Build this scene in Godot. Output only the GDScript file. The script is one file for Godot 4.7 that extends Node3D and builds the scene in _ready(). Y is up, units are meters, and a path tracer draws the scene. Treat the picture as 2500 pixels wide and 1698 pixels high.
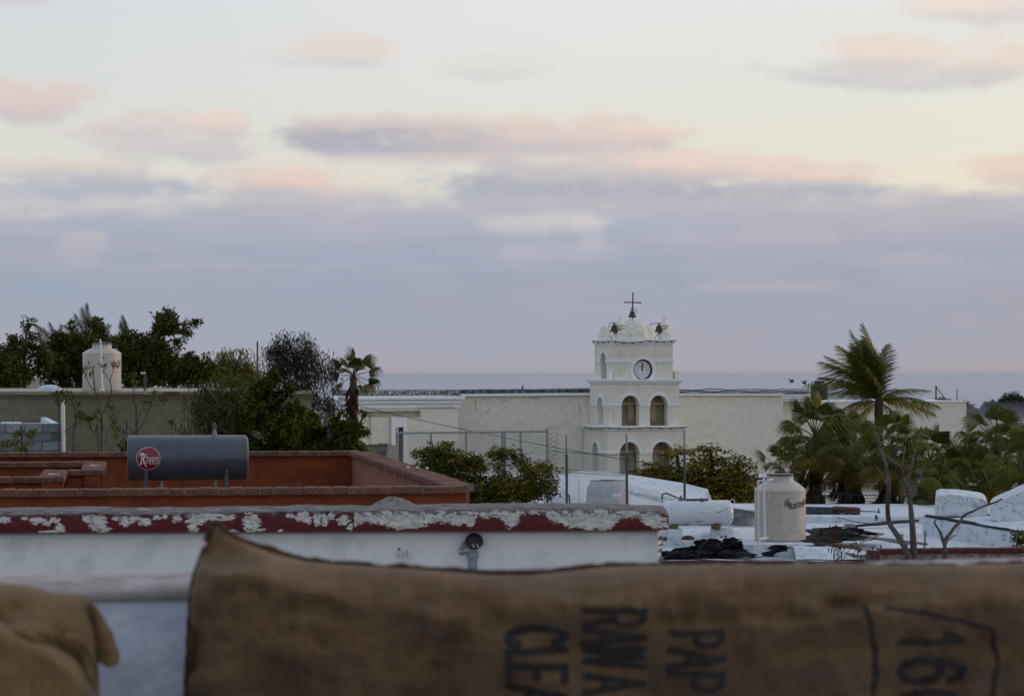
extends Node3D

# ---------------------------------------------------------------- helpers
const F := 5881.0
var eye := Vector3(0, 12, 0)
var look := Basis(Vector3.RIGHT, 0.00986)
var rng := RandomNumberGenerator.new()
var taken := {}
var kept := {}
var fn := FastNoiseLite.new()


# a shape under construction: triangles with normals, uv and colours
class Shape:
	var v := PackedVector3Array()
	var n := PackedVector3Array()
	var t := PackedVector2Array()
	var c := PackedColorArray()
	var col := Color.WHITE

	func vert(p: Vector3, nn: Vector3, uv := Vector2.ZERO) -> void:
		v.append(p)
		n.append(nn)
		t.append(uv)
		c.append(col)

	func tri(a: Vector3, b: Vector3, d: Vector3, ua := Vector2.ZERO, ub := Vector2.ZERO, ud := Vector2.ZERO) -> void:
		var nn := (b - a).cross(d - a).normalized()
		vert(a, nn, ua)
		vert(d, nn, ud)
		vert(b, nn, ub)

	func quad(a: Vector3, b: Vector3, d: Vector3, e: Vector3, u0 := Vector2(0, 1), u1 := Vector2(1, 0)) -> void:
		tri(a, b, d, Vector2(u0.x, u0.y), Vector2(u1.x, u0.y), Vector2(u1.x, u1.y))
		tri(a, d, e, Vector2(u0.x, u0.y), Vector2(u1.x, u1.y), Vector2(u0.x, u1.y))

	func box(xf: Transform3D, s: Vector3, bevel := 0.0) -> void:
		var h := s * 0.5
		var b := minf(bevel, minf(h.x, minf(h.y, h.z)) * 0.6)
		var axes := [Vector3(1, 0, 0), Vector3(0, 1, 0), Vector3(0, 0, 1)]
		for k in 3:
			for sg in [1.0, -1.0]:
				var w: Vector3 = axes[k] * sg
				var p: Vector3 = axes[(k + 1) % 3] * sg
				var q: Vector3 = axes[(k + 2) % 3]
				var c0 := w * h
				var pp := p.abs() * h - p.abs() * b
				var qq := q * h - q * b
				var pu: Vector3 = pp * sg
				quad(xf * (c0 - pu - qq), xf * (c0 + pu - qq), xf * (c0 + pu + qq), xf * (c0 - pu + qq))
		if b <= 0.0:
			return
		for k in 3:
			var a1: Vector3 = axes[(k + 1) % 3]
			var a2: Vector3 = axes[(k + 2) % 3]
			var l: Vector3 = axes[k] * (h - Vector3(b, b, b))
			for s1 in [1.0, -1.0]:
				for s2 in [1.0, -1.0]:
					var e1: Vector3 = a1 * h * s1 + a2 * (h - Vector3(b, b, b)) * s2
					var e2: Vector3 = a1 * (h - Vector3(b, b, b)) * s1 + a2 * h * s2
					if s1 * s2 > 0:
						quad(xf * (e1 - l), xf * (e2 - l) , xf * (e2 + l), xf * (e1 + l))
					else:
						quad(xf * (e2 - l), xf * (e1 - l), xf * (e1 + l), xf * (e2 + l))
		for sx in [1.0, -1.0]:
			for sy in [1.0, -1.0]:
				for sz in [1.0, -1.0]:
					var sg3 := Vector3(sx, sy, sz)
					var i := h - Vector3(b, b, b)
					var px := Vector3(h.x, i.y, i.z) * sg3
					var py := Vector3(i.x, h.y, i.z) * sg3
					var pz := Vector3(i.x, i.y, h.z) * sg3
					if sx * sy * sz > 0:
						tri(xf * px, xf * py, xf * pz)
					else:
						tri(xf * px, xf * pz, xf * py)

	# pts: centre line; rad: radius at each point
	func tube(pts: Array, rad: Array, sides := 8, caps := true) -> void:
		var rings := []
		var norms := []
		var up := Vector3(0.13, 0.97, 0.21).normalized()
		for i in pts.size():
			var d: Vector3 = (pts[mini(i + 1, pts.size() - 1)] - pts[maxi(i - 1, 0)]).normalized()
			var side := d.cross(up)
			if side.length() < 0.05:
				side = d.cross(Vector3(1, 0, 0.3))
			side = side.normalized()
			up = side.cross(d).normalized()
			var ring := []
			var nr := []
			for k in sides:
				var a := TAU * k / sides
				var o := side * cos(a) + up * sin(a)
				nr.append(o)
				ring.append(pts[i] + o * rad[mini(i, rad.size() - 1)])
			rings.append(ring)
			norms.append(nr)
		for i in pts.size() - 1:
			for k in sides:
				var k2 := (k + 1) % sides
				var u0 := Vector2(float(k) / sides, float(i))
				for q in [[i, k], [i + 1, k2], [i + 1, k], [i, k], [i, k2], [i + 1, k2]]:
					vert(rings[q[0]][q[1]], norms[q[0]][q[1]], u0)
		if caps:
			var e := pts.size() - 1
			for k in sides:
				var k2 := (k + 1) % sides
				tri(pts[0], rings[0][k], rings[0][k2])
				tri(pts[e], rings[e][k2], rings[e][k])

	# profile of (radius, height) from bottom to top, turned round the y axis of xf
	func lathe(profile: Array, segs := 24, xf := Transform3D(), crease := 0.6, arc := TAU) -> void:
		var m := profile.size()
		var sn := []
		for i in m - 1:
			var d: Vector2 = profile[i + 1] - profile[i]
			sn.append(Vector2(d.y, -d.x).normalized())
		for i in m - 1:
			var n0: Vector2 = sn[i]
			var n1: Vector2 = sn[i]
			if i > 0 and absf(n0.angle_to(sn[i - 1])) < crease:
				n0 = (n0 + sn[i - 1]).normalized()
			if i < m - 2 and absf(n1.angle_to(sn[i + 1])) < crease:
				n1 = (n1 + sn[i + 1]).normalized()
			for k in segs:
				var a := arc * k / segs
				var b := arc * (k + 1) / segs
				var da := Vector3(cos(a), 0, sin(a))
				var db := Vector3(cos(b), 0, sin(b))
				var p0: Vector2 = profile[i]
				var p1: Vector2 = profile[i + 1]
				var ps := [da * p0.x + Vector3.UP * p0.y, db * p0.x + Vector3.UP * p0.y, db * p1.x + Vector3.UP * p1.y, da * p1.x + Vector3.UP * p1.y]
				var ns := [da * n0.x + Vector3.UP * n0.y, db * n0.x + Vector3.UP * n0.y, db * n1.x + Vector3.UP * n1.y, da * n1.x + Vector3.UP * n1.y]
				var us := [Vector2(float(k) / segs, 0), Vector2(float(k + 1) / segs, 0), Vector2(float(k + 1) / segs, 1), Vector2(float(k) / segs, 1)]
				for j in ([0, 1, 2, 0, 2, 3] if p0.x > 0.0001 and p1.x > 0.0001 else ([0, 1, 2] if p1.x <= 0.0001 else [0, 2, 3])):
					vert(xf * ps[j], (xf.basis * ns[j]).normalized(), us[j])

	# a smooth sheet; f(u, v) gives its points; its normal is du x dv, or the opposite when flip is set
	func sheet(nu: int, nv: int, f: Callable, flip := false, flat := false) -> void:
		var p := []
		for j in nv + 1:
			for i in nu + 1:
				p.append(f.call(float(i) / nu, float(j) / nv))
		var w := nu + 1
		var ns := []
		for j in nv + 1:
			for i in nu + 1:
				var du: Vector3 = p[j * w + mini(i + 1, nu)] - p[j * w + maxi(i - 1, 0)]
				var dv: Vector3 = p[mini(j + 1, nv) * w + i] - p[maxi(j - 1, 0) * w + i]
				var nn := du.cross(dv).normalized()
				ns.append(-nn if flip else nn)
		for j in nv:
			for i in nu:
				var q := [j * w + i, j * w + i + 1, (j + 1) * w + i + 1, (j + 1) * w + i]
				if flip:
					q = [q[0], q[3], q[2], q[1]]
				if flat:
					quad(p[q[0]], p[q[1]], p[q[2]], p[q[3]])
					continue
				for k in [0, 2, 1, 0, 3, 2]:
					var at: int = q[k]
					vert(p[at], ns[at], Vector2(float(at % w) / nu, float(at / w) / nv))

	func add(m: Shape, xf := Transform3D()) -> void:
		for i in m.v.size():
			v.append(xf * m.v[i])
			n.append((xf.basis * m.n[i]).normalized())
		t.append_array(m.t)
		c.append_array(m.c)

	func mesh() -> ArrayMesh:
		var a := []
		a.resize(Mesh.ARRAY_MAX)
		a[Mesh.ARRAY_VERTEX] = v
		a[Mesh.ARRAY_NORMAL] = n
		a[Mesh.ARRAY_TEX_UV] = t
		a[Mesh.ARRAY_COLOR] = c
		var m := ArrayMesh.new()
		m.add_surface_from_arrays(Mesh.PRIMITIVE_TRIANGLES, a)
		return m


# the place that stands at photo pixel (px, py), d metres ahead
func at(px: float, py: float, d: float) -> Vector3:
	var r := look * Vector3((px - 1250.0) / F, (849.0 - py) / F, -1.0)
	return eye + r * (d / -r.z)


func ground_y(d: float) -> float:
	if d < 40.0:
		return 5.0
	if d < 150.0:
		return lerpf(5.0, 2.0, (d - 40.0) / 110.0)
	if d < 300.0:
		return lerpf(2.0, 0.0, (d - 150.0) / 150.0)
	return lerpf(0.0, -30.0, (d - 300.0) / 2500.0)


func numbered(called: String) -> String:
	taken[called] = taken.get(called, -1) + 1
	return called if taken[called] == 0 else "%s_%03d" % [called, taken[called]]


func tag(o: Node3D, label: String, category := "", group := "", kind := "") -> void:
	if label:
		o.set_meta("label", label)
	if category:
		o.set_meta("category", category)
	if group:
		o.set_meta("group", group)
	if kind:
		o.set_meta("kind", kind)


func thing(called: String, label: String, category: String, where := Vector3.ZERO, turn := 0.0, group := "") -> Node3D:
	var o := Node3D.new()
	o.name = numbered(called)
	add_child(o)
	o.transform = Transform3D(Basis(Vector3.UP, turn), where)
	tag(o, label, category, group)
	return o


func part(parent: Node, called: String, s, m: Material, xf := Transform3D()) -> MeshInstance3D:
	var o := MeshInstance3D.new()
	o.name = numbered(called) if parent == self else called
	o.mesh = s.mesh() if s is Shape else s
	o.material_override = m
	parent.add_child(o, true)
	o.transform = xf
	return o


func solo(called: String, s, m: Material, label: String, category: String, group := "", kind := "") -> MeshInstance3D:
	var o := part(self, called, s, m)
	tag(o, label, category, group, kind)
	return o


func lin(r: float, g: float, b: float) -> Color:
	return Color(r, g, b).linear_to_srgb()


func mat(key: String, c: Color, rough := 0.85, metal := 0.0) -> StandardMaterial3D:
	if not kept.has(key):
		var m := StandardMaterial3D.new()
		m.resource_name = key
		m.albedo_color = c
		m.roughness = rough
		m.metallic = metal
		kept[key] = m
	return kept[key]


func noise_tex(seed_: int, freq: float, oct: int, c1: Color, c2: Color, lo := 0.25, hi := 0.75, size := 512, ridged := false) -> NoiseTexture2D:
	var n := FastNoiseLite.new()
	n.seed = seed_
	n.noise_type = FastNoiseLite.TYPE_SIMPLEX_SMOOTH
	n.frequency = freq
	n.fractal_type = FastNoiseLite.FRACTAL_RIDGED if ridged else FastNoiseLite.FRACTAL_FBM
	n.fractal_octaves = oct
	n.fractal_gain = 0.6
	var t := NoiseTexture2D.new()
	t.width = size
	t.height = size
	t.seamless = true
	t.noise = n
	var g := Gradient.new()
	g.offsets = PackedFloat32Array([lo, hi])
	g.colors = PackedColorArray([c1, c2])
	t.color_ramp = g
	return t


# a mottled surface: colours c1 to c2 (linear), one tile of the pattern every `metres`
func surf(key: String, c1: Color, c2: Color, metres: float, rough := 0.9, bump := 0.0, seed_ := 1, world := true, lo := 0.25, hi := 0.75, freq := 0.012) -> StandardMaterial3D:
	if kept.has(key):
		return kept[key]
	var m := mat(key, Color.WHITE, rough)
	m.albedo_texture = noise_tex(seed_, freq, 6, c1.linear_to_srgb(), c2.linear_to_srgb(), lo, hi)
	m.uv1_triplanar = true
	m.uv1_world_triplanar = world
	m.uv1_scale = Vector3.ONE / metres
	if bump > 0.0:
		m.heightmap_enabled = true
		m.heightmap_scale = bump
		m.heightmap_texture = rough_map()
	return m


func rough_map() -> Texture2D:
	if not kept.has("rough map"):
		kept["rough map"] = noise_tex(77, 0.03, 6, Color.BLACK, Color.WHITE, 0.1, 0.9)
	return kept["rough map"]


func fbm(x: float, y: float) -> float:
	return fn.get_noise_2d(x, y)


func piece(o: Shape, a: Vector3, b: Vector3, h: float, th: float, bevel := 0.0) -> void:
	o.box(between(a, b, h, th), Vector3((b - a).length(), h, th), bevel)


# where a box stands whose top front edge runs from a to b (left to right), h high, th deep
func between(a: Vector3, b: Vector3, h: float, th: float) -> Transform3D:
	var x := (b - a).normalized()
	var z := x.cross(Vector3.UP).normalized()
	var y := z.cross(x)
	return Transform3D(Basis(x, y, z), (a + b) * 0.5 - y * h * 0.5 - z * th * 0.5)


func sagging(a: Vector3, b: Vector3, sag: float, n := 16) -> Array:
	var p := []
	for i in n + 1:
		var u := float(i) / n
		p.append(a.lerp(b, u) - Vector3.UP * sag * 4.0 * u * (1.0 - u))
	return p


func along(dir: Vector3, roll := 0.0) -> Basis:
	var z := dir.normalized()
	var up := Vector3.UP if absf(z.y) < 0.95 else Vector3(1, 0, 0.2)
	var x := up.cross(z).normalized()
	return Basis(x, z.cross(x), z) * Basis(Vector3(0, 0, 1), roll)


# a wall panel in the plane z = 0 .. -th with openings [x0, x1, lower(x), upper(x), steps]
func panel(o: Shape, xf: Transform3D, x0: float, x1: float, y0: float, y1: float, th: float, holes: Array) -> void:
	var at_x := x0
	for h in holes:
		if h[0] > at_x:
			o.box(xf * Transform3D(Basis(), Vector3((at_x + h[0]) / 2, (y0 + y1) / 2, -th / 2)), Vector3(h[0] - at_x, y1 - y0, th))
		var n: int = h[4]
		for i in n:
			var a: float = lerpf(h[0], h[1], float(i) / n)
			var b: float = lerpf(h[0], h[1], float(i + 1) / n)
			for half in 2:
				var ya: float = h[2 + half].call(a)
				var yb: float = h[2 + half].call(b)
				var e: float = y1 if half else y0
				if absf(ya - e) < 0.001 and absf(yb - e) < 0.001:
					continue
				var f := [Vector3(a, ya, 0), Vector3(b, yb, 0), Vector3(b, e, 0), Vector3(a, e, 0)]
				var back := Vector3(0, 0, -th)
				if half:
					o.quad(xf * f[0], xf * f[1], xf * f[2], xf * f[3])
					o.quad(xf * (f[3] + back), xf * (f[2] + back), xf * (f[1] + back), xf * (f[0] + back))
					o.quad(xf * (f[0] + back), xf * (f[1] + back), xf * f[1], xf * f[0])
					o.quad(xf * f[3], xf * f[2], xf * (f[2] + back), xf * (f[3] + back))
				else:
					o.quad(xf * f[3], xf * f[2], xf * f[1], xf * f[0])
					o.quad(xf * (f[0] + back), xf * (f[1] + back), xf * (f[2] + back), xf * (f[3] + back))
					o.quad(xf * f[0], xf * f[1], xf * (f[1] + back), xf * (f[0] + back))
		at_x = h[1]
	if x1 > at_x:
		o.box(xf * Transform3D(Basis(), Vector3((at_x + x1) / 2, (y0 + y1) / 2, -th / 2)), Vector3(x1 - at_x, y1 - y0, th))


func arch(cx: float, w: float, sill: float, spring: float, rise := -1.0) -> Array:
	var r := w / 2
	var up := r if rise < 0 else rise
	return [cx - r, cx + r, func(_x): return sill, func(x): return spring + up * sqrt(maxf(0.0, 1.0 - pow((x - cx) / r, 2.0))), 12]


# a flat band round an arch, proud of the wall by d
func arch_band(o: Shape, xf: Transform3D, cx: float, w: float, spring: float, band: float, d: float) -> void:
	var n := 14
	var r := w / 2
	for i in n:
		var a := PI * i / n
		var b := PI * (i + 1) / n
		var p := []
		for rr in [r, r + band]:
			for an in [a, b]:
				p.append(Vector3(cx - cos(an) * rr, spring + sin(an) * rr, d))
		var k := Vector3(0, 0, -d)
		o.quad(xf * p[0], xf * p[1], xf * p[3], xf * p[2])
		o.quad(xf * p[2], xf * p[3], xf * (p[3] + k), xf * (p[2] + k))
		o.quad(xf * (p[0] + k), xf * (p[1] + k), xf * p[1], xf * p[0])


# lettering as a thin solid, its points moved by `bend`
func letters(text: String, size: float, bold: bool, bend: Callable, font := "Droid Sans", depth := 0.002) -> Shape:
	var f := SystemFont.new()
	f.font_names = PackedStringArray([font])
	f.font_weight = 700 if bold else 400
	var t := TextMesh.new()
	t.font = f
	t.text = text
	t.font_size = 64
	t.pixel_size = size / 64.0
	t.depth = depth
	t.curve_step = 1.0
	var arr := t.get_mesh_arrays()
	var o := Shape.new()
	var vs: PackedVector3Array = arr[Mesh.ARRAY_VERTEX]
	var ix: PackedInt32Array = arr[Mesh.ARRAY_INDEX]
	for i in range(0, ix.size(), 3):
		var a: Vector3 = bend.call(vs[ix[i]])
		var b: Vector3 = bend.call(vs[ix[i + 1]])
		var d: Vector3 = bend.call(vs[ix[i + 2]])
		o.tri(a, d, b)
	return o


# ---------------------------------------------------------------- air and light
# clouds: place and size across the horizon and above it (in 1/5465 of a radian, 843 is the horizon), colour, strength
const CLOUDS := [
	[880, 318, 270, 50, 176, 174, 188, 0.95], [1120, 322, 260, 50, 198, 188, 191, 0.85], [1340, 312, 240, 46, 224, 204, 196, 0.85], [1485, 306, 80, 36, 240, 206, 192, 0.75], [1000, 275, 330, 18, 236, 214, 200, 0.45], [1100, 362, 420, 14, 234, 214, 200, 0.5],
	[1200, 420, 250, 52, 172, 177, 193, 0.95], [1500, 398, 270, 50, 206, 195, 195, 0.9], [1630, 378, 210, 36, 238, 212, 196, 0.85], [1850, 408, 150, 34, 232, 206, 194, 0.8], [1610, 448, 430, 40, 186, 182, 192, 0.85], [1760, 440, 240, 30, 176, 178, 192, 0.8],
	[1320, 432, 340, 44, 172, 175, 190, 0.8], [140, 468, 300, 26, 184, 187, 199, 0.65],
	[640, 440, 180, 48, 214, 196, 193, 0.85], [655, 415, 75, 36, 242, 204, 188, 0.6], [810, 435, 70, 36, 230, 204, 192, 0.6], [100, 393, 220, 28, 220, 202, 196, 0.75], [210, 430, 240, 36, 174, 180, 196, 0.9], [60, 440, 160, 30, 182, 186, 200, 0.7],
	[390, 318, 200, 56, 214, 204, 203, 0.75], [500, 285, 70, 34, 236, 208, 198, 0.65], [310, 300, 110, 24, 216, 202, 202, 0.5], [450, 345, 110, 30, 206, 198, 203, 0.5], [50, 240, 150, 50, 224, 200, 194, 0.85], [780, 122, 100, 38, 233, 213, 198, 0.7], [680, 130, 90, 20, 222, 216, 212, 0.5],
	[2020, 130, 140, 44, 238, 218, 205, 0.8], [1900, 168, 160, 32, 212, 208, 208, 0.75], [2250, 150, 160, 52, 236, 214, 200, 0.75], [2090, 190, 170, 32, 212, 206, 206, 0.7], [2230, 28, 200, 42, 238, 218, 205, 0.7], [2330, 395, 120, 44, 236, 206, 190, 0.8],
	[20, 8, 120, 26, 216, 206, 208, 0.5], [1110, 152, 140, 30, 222, 220, 210, 0.5], [-400, 300, 300, 60, 200, 190, 194, 0.8], [2800, 300, 300, 60, 214, 200, 194, 0.7],
]
const GAPS := [[1225, 508, 130, 26, 224, 216, 208, 0.8], [1335, 530, 34, 36, 220, 213, 207, 0.5], [1740, 652, 210, 12, 190, 182, 184, 0.6], [255, 468, 60, 22, 214, 213, 208, 0.6], [60, 470, 90, 10, 206, 206, 206, 0.6], [185, 570, 60, 46, 196, 188, 194, 0.6], [1700, 560, 300, 30, 178, 176, 190, 0.5], [1280, 575, 200, 22, 196, 190, 196, 0.5], [2150, 620, 200, 40, 178, 175, 188, 0.4], [700, 620, 500, 18, 160, 167, 186, 0.5]]


func stop(list: Array, y: float) -> Vector3:
	for i in list.size() - 1:
		if y < list[i + 1][0]:
			return list[i][1].lerp(list[i + 1][1], clampf((y - list[i][0]) / (list[i + 1][0] - list[i][0]), 0.0, 1.0))
	return list[-1][1]


func puff(c: Vector3, k: Array, sx: float, y: float, wob: float, share := 1.0) -> Vector3:
	var dx: float = (sx - k[0]) / k[2]
	var dy: float = (y - k[1]) / k[3]
	var r := dx * dx + dy * dy
	if r > 4.4:
		return c
	# flat below, billowing above
	var m := 1.0 - r * (1.15 if dy > 0 else 0.9) + wob * (1.0 if dy < 0.2 else 0.6)
	var s := smoothstep(-0.6, 0.75, m) * float(k[7]) * share
	var own := Vector3(k[4], k[5], k[6])
	own = own.lerp(Vector3(233, 213, 201), clampf(-dy * 0.75 + wob * 0.3 - 0.2, 0.0, 0.42)).lerp(Vector3(180, 180, 194), clampf(dy * 0.7 - wob * 0.2, 0.0, 0.6))
	return c.lerp(own, s)


func sky_at(az: float, el: float) -> Color:
	var sx := 1161.5 + (tan(az) if absf(az) < 0.35 else signf(az) * (0.365 + (absf(az) - 0.35) * 1.13)) * 5465.0
	var y := 843.0 - tan(minf(el, 1.5)) * 5465.0
	var deg := rad_to_deg(el)
	var c: Vector3
	var side := clampf(sx / 2323.0, 0.0, 1.0)
	if deg > 8.9:
		c = stop([[8.9, Vector3(212, 218, 224).lerp(Vector3(231, 229, 226), side)], [20.0, Vector3(208, 215, 224)], [38.0, Vector3(194, 205, 221)], [90.0, Vector3(170, 185, 210)]], deg)
		if deg < 60.0:
			var w := fbm(az * 260.0 + 80.0, el * 700.0)
			c = c.lerp(Vector3(200, 194, 198), smoothstep(0.12, 0.6, w) * 0.5 * smoothstep(8.9, 13.0, deg))
	else:
		var l := stop([[0.0, Vector3(212, 218, 224)], [200.0, Vector3(215, 220, 217)], [300.0, Vector3(220, 221, 212)], [420.0, Vector3(221, 219, 208)], [600.0, Vector3(216, 211, 206)]], y)
		var m := stop([[0.0, Vector3(227, 228, 228)], [200.0, Vector3(226, 226, 220)], [300.0, Vector3(226, 224, 212)], [420.0, Vector3(226, 220, 207)], [600.0, Vector3(218, 210, 204)]], y)
		var r := stop([[0.0, Vector3(231, 229, 226)], [200.0, Vector3(231, 229, 216)], [320.0, Vector3(233, 229, 210)], [440.0, Vector3(240, 227, 203)], [600.0, Vector3(230, 214, 198)]], y)
		c = l.lerp(m, minf(1.0, side * 2.0)).lerp(r, maxf(0.0, side * 2.0 - 1.0))
		var wob := fbm(sx * 0.55, y * 1.3) * 1.25 + fbm(sx * 1.5 + 300.0, y * 5.4) * 0.6 + fbm(sx * 3.4 + 700.0, y * 8.0) * 0.16
		for k in CLOUDS:
			c = puff(c, k, sx, y, wob)
		# the long grey bank over the sea
		var bank := stop([[440.0, Vector3(194, 188, 195)], [500.0, Vector3(177, 178, 193)], [560.0, Vector3(166, 170, 187)], [650.0, Vector3(161, 166, 182)], [740.0, Vector3(160, 164, 179)], [800.0, Vector3(164, 163, 176)], [830.0, Vector3(168, 163, 173)], [845.0, Vector3(167, 162, 172)]], y)
		bank = bank.lerp(bank + Vector3(-4, 0, 0), (1.0 - side) * 0.9)
		bank = bank.lerp(bank + Vector3(2, 0, -2), smoothstep(0.6, 1.0, side))
		bank += Vector3(4, 2, 2) * fbm(sx * 0.35 + 900.0, y * 2.4) * 1.6 + Vector3(2, 0, -1) * fbm(sx * 0.2 + 50.0, y * 0.7) * 3.0
		var top := 440.0 + 10.0 * sin(sx * 0.0046 + 1.1) + 9.0 * exp(-maxf(sx - 300.0, 0.0) / 160.0) - fbm(sx * 0.32 + 40.0, y * 1.4) * 46.0 - fbm(sx * 1.1 + 77.0, y * 4.5) * 20.0
		var b := smoothstep(top - 24.0, top + 46.0, y)
		c = c.lerp(bank, b * 0.97)
		for k in GAPS:
			c = puff(c, k, sx, y, wob, 0.62)
		var grey := (c.x + c.y + c.z) / 3.0
		c = c.lerp(Vector3(grey, grey, grey), 0.16 * smoothstep(520.0, 420.0, y))
	# the light comes from the right, low; the far side of the sky is already dusky
	var dir := Vector3(sin(az) * cos(el), sin(el), -cos(az) * cos(el))
	var off := rad_to_deg(dir.angle_to(Vector3(0.68, 0.09, -0.73)))
	var dusk := smoothstep(55.0, 150.0, off)
	c = c.lerp(Vector3(c.x * 0.90, c.y * 0.93, c.z * 0.965), dusk)
	c = c / 255.0
	return Color(c.x, c.y, c.z).srgb_to_linear()


func make_sky() -> Image:
	fn.seed = 11
	fn.noise_type = FastNoiseLite.TYPE_SIMPLEX_SMOOTH
	fn.frequency = 0.008
	fn.fractal_octaves = 5
	var w := 4096
	var h := 2048
	var im := Image.create(512, 256, false, Image.FORMAT_RGBF)
	for j in 256:
		for i in 512:
			var el := PI / 2 - (j + 0.5) / 256.0 * PI
			if el < -0.06:
				im.set_pixel(i, j, Color(0.37, 0.355, 0.405))
			else:
				im.set_pixel(i, j, sky_at(wrapf((i + 0.5) / 512.0 * TAU, -PI, PI), maxf(el, 0.0)))
	im.resize(w, h, Image.INTERPOLATE_CUBIC)
	# the clear detail of the clouds low over the sea
	for j in range(h / 2 - 168, h / 2 + 40):
		var el := PI / 2 - (j + 0.5) / h * PI
		for k in range(-230, 230):
			var i := posmod(k, w)
			var f := smoothstep(230.0, 190.0, absf(k + 0.5)) * smoothstep(h / 2 - 168.0, h / 2 - 140.0, j)
			if f <= 0.0:
				continue
			var col := sky_at((k + 0.5) / w * TAU, maxf(el, 0.0))
			im.set_pixel(i, j, im.get_pixel(i, j).lerp(col, f))
	return im


func _ready() -> void:
	rng.seed = 20240
	var cam := Camera3D.new()
	cam.name = "camera"
	add_child(cam)
	cam.transform = Transform3D(look, eye)
	cam.near = 0.1
	cam.far = 120000.0
	var lens := CameraAttributesPhysical.new()
	lens.frustum_focal_length = 83.12
	lens.frustum_focus_distance = 70.0
	lens.exposure_aperture = 12.0
	lens.frustum_near = 0.1
	lens.frustum_far = 120000.0
	cam.attributes = lens
	cam.fov = 16.43
	cam.current = true

	var env := Environment.new()
	env.background_mode = Environment.BG_SKY
	var sky := Sky.new()
	var pano := PanoramaSkyMaterial.new()
	pano.panorama = ImageTexture.create_from_image(make_sky())
	sky.sky_material = pano
	env.sky = sky
	env.background_energy_multiplier = 1.0
	env.tonemap_mode = Environment.TONE_MAPPER_LINEAR
	env.tonemap_exposure = 1.0
	env.sdfgi_enabled = true
	env.ssao_enabled = true
	env.ssil_enabled = true
	env.fog_enabled = FOG > 0.0
	env.fog_density = FOG
	env.fog_light_color = Color(0.80, 0.82, 0.88)
	env.volumetric_fog_enabled = true
	env.volumetric_fog_density = 0.0
	var we := WorldEnvironment.new()
	we.name = "environment"
	we.environment = env
	add_child(we)

	var sun := DirectionalLight3D.new()
	sun.name = "sun"
	sun.light_color = Color(1.0, 0.80, 0.64)
	sun.light_energy = 0.3
	sun.light_angular_distance = 12.0
	sun.shadow_enabled = true
	add_child(sun)
	sun.look_at_from_position(Vector3(0.90, 0.2, -0.40) * 100.0, Vector3.ZERO)

	build_land()
	build_church()
	build_left_house()
	build_orange_house()
	build_right_roofs()
	build_white_wall()
	build_terrace()
	build_tanks()
	build_fence()
	build_trees()
	build_palms()
	build_small_things()


const FOG := 0.000004


# ---------------------------------------------------------------- land and sea
func build_land() -> void:
	var g := Shape.new()
	var rows := [60.0, 0.0, -20.0, -40.0, -70.0, -100.0, -150.0, -220.0, -300.0, -500.0, -900.0, -1500.0, -2200.0, -2900.0]
	for j in rows.size() - 1:
		for i in 20:
			var c := []
			for q in [[i, j], [i + 1, j], [i + 1, j + 1], [i, j + 1]]:
				var z: float = rows[q[1]]
				c.append(Vector3((q[0] / 20.0 - 0.5) * (300.0 + absf(z) * 2.0), ground_y(-z), z))
			g.quad(c[0], c[1], c[2], c[3])
	var o := part(self, "ground", g, surf("dusty earth", Color(0.16, 0.13, 0.09), Color(0.26, 0.22, 0.16), 9.0, 0.95, 2.0, 3))
	tag(o, "dusty town ground under the houses", "", "", "structure")
	var s := Shape.new()
	var far := [2300.0, 4000.0, 8000.0, 16000.0, 32000.0, 64000.0]
	for j in far.size() - 1:
		var a: float = far[j]
		var b: float = far[j + 1]
		s.quad(Vector3(-a, -28, -a), Vector3(a, -28, -a), Vector3(b, -28, -b), Vector3(-b, -28, -b))
	var w := mat("sea water", lin(0.15, 0.20, 0.29), 0.3)
	w.metallic_specular = 0.25
	w.normal_enabled = true
	var nt := NoiseTexture2D.new()
	nt.width = 512
	nt.height = 512
	nt.seamless = true
	nt.as_normal_map = true
	nt.bump_strength = 5.0
	var nn := FastNoiseLite.new()
	nn.seed = 5
	nn.frequency = 0.02
	nn.fractal_octaves = 4
	nt.noise = nn
	w.normal_texture = nt
	w.normal_scale = 0.2
	w.albedo_color = Color.WHITE
	w.albedo_texture = noise_tex(6, 0.008, 5, lin(0.14, 0.175, 0.275), lin(0.21, 0.235, 0.335), 0.2, 0.8)  # paler than real water: haze over the sea is in the colour
	w.uv1_triplanar = true
	w.uv1_world_triplanar = true
	w.uv1_scale = Vector3(1.0 / 2600.0, 1.0 / 500.0, 1.0 / 500.0)
	o = part(self, "sea", s, w)
	tag(o, "calm lavender sea reaching the horizon", "", "", "structure")
	# low haze lying over the coastal plain
	var fm := FogMaterial.new()
	fm.density = 0.0009
	fm.albedo = Color(0.86, 0.88, 0.92)
	var haze := FogVolume.new()
	haze.name = "coastal_haze"
	haze.shape = RenderingServer.FOG_VOLUME_SHAPE_BOX
	haze.size = Vector3(900, 16.0, 650)
	haze.material = fm
	add_child(haze)
	haze.position = Vector3(330, -9.0, -920)
	tag(haze, "thin evening haze low over the coastal plain", "", "", "stuff")
	# the far hill at the left
	var h := Shape.new()
	h.sheet(60, 14, func(u, v):
		var d = 2500.0 + 500.0 * v
		var x := lerpf(-1500.0, -395.0, u)
		var up := 55.0 * sin(minf(v, 0.5) * PI) * smoothstep(0.0, 0.35, 1.0 - u) * (0.92 + 0.16 * sin(u * 19.0) + fbm(u * 400.0, v * 120.0) * 0.3)
		return Vector3(x, -26.0 + up * 1.24, -d), false)
	o = part(self, "hill", h, surf("far scrub", Color(0.10, 0.11, 0.10), Color(0.17, 0.17, 0.16), 120.0, 1.0, 0.0, 8))
	tag(o, "low hazy hill beyond the trees", "", "", "structure")


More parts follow.
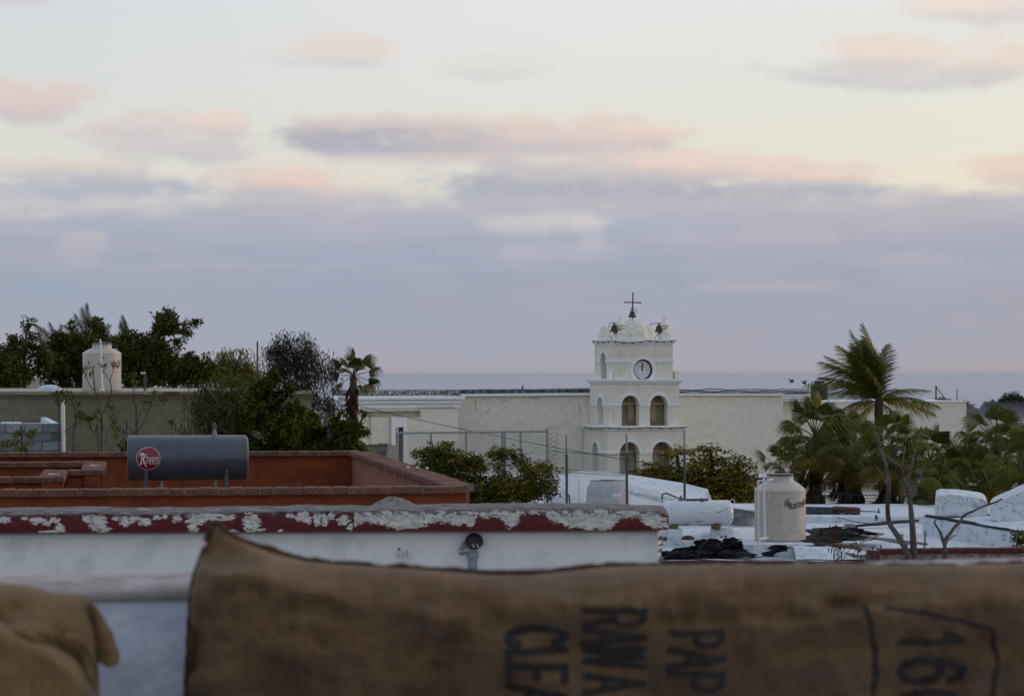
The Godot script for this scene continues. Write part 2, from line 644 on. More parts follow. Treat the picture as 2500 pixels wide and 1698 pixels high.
# ---------------------------------------------------------------- church
func build_church() -> void:
	var cream := surf("cream limewash", Color(0.69, 0.655, 0.565), Color(0.79, 0.755, 0.665), 3.0, 0.92, 0.25, 21, true, 0.2, 0.7, 0.01)
	var white := surf("white trim paint", Color(0.76, 0.78, 0.81), Color(0.86, 0.88, 0.90), 1.5, 0.85, 0.2, 22)
	var tar := surf("tarred roof edge", Color(0.035, 0.04, 0.045), Color(0.20, 0.20, 0.20), 2.5, 0.9, 0.6, 23, true, 0.35, 0.8)
	var iron := mat("dark iron", lin(0.03, 0.028, 0.028), 0.6, 0.4)
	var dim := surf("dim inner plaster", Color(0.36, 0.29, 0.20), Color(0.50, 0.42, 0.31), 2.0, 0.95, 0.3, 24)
	var base := at(1577, 907, 150.0)
	base.y = 2.0
	var a := deg_to_rad(18.0)
	var t := thing("clock_tower", "cream church bell tower with a round clock, open arches and an iron cross", "tower", base, a)
	var q := 10.0   # eye level above the tower's foot
	var id := Transform3D()
	var lf := Basis(Vector3.UP, -PI / 2)   # turns a panel to face left
	var stages := [
		{"w": 5.15, "d": 4.2, "f": 0.0, "y0": -10.0, "y1": -3.65},
		{"w": 4.65, "d": 3.6, "f": -0.2, "y0": -3.39, "y1": -0.71},
		{"w": 3.95, "d": 3.45, "f": -0.42, "y0": -0.46, "y1": 1.70},
	]
	var fronts := [[arch(-1.09, 1.32, q - 7.2, q - 5.02), arch(1.09, 1.32, q - 7.2, q - 5.02)], [arch(-0.95, 1.18, q - 3.37, q - 2.06), arch(0.95, 1.18, q - 3.37, q - 2.06)], []]
	var r := 0.66
	var cy := q + 0.12
	var cx := -0.02
	fronts[2] = [[cx - r, cx + r, func(x): return cy - sqrt(maxf(0.0, r * r - pow(x - cx, 2))), func(x): return cy + sqrt(maxf(0.0, r * r - pow(x - cx, 2))), 24]]
	var sides := [[arch(0.0, 1.05, q - 6.6, q - 4.95)], [arch(0.1, 1.0, q - 3.3, q - 2.05)], [arch(-0.1, 1.0, q - 0.46, q + 0.72)]]
	for k in 3:
		var s: Dictionary = stages[k]
		var wall := Shape.new()
		var hw: float = s.w / 2
		panel(wall, Transform3D(Basis(), Vector3(0, 0, s.f)), -hw, hw, q + s.y0, q + s.y1, 0.55, fronts[k])
		var left := Transform3D(lf, Vector3(-hw, 0, s.f - s.d / 2 - 0.002))
		panel(wall, left, -s.d / 2 + 0.002, s.d / 2 - 0.552, q + s.y0, q + s.y1, 0.55, sides[k])
		wall.box(Transform3D(Basis(), Vector3(hw - 0.25, q + (s.y0 + s.y1) / 2, s.f - 0.55 - (s.d - 0.55) / 2 - 0.001)), Vector3(0.5, s.y1 - s.y0, s.d - 0.552))
		part(t, "wall", wall, cream)
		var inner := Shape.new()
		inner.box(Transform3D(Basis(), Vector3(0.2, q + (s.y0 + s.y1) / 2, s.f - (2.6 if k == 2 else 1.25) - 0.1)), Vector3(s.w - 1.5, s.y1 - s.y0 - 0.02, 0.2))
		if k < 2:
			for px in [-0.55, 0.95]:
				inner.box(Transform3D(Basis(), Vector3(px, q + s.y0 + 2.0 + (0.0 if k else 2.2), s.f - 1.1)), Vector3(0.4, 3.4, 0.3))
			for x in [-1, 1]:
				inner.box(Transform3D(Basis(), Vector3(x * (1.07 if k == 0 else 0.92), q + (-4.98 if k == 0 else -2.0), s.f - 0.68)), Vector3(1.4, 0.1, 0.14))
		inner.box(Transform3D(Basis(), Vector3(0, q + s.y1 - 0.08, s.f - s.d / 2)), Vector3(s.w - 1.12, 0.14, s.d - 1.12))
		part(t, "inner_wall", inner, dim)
		# cornice: two steps
		var cor := Shape.new()
		var tops := [[-3.65, -3.52, 0.10], [-3.52, -3.38, 0.20]]
		if k == 1:
			tops = [[-0.73, -0.60, 0.12], [-0.60, -0.455, 0.22]]
		if k == 2:
			tops = [[1.68, 1.83, 0.06], [1.83, 2.02, 0.16]]
		for c in tops:
			cor.box(Transform3D(Basis(), Vector3(0, q + (c[0] + c[1]) / 2, s.f - s.d / 2)), Vector3(s.w + c[2] * 2, c[1] - c[0], s.d + c[2] * 2), 0.02)
		part(t, "cornice", cor, white)
		# bands at the springing of the arches, cut by the openings
		var by := [-5.06, -2.11, 0.62][k] as float
		var spans := [[-hw - 0.06, -1.75], [-0.43, 0.43], [1.75, hw + 0.06]]
		if k == 1:
			spans = [[-hw - 0.06, -1.54], [-0.36, 0.36], [1.54, hw + 0.06]]
		if k == 2:
			spans = [[-hw - 0.06, cx - 0.86], [cx + 0.86, hw + 0.06]]
		for sp in spans:
			var band := Shape.new()
			for st in [[0.055, 0.09, 0.09], [-0.05, 0.10, 0.05]]:
				var grow: float = st[2] - 0.06
				var x0: float = sp[0] - (grow if sp[0] < -hw else 0.0)
				var x1: float = sp[1] + (grow if sp[1] > hw else 0.0)
				band.box(Transform3D(Basis(), Vector3((x0 + x1) / 2, q + by + st[0], s.f + st[2] / 2)), Vector3(x1 - x0, st[1], st[2]), 0.01)
			part(t, "moulding", band, white)
		var sh: Array = sides[k][0]
		var lo: float = -s.d / 2 + 0.05
		for sp in [[lo, sh[0]], [sh[1], s.d / 2 - 0.002]]:
			var band := Shape.new()
			for st in [[0.055, 0.09, 0.09], [-0.05, 0.10, 0.05]]:
				band.box(left * Transform3D(Basis(), Vector3((sp[0] + sp[1]) / 2, q + by + st[0], st[2] / 2)), Vector3(sp[1] - sp[0], st[1], st[2]), 0.01)
			part(t, "moulding", band, white)
		var ab := Shape.new()
		if k < 2:
			for sx in [-1.0, 1.0]:
				ab = Shape.new()
				arch_band(ab, Transform3D(Basis(), Vector3(0, 0, s.f)), sx * (1.09 if k == 0 else 0.95), 1.32 if k == 0 else 1.18, q + (-5.02 if k == 0 else -2.06), 0.16, 0.05)
				part(t, "arch_surround", ab, white)
		ab = Shape.new()
		arch_band(ab, left, (sh[0] + sh[1]) / 2, sh[1] - sh[0], q + [-4.95, -2.05, 0.72][k], 0.2, 0.05)
		part(t, "arch_surround", ab, white)
	# parapet stubs beside the clock stage
	var stub := Shape.new()
	stub.box(Transform3D(Basis(), Vector3(2.25, q - 0.2, -1.4)), Vector3(0.34, 0.5, 2.2), 0.03)
	part(t, "parapet", stub, cream)
	stub = Shape.new()
	stub.box(Transform3D(Basis(), Vector3(-2.18, q - 0.25, -0.5)), Vector3(0.26, 0.42, 0.3), 0.03)
	part(t, "parapet", stub, white)
	clock(t, Vector3(cx, cy, -0.42), white, iron)
	# patched plaster outlines
	var patch := surf("newer plaster patch", Color(0.64, 0.60, 0.50), Color(0.73, 0.69, 0.59), 0.5, 0.95, 0.5, 25)
	for k in [[-1.55, 1.05, 0.2, 0.36, -0.42], [-1.52, 0.05, 0.2, 0.34, -0.42], [-2.05, -2.75, 0.17, 0.42, -0.2]]:
		var ps := Shape.new()
		ps.lathe([Vector2(1, 0.0), Vector2(0.9, 0.006), Vector2(0.0, 0.008)], 16, Transform3D(Basis(Vector3(k[2], 0, 0), Vector3(0, 0, 1), Vector3(0, -k[3], 0)), Vector3(k[0], q + k[1], k[4])))
		part(t, "plaster_patch", ps, patch)
	# dome with its neck
	var weathered := surf("weathered dome plaster", Color(0.50, 0.48, 0.42), Color(0.74, 0.71, 0.63), 2.6, 0.95, 0.3, 26, true, 0.15, 0.62)
	var dome := Shape.new()
	var prof := []
	for i in 13:
		var an := i / 12.0 * PI / 2
		prof.append(Vector2(1.06 * pow(cos(an), 0.8) + (0.10 if i == 0 else 0.0), 1.24 * sin(an)))
	prof[12] = Vector2(0.16, 1.245)
	dome.lathe(prof, 32)
	var mid := Vector3(-0.08, q + 2.02, -0.42 - 1.72)
	var dm := part(t, "dome", dome, weathered, Transform3D(Basis(), mid))
	var neck := Shape.new()
	neck.lathe([Vector2(0.19, 1.18), Vector2(0.2, 1.24), Vector2(0.23, 1.25), Vector2(0.23, 1.31), Vector2(0, 1.32)], 20)
	part(dm, "neck", neck, white)
	# pinnacles at the corners
	var urn := Shape.new()
	urn.box(Transform3D(Basis(), Vector3(0, 0.24, 0)), Vector3(0.78, 0.48, 0.78), 0.03)
	urn.lathe([Vector2(0.42, 0.48), Vector2(0.36, 0.6), Vector2(0.24, 0.68), Vector2(0.22, 0.74), Vector2(0.3, 0.82), Vector2(0.36, 0.94), Vector2(0.37, 1.04), Vector2(0.43, 1.09), Vector2(0.43, 1.14), Vector2(0.3, 1.24), Vector2(0.2, 1.38), Vector2(0.13, 1.5), Vector2(0.08, 1.58), Vector2(0.09, 1.66), Vector2(0.05, 1.74), Vector2(0, 1.75)], 20)
	for p in [[-1.36, -0.86], [1.58, -0.86]]:
		part(t, "pinnacle", urn, cream, Transform3D(Basis().scaled(Vector3(0.82, 0.82, 0.82)), Vector3(p[0], q + 2.02, p[1])))
	var broken := Shape.new()
	broken.lathe([Vector2(0.56, 0), Vector2(0.5, 0.15), Vector2(0.3, 0.8), Vector2(0.2, 0.92), Vector2(0, 0.94)], 4, Transform3D(Basis(Vector3.UP, PI / 4), Vector3.ZERO), 0.1)
	for p in [[-1.6, -3.0], [1.35, -3.0]]:
		part(t, "pinnacle", broken, cream, Transform3D(Basis(), Vector3(p[0], q + 2.02, p[1])))
	# cross and bells
	var cross := Shape.new()
	cross.box(Transform3D(Basis(), Vector3(0, 0.95, 0)), Vector3(0.075, 2.0, 0.075), 0.01)
	cross.box(Transform3D(Basis(), Vector3(0, 1.32, 0.002)), Vector3(1.12, 0.07, 0.08), 0.01)
	part(t, "cross", cross, iron, Transform3D(Basis(Vector3.UP, -0.25) * Basis(Vector3(0, 0, 1), -0.02), mid + Vector3(0, 1.03, 0)))
	var bell := Shape.new()
	bell.lathe([Vector2(0.30, 0.0), Vector2(0.28, 0.02), Vector2(0.22, 0.14), Vector2(0.17, 0.32), Vector2(0.13, 0.42), Vector2(0.06, 0.46), Vector2(0.05, 0.58), Vector2(0, 0.58)], 20)
	bell.lathe([Vector2(0.02, -0.1), Vector2(0.045, -0.06), Vector2(0.02, 0.02), Vector2(0.02, 0.3), Vector2(0.0, 0.46)], 8)
	var arms := []
	arms.append([[mid + Vector3(0, 1.3, 0), mid + Vector3(0, 1.42, 0)], [0.04], 6])
	arms.append([[mid + Vector3(-0.16, 1.95, 0), mid + Vector3(0.1, 1.98, 0), mid + Vector3(0.26, 1.85, 0), mid + Vector3(0.3, 1.72, 0)], [0.022], 5])
	arms.append([[Vector3(-1.36, q + 3.05, -0.86), Vector3(-1.9, q + 3.04, -0.86), Vector3(-2.1, q + 3.02, -0.86), Vector3(-2.14, q + 2.7, -0.86)], [0.022], 5])
	arms.append([[Vector3(-1.72, q + 2.5, -0.86), Vector3(-1.95, q + 2.04, -0.9)], [0.02], 5])
	arms.append([[Vector3(-1.72, q + 2.5, -0.86), Vector3(-1.5, q + 2.04, -0.6)], [0.02], 5])
	arms.append([[Vector3(1.6, q + 3.06, -0.86), Vector3(1.2, q + 3.06, -0.86), Vector3(0.68, q + 3.0, -0.86), Vector3(0.62, q + 2.86, -0.86)], [0.022], 5])
	arms.append([[Vector3(1.2, q + 2.5, -0.86), Vector3(0.92, q + 2.05, -0.86)], [0.022], 5])
	for k in arms:
		var br := Shape.new()
		br.tube(k[0], k[1], k[2])
		part(t, "bell_bracket", br, iron)
	for p in [mid + Vector3(0, 1.4, 0), Vector3(-1.8, q + 2.48, -0.86), Vector3(1.2, q + 2.48, -0.86)]:
		part(t, "bell", bell, mat("old bronze", lin(0.055, 0.05, 0.045), 0.55, 0.5), Transform3D(Basis().scaled(Vector3(0.95, 0.95, 0.95)), p))
	var sp2 := Shape.new()
	sp2.tube([Vector3(-1.56, q + 2.9, -0.86), Vector3(-1.4, q + 2.55, -0.75)], [0.07, 0.09], 8)
	part(t, "loudspeaker", sp2, iron)
	# strings of bulbs along the cornices
	for st in [[[Vector3(-2.14, q + 1.96, -4.0), Vector3(-2.14, q + 1.93, -0.24), Vector3(0.2, q + 1.95, -0.24), Vector3(2.14, q + 1.96, -0.24)], 0.13], [[Vector3(-2.8, q - 3.5, -3.6), Vector3(-2.8, q - 3.44, 0.23), Vector3(0.0, q - 3.46, 0.23), Vector3(2.8, q - 3.42, 0.23)], 0.05]]:
		var cable := Shape.new()
		var bulbs := []
		for k in st[0].size() - 1:
			var seg := sagging(st[0][k], st[0][k + 1], st[1] if k == 1 else 0.06, 12)
			cable.tube(seg, [0.018], 5)
			for j in [1, 4, 7, 10]:
				bulbs.append(seg[j])
		var sl := thing("string_lights", "dark cable with small bulbs strung along the top cornice of the tower" if st[1] > 0.1 else "dark cable with small bulbs strung along the cornice between the tower's arches", "string lights", base, a)
		part(sl, "cable", cable, iron)
		var b := Shape.new()
		b.lathe([Vector2(0.0, -0.11), Vector2(0.045, -0.08), Vector2(0.05, -0.04), Vector2(0.03, 0.0), Vector2(0, 0.02)], 8)
		for p in bulbs:
			part(sl, "bulb", b, iron, Transform3D(Basis(), p))
	build_church_walls(cream, white, tar, iron, dim)


func clock(t: Node3D, c: Vector3, white: Material, iron: Material) -> void:
	var face := part(t, "clock_face", disc(0.56, 0.05, 36), mat("clock white", lin(0.76, 0.79, 0.82), 0.5), Transform3D(Basis(), c + Vector3(0, 0, -0.24)))
	var rim := Shape.new()
	rim.lathe([Vector2(0.66, 0.0), Vector2(0.66, 0.09), Vector2(0.55, 0.09), Vector2(0.55, 0.0)], 36, Transform3D(Basis(Vector3.RIGHT, PI / 2), c + Vector3(0, 0, -0.24)), 0.1)
	part(t, "clock_rim", rim, mat("dark red paint", lin(0.075, 0.014, 0.018), 0.6))
	var sur := Shape.new()
	sur.lathe([Vector2(0.86, -0.02), Vector2(0.86, 0.05), Vector2(0.665, 0.05), Vector2(0.665, -0.2)], 40, Transform3D(Basis(Vector3.RIGHT, PI / 2), c), 0.1)
	part(t, "clock_surround", sur, white)
	var ink := mat("clock ink", lin(0.015, 0.02, 0.035), 0.5)
	var lines := Shape.new()
	lines.lathe([Vector2(0.275, 0.05), Vector2(0.275, 0.056), Vector2(0.255, 0.056), Vector2(0.255, 0.05)], 36, Transform3D(Basis(Vector3.RIGHT, PI / 2), Vector3.ZERO), 0.1)
	for k in 12:
		var an := TAU * (k + 0.5) / 12.0
		lines.box(Transform3D(Basis(Vector3(0, 0, 1), -an), Vector3.ZERO) * Transform3D(Basis(), Vector3(0, 0.41, 0.053)), Vector3(0.010, 0.28, 0.008))
	part(face, "dial_lines", lines, ink)
	var roman := ["XII", "I", "II", "III", "IIII", "V", "VI", "VII", "VIII", "IX", "X", "XI"]
	for k in 12:
		var turn := Transform3D(Basis(Vector3(0, 0, 1), -TAU * k / 12.0), Vector3(0, 0, 0.052)) * Transform3D(Basis().scaled(Vector3(0.72, 1.0, 1.0)), Vector3(0, 0.41, 0))
		part(face, "numeral", letters(roman[k], 0.135, false, func(p): return p, "Droid Serif"), ink, turn)
	var hand := Shape.new()
	hand.box(Transform3D(Basis(), Vector3(0, 0.17, 0)), Vector3(0.06, 0.5, 0.012), 0.004)
	part(face, "minute_hand", hand, mat("clock hand", lin(0.012, 0.02, 0.06), 0.5), Transform3D(Basis(Vector3(0, 0, 1), -0.10), Vector3(0, 0, 0.075)))
	hand = Shape.new()
	hand.box(Transform3D(Basis(), Vector3(0, 0.10, 0)), Vector3(0.085, 0.4, 0.012), 0.004)
	part(face, "hour_hand", hand, mat("clock hand", Color.BLACK), Transform3D(Basis(Vector3(0, 0, 1), -0.01), Vector3(0, 0, 0.095)))


func disc(r: float, th: float, segs: int) -> Shape:
	var s := Shape.new()
	s.lathe([Vector2(r, 0), Vector2(r, th), Vector2(0, th)], segs, Transform3D(Basis(Vector3.RIGHT, PI / 2), Vector3.ZERO), 0.1)
	return s


# a wall whose top edge runs between two seen points, down to the ground
func wall_to_ground(o: Shape, p0: Vector3, p1: Vector3, th: float) -> void:
	var h := maxf(p0.y, p1.y) - ground_y(-p0.z) + 0.3
	piece(o, p0, p1, h, th)


func build_church_walls(cream: Material, white: Material, tar: Material, iron: Material, dim: Material) -> void:
	# the nave, left and right of the tower
	var t := thing("church_nave", "long cream church wall with a dark tarred roof edge left of the tower", "church wall")
	var w := Shape.new()
	wall_to_ground(w, at(1105, 968.5, 153), at(1452, 965.5, 153.5), 5.0)
	part(t, "wall", w, cream)
	w = Shape.new()
	piece(w, at(1100, 961.5, 152.7), at(1456, 958.5, 153.2), 0.17, 5.3, 0.02)
	part(t, "cornice", w, white)
	w = Shape.new()
	lumpy(w, at(1092, 951.5, 152.9), at(1450, 949, 153.3), 0.28, 5.0, 60, 0.05, 31)
	part(t, "roof_edge", w, tar)
	var crack := mat("old crack", lin(0.25, 0.23, 0.19), 1.0)
	for k in [[1222, 983, 1236, 976], [1188, 1006, 1196, 998], [1300, 972, 1318, 970], [1412, 985, 1418, 1010], [1160, 975, 1163, 1004]]:
		w = Shape.new()
		var ln := []
		for i in 7:
			ln.append(at(lerpf(k[0], k[2], i / 6.0) + fbm(i * 70.0 + k[0], k[1]) * 3.0, lerpf(k[1], k[3], i / 6.0), 152.985 + (k[0] - 1105) * 0.00144))
		w.tube(ln, [0.016], 4)
		part(t, "crack", w, crack)
	t = thing("church_wing", "plain cream church wall with a white capping right of the tower", "church wall")
	w = Shape.new()
	wall_to_ground(w, at(1650, 966, 153), at(1912, 966, 156), 9.0)
	part(t, "wall", w, cream)
	w = Shape.new()
	piece(w, at(1650, 960.5, 152.8), at(1914, 960.5, 155.8), 0.14, 9.2, 0.02)
	part(t, "cornice", w, white)
	w = Shape.new()
	lumpy(w, at(1652, 952.5, 154), at(1985, 953, 158), 0.24, 6.0, 60, 0.03, 32)
	part(t, "roof_edge", w, surf("grey roof paint", Color(0.3, 0.31, 0.33), Color(0.5, 0.52, 0.55), 3.0, 0.9, 0.4, 33))
	w = Shape.new()
	for k in 3:
		piece(w, at(1910, 962.5 + k * 6, 157 - k * 0.2), at(1990, 963.0 + k * 6, 158 - k * 0.2), 0.12, 6.0, 0.01)
	part(t, "stepped_moulding", w, white)
	w = Shape.new()
	wall_to_ground(w, at(1905, 968, 157.2), at(2010, 968, 158.4), 6.0)
	part(t, "wall", w, cream)
	for k in 3:
		w = Shape.new()
		var l := []
		for i in 40:
			l.append(at(1655 + i * 8.2, 951.0 + k * 4.5 + fbm(i * 9.0 + k * 50, 3.0) * 5.0, 153.6 + i * 0.1 - k * 0.3))
		w.tube(l, [0.03], 5)
		part(t, "roof_cable", w, iron)
	# the lower house beyond
	t = thing("parish_house", "cream flat roofed house with one small dark window behind the palms", "house")
	w = Shape.new()
	var h0 := at(1990, 982.5, 158)
	var h1 := at(2360, 981, 162)
	var n := (h1 - h0).length()
	var xf := Transform3D(between(h0, h1, 0.0, 0.0).basis, h0)
	var win_x := (at(2286, 981, 161) - h0).length()
	var y1 := -(at(2286, 981, 161).y - at(2286, 1052, 161).y)
	var y0 := -(at(2286, 981, 161).y - at(2286, 1076, 161).y)
	panel(w, xf, 0.0, n, -9.0, 0.0, 0.3, [[win_x, win_x + 1.25, func(_x): return y0, func(_x): return y1, 1]])
	w.box(Transform3D(xf.basis, xf * Vector3(n - 0.16, -4.6, -4.3)), Vector3(0.3, 9.0, 8.0))
	part(t, "wall", w, cream)
	w = Shape.new()
	piece(w, h0 + Vector3(-0.1, 0.09, 0.06), h1 + Vector3(0.1, 0.09, 0.06), 0.09, 8.6, 0.01)
	part(t, "roof", w, white)
	var pane := Shape.new()
	pane.box(Transform3D(xf.basis, xf * Vector3(win_x + 0.3, (y0 + y1) / 2, -0.22)), Vector3(0.6, 0.7, 0.03))
	part(t, "window_pane", pane, mat("dull window glass", lin(0.06, 0.075, 0.09), 0.15))
	pane = Shape.new()
	pane.box(Transform3D(xf.basis, xf * Vector3(win_x + 0.95, (y0 + y1) / 2, -0.29)), Vector3(0.62, 0.7, 0.03))
	part(t, "window_pane", pane, mat("dark window glass", lin(0.01, 0.012, 0.014), 0.1))
	w = Shape.new()
	w.box(Transform3D(xf.basis, xf * Vector3(win_x + 0.62, (y0 + y1) / 2, -0.17)), Vector3(0.06, 0.68, 0.06))
	part(t, "window_frame", w, white)
	w = Shape.new()
	w.box(Transform3D(xf.basis, xf * Vector3(win_x + 0.6, y0 - 0.04, 0.05)), Vector3(1.5, 0.08, 0.2), 0.01)
	part(t, "window_sill", w, white)
	# white houses glimpsed behind the palms
	t = thing("low_white_house", "low white house with a moulded edge glimpsed between the palm trunks", "house")
	w = Shape.new()
	wall_to_ground(w, at(1985, 1182, 112), at(2190, 1182, 114), 6.0)
	part(t, "wall", w, surf("pale house paint", Color(0.42, 0.41, 0.38), Color(0.52, 0.51, 0.47), 2.5, 0.9, 0.2, 34))
	w = Shape.new()
	for k in 2:
		piece(w, at(1980, 1171 + k * 8, 111.6 + k * 0.2), at(2195, 1171 + k * 8, 113.6 + k * 0.2), 0.1, 6.2, 0.01)
	for k in 5:
		piece(w, at(1980, 1204 + k * 7, 111.9), at(2195, 1204 + k * 7, 113.9), 0.07, 0.1, 0.01)
	part(t, "moulding", w, white)
	t = thing("far_white_house", "white flat roofed house past the parish house before the hazy trees", "house")
	w = Shape.new()
	wall_to_ground(w, at(2330, 1076, 185), at(2620, 1078, 190), 8.0)
	part(t, "wall", w, cream)
	w = Shape.new()
	piece(w, at(2325, 1067, 184.8), at(2625, 1069, 189.8), 0.26, 8.4, 0.02)
	part(t, "roof", w, white)
	# the annex at the left end of the nave
	t = thing("church_annex", "cream church annex with white cornice, recessed panel and open dark red door", "church wall")
	w = Shape.new()
	var b0 := at(852, 998, 143)
	var b1 := at(1118, 996, 146)
	n = (b1 - b0).length()
	xf = Transform3D(between(b0, b1, 0.0, 0.0).basis, b0)
	var m := n / 266.0
	var yy := func(py: float) -> float: return -(py - 997.0) * 0.02457
	panel(w, xf, 0.0, n, -11.0, 0.0, 0.5, [[44 * m, 57 * m, func(_x): return yy.call(1140), func(_x): return yy.call(1003), 1], [57 * m, 102 * m, func(_x): return yy.call(1140), func(_x): return yy.call(1003), 1], [102 * m, 110 * m, func(_x): return yy.call(1018.5), func(_x): return yy.call(1003), 1], [110 * m, 131 * m, func(_x): return yy.call(1128), func(_x): return yy.call(1003), 1], [131 * m, 174 * m, func(_x): return yy.call(1018.5), func(_x): return yy.call(1003), 1]])
	w.box(Transform3D(xf.basis, xf * Vector3(n - 0.15, -5.5, -3.5)), Vector3(0.3, 11.0, 6.0))
	part(t, "wall", w, cream)
	w = Shape.new()
	w.box(Transform3D(xf.basis, xf * Vector3(79 * m, yy.call(1080), -0.22)), Vector3(47 * m, 3.05, 0.1))
	w.box(Transform3D(xf.basis, xf * Vector3(50 * m, yy.call(1075), -0.34)), Vector3(13 * m, 3.4, 0.1))
	part(t, "recessed_panel", w, cream)
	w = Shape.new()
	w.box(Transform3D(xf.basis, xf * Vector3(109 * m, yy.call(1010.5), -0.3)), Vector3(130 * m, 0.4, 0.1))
	part(t, "lintel_recess", w, surf("shaded lintel plaster", Color(0.42, 0.38, 0.30), Color(0.5, 0.46, 0.37), 2.0, 0.95, 0.2, 35))  # shade under the lintel is put into this darker plaster colour
	w = Shape.new()
	w.box(Transform3D(xf.basis, xf * Vector3(106 * m, yy.call(1080), 0.03)), Vector3(9.5 * m, 3.1, 0.2), 0.01)
	w.box(Transform3D(xf.basis, xf * Vector3(134.5 * m, yy.call(1080), 0.03)), Vector3(7.5 * m, 3.1, 0.2), 0.01)
	w.box(Transform3D(xf.basis, xf * Vector3(121 * m, yy.call(1030), 0.02)), Vector3(20 * m, 0.6, 0.18), 0.01)
	part(t, "door_surround", w, white)
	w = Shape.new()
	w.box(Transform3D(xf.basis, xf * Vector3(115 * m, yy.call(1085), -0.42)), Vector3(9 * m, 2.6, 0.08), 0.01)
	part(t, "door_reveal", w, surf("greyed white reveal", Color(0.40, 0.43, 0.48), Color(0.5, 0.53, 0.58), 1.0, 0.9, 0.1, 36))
	w = Shape.new()
	w.box(Transform3D(xf.basis, xf * Vector3(126 * m, yy.call(1085), -0.1)), Vector3(9 * m, 2.7, 0.05), 0.01)
	part(t, "door", w, mat("maroon door", lin(0.05, 0.008, 0.01), 0.6))
	w = Shape.new()
	for k in [[0.27, 0.24, 0.10], [0.51, 0.22, 0.2], [0.72, 0.19, 0.34]]:
		piece(w, xf * Vector3(-0.3 - k[2], k[0], k[2]), xf * Vector3(n + k[2], k[0], k[2]), k[1], 6.0, 0.015)
	part(t, "cornice", w, white)
	for i in 13:
		w = Shape.new()
		w.box(Transform3D(), Vector3(0.09, 0.2, 0.07), 0.008)
		part(t, "dentil", w, white, Transform3D(xf.basis, xf * Vector3(n - 0.3 - i * 0.165, 0.17, 0.13)))
	w = Shape.new()
	lumpy(w, at(893, 953.5, 147), at(1125, 951.5, 150), 0.46, 5.0, 60, 0.06, 37)
	part(t, "roof_edge", w, surf("flaking parapet", Color(0.04, 0.04, 0.045), Color(0.45, 0.45, 0.43), 1.2, 0.95, 0.8, 38, true, 0.35, 0.65))
	t = thing("side_porch", "white porch roof left of the church annex half hidden by the lime tree", "porch")
	w = Shape.new()
	piece(w, at(780, 1006, 140), at(866, 1004, 141.5), 0.5, 4.0, 0.03)
	part(t, "roof", w, white)
	w = Shape.new()
	wall_to_ground(w, at(786, 1026, 140.3), at(866, 1024, 141.8), 3.6)
	part(t, "wall", w, cream)
	w = Shape.new()
	piece(w, at(846, 1001, 143), at(866, 1001, 143.4), 0.16, 3.0, 0.03)
	part(t, "coping", w, mat("grey slate", lin(0.22, 0.22, 0.25), 0.9))


# an uneven block: its top front edge runs from p0 to p1
func lumpy(o: Shape, p0: Vector3, p1: Vector3, h: float, th: float, n: int, rough: float, seed_: int, prof := []) -> void:
	var xf := between(p0, p1, 0.0, 0.0)
	xf.origin = p0
	var l := (p1 - p0).length()
	var pr := prof if prof.size() else [Vector2(0, -h), Vector2(0, -h * 0.5), Vector2(0, -0.02), Vector2(-0.03, 0.0), Vector2(-th * 0.3, 0.01), Vector2(-th, 0.0), Vector2(-th, -h)]
	var m := pr.size() - 1
	o.sheet(n, m, func(u, v):
		var k := mini(int(round(v * m)), m)
		var x: float = u * l
		var amp: float = rough * (1.0 if k >= 1 and k < m else 0.4)
		return xf * Vector3(x, pr[k].y + fbm(x * 60.0 + seed_ * 77.0, k * 31.0) * amp, pr[k].x + fbm(x * 70.0 + seed_ * 13.0, k * 47.0 + 500.0) * amp * 0.6))
	for e in 2:
		var mid := Vector3.ZERO
		var ring := []
		for k in m + 1:
			var p := xf * Vector3(l * e, pr[k].y, pr[k].x)
			ring.append(p)
			mid += p / (m + 1)
		for k in m:
			if e:
				o.tri(mid, ring[k], ring[k + 1])
			else:
				o.tri(mid, ring[k + 1], ring[k])


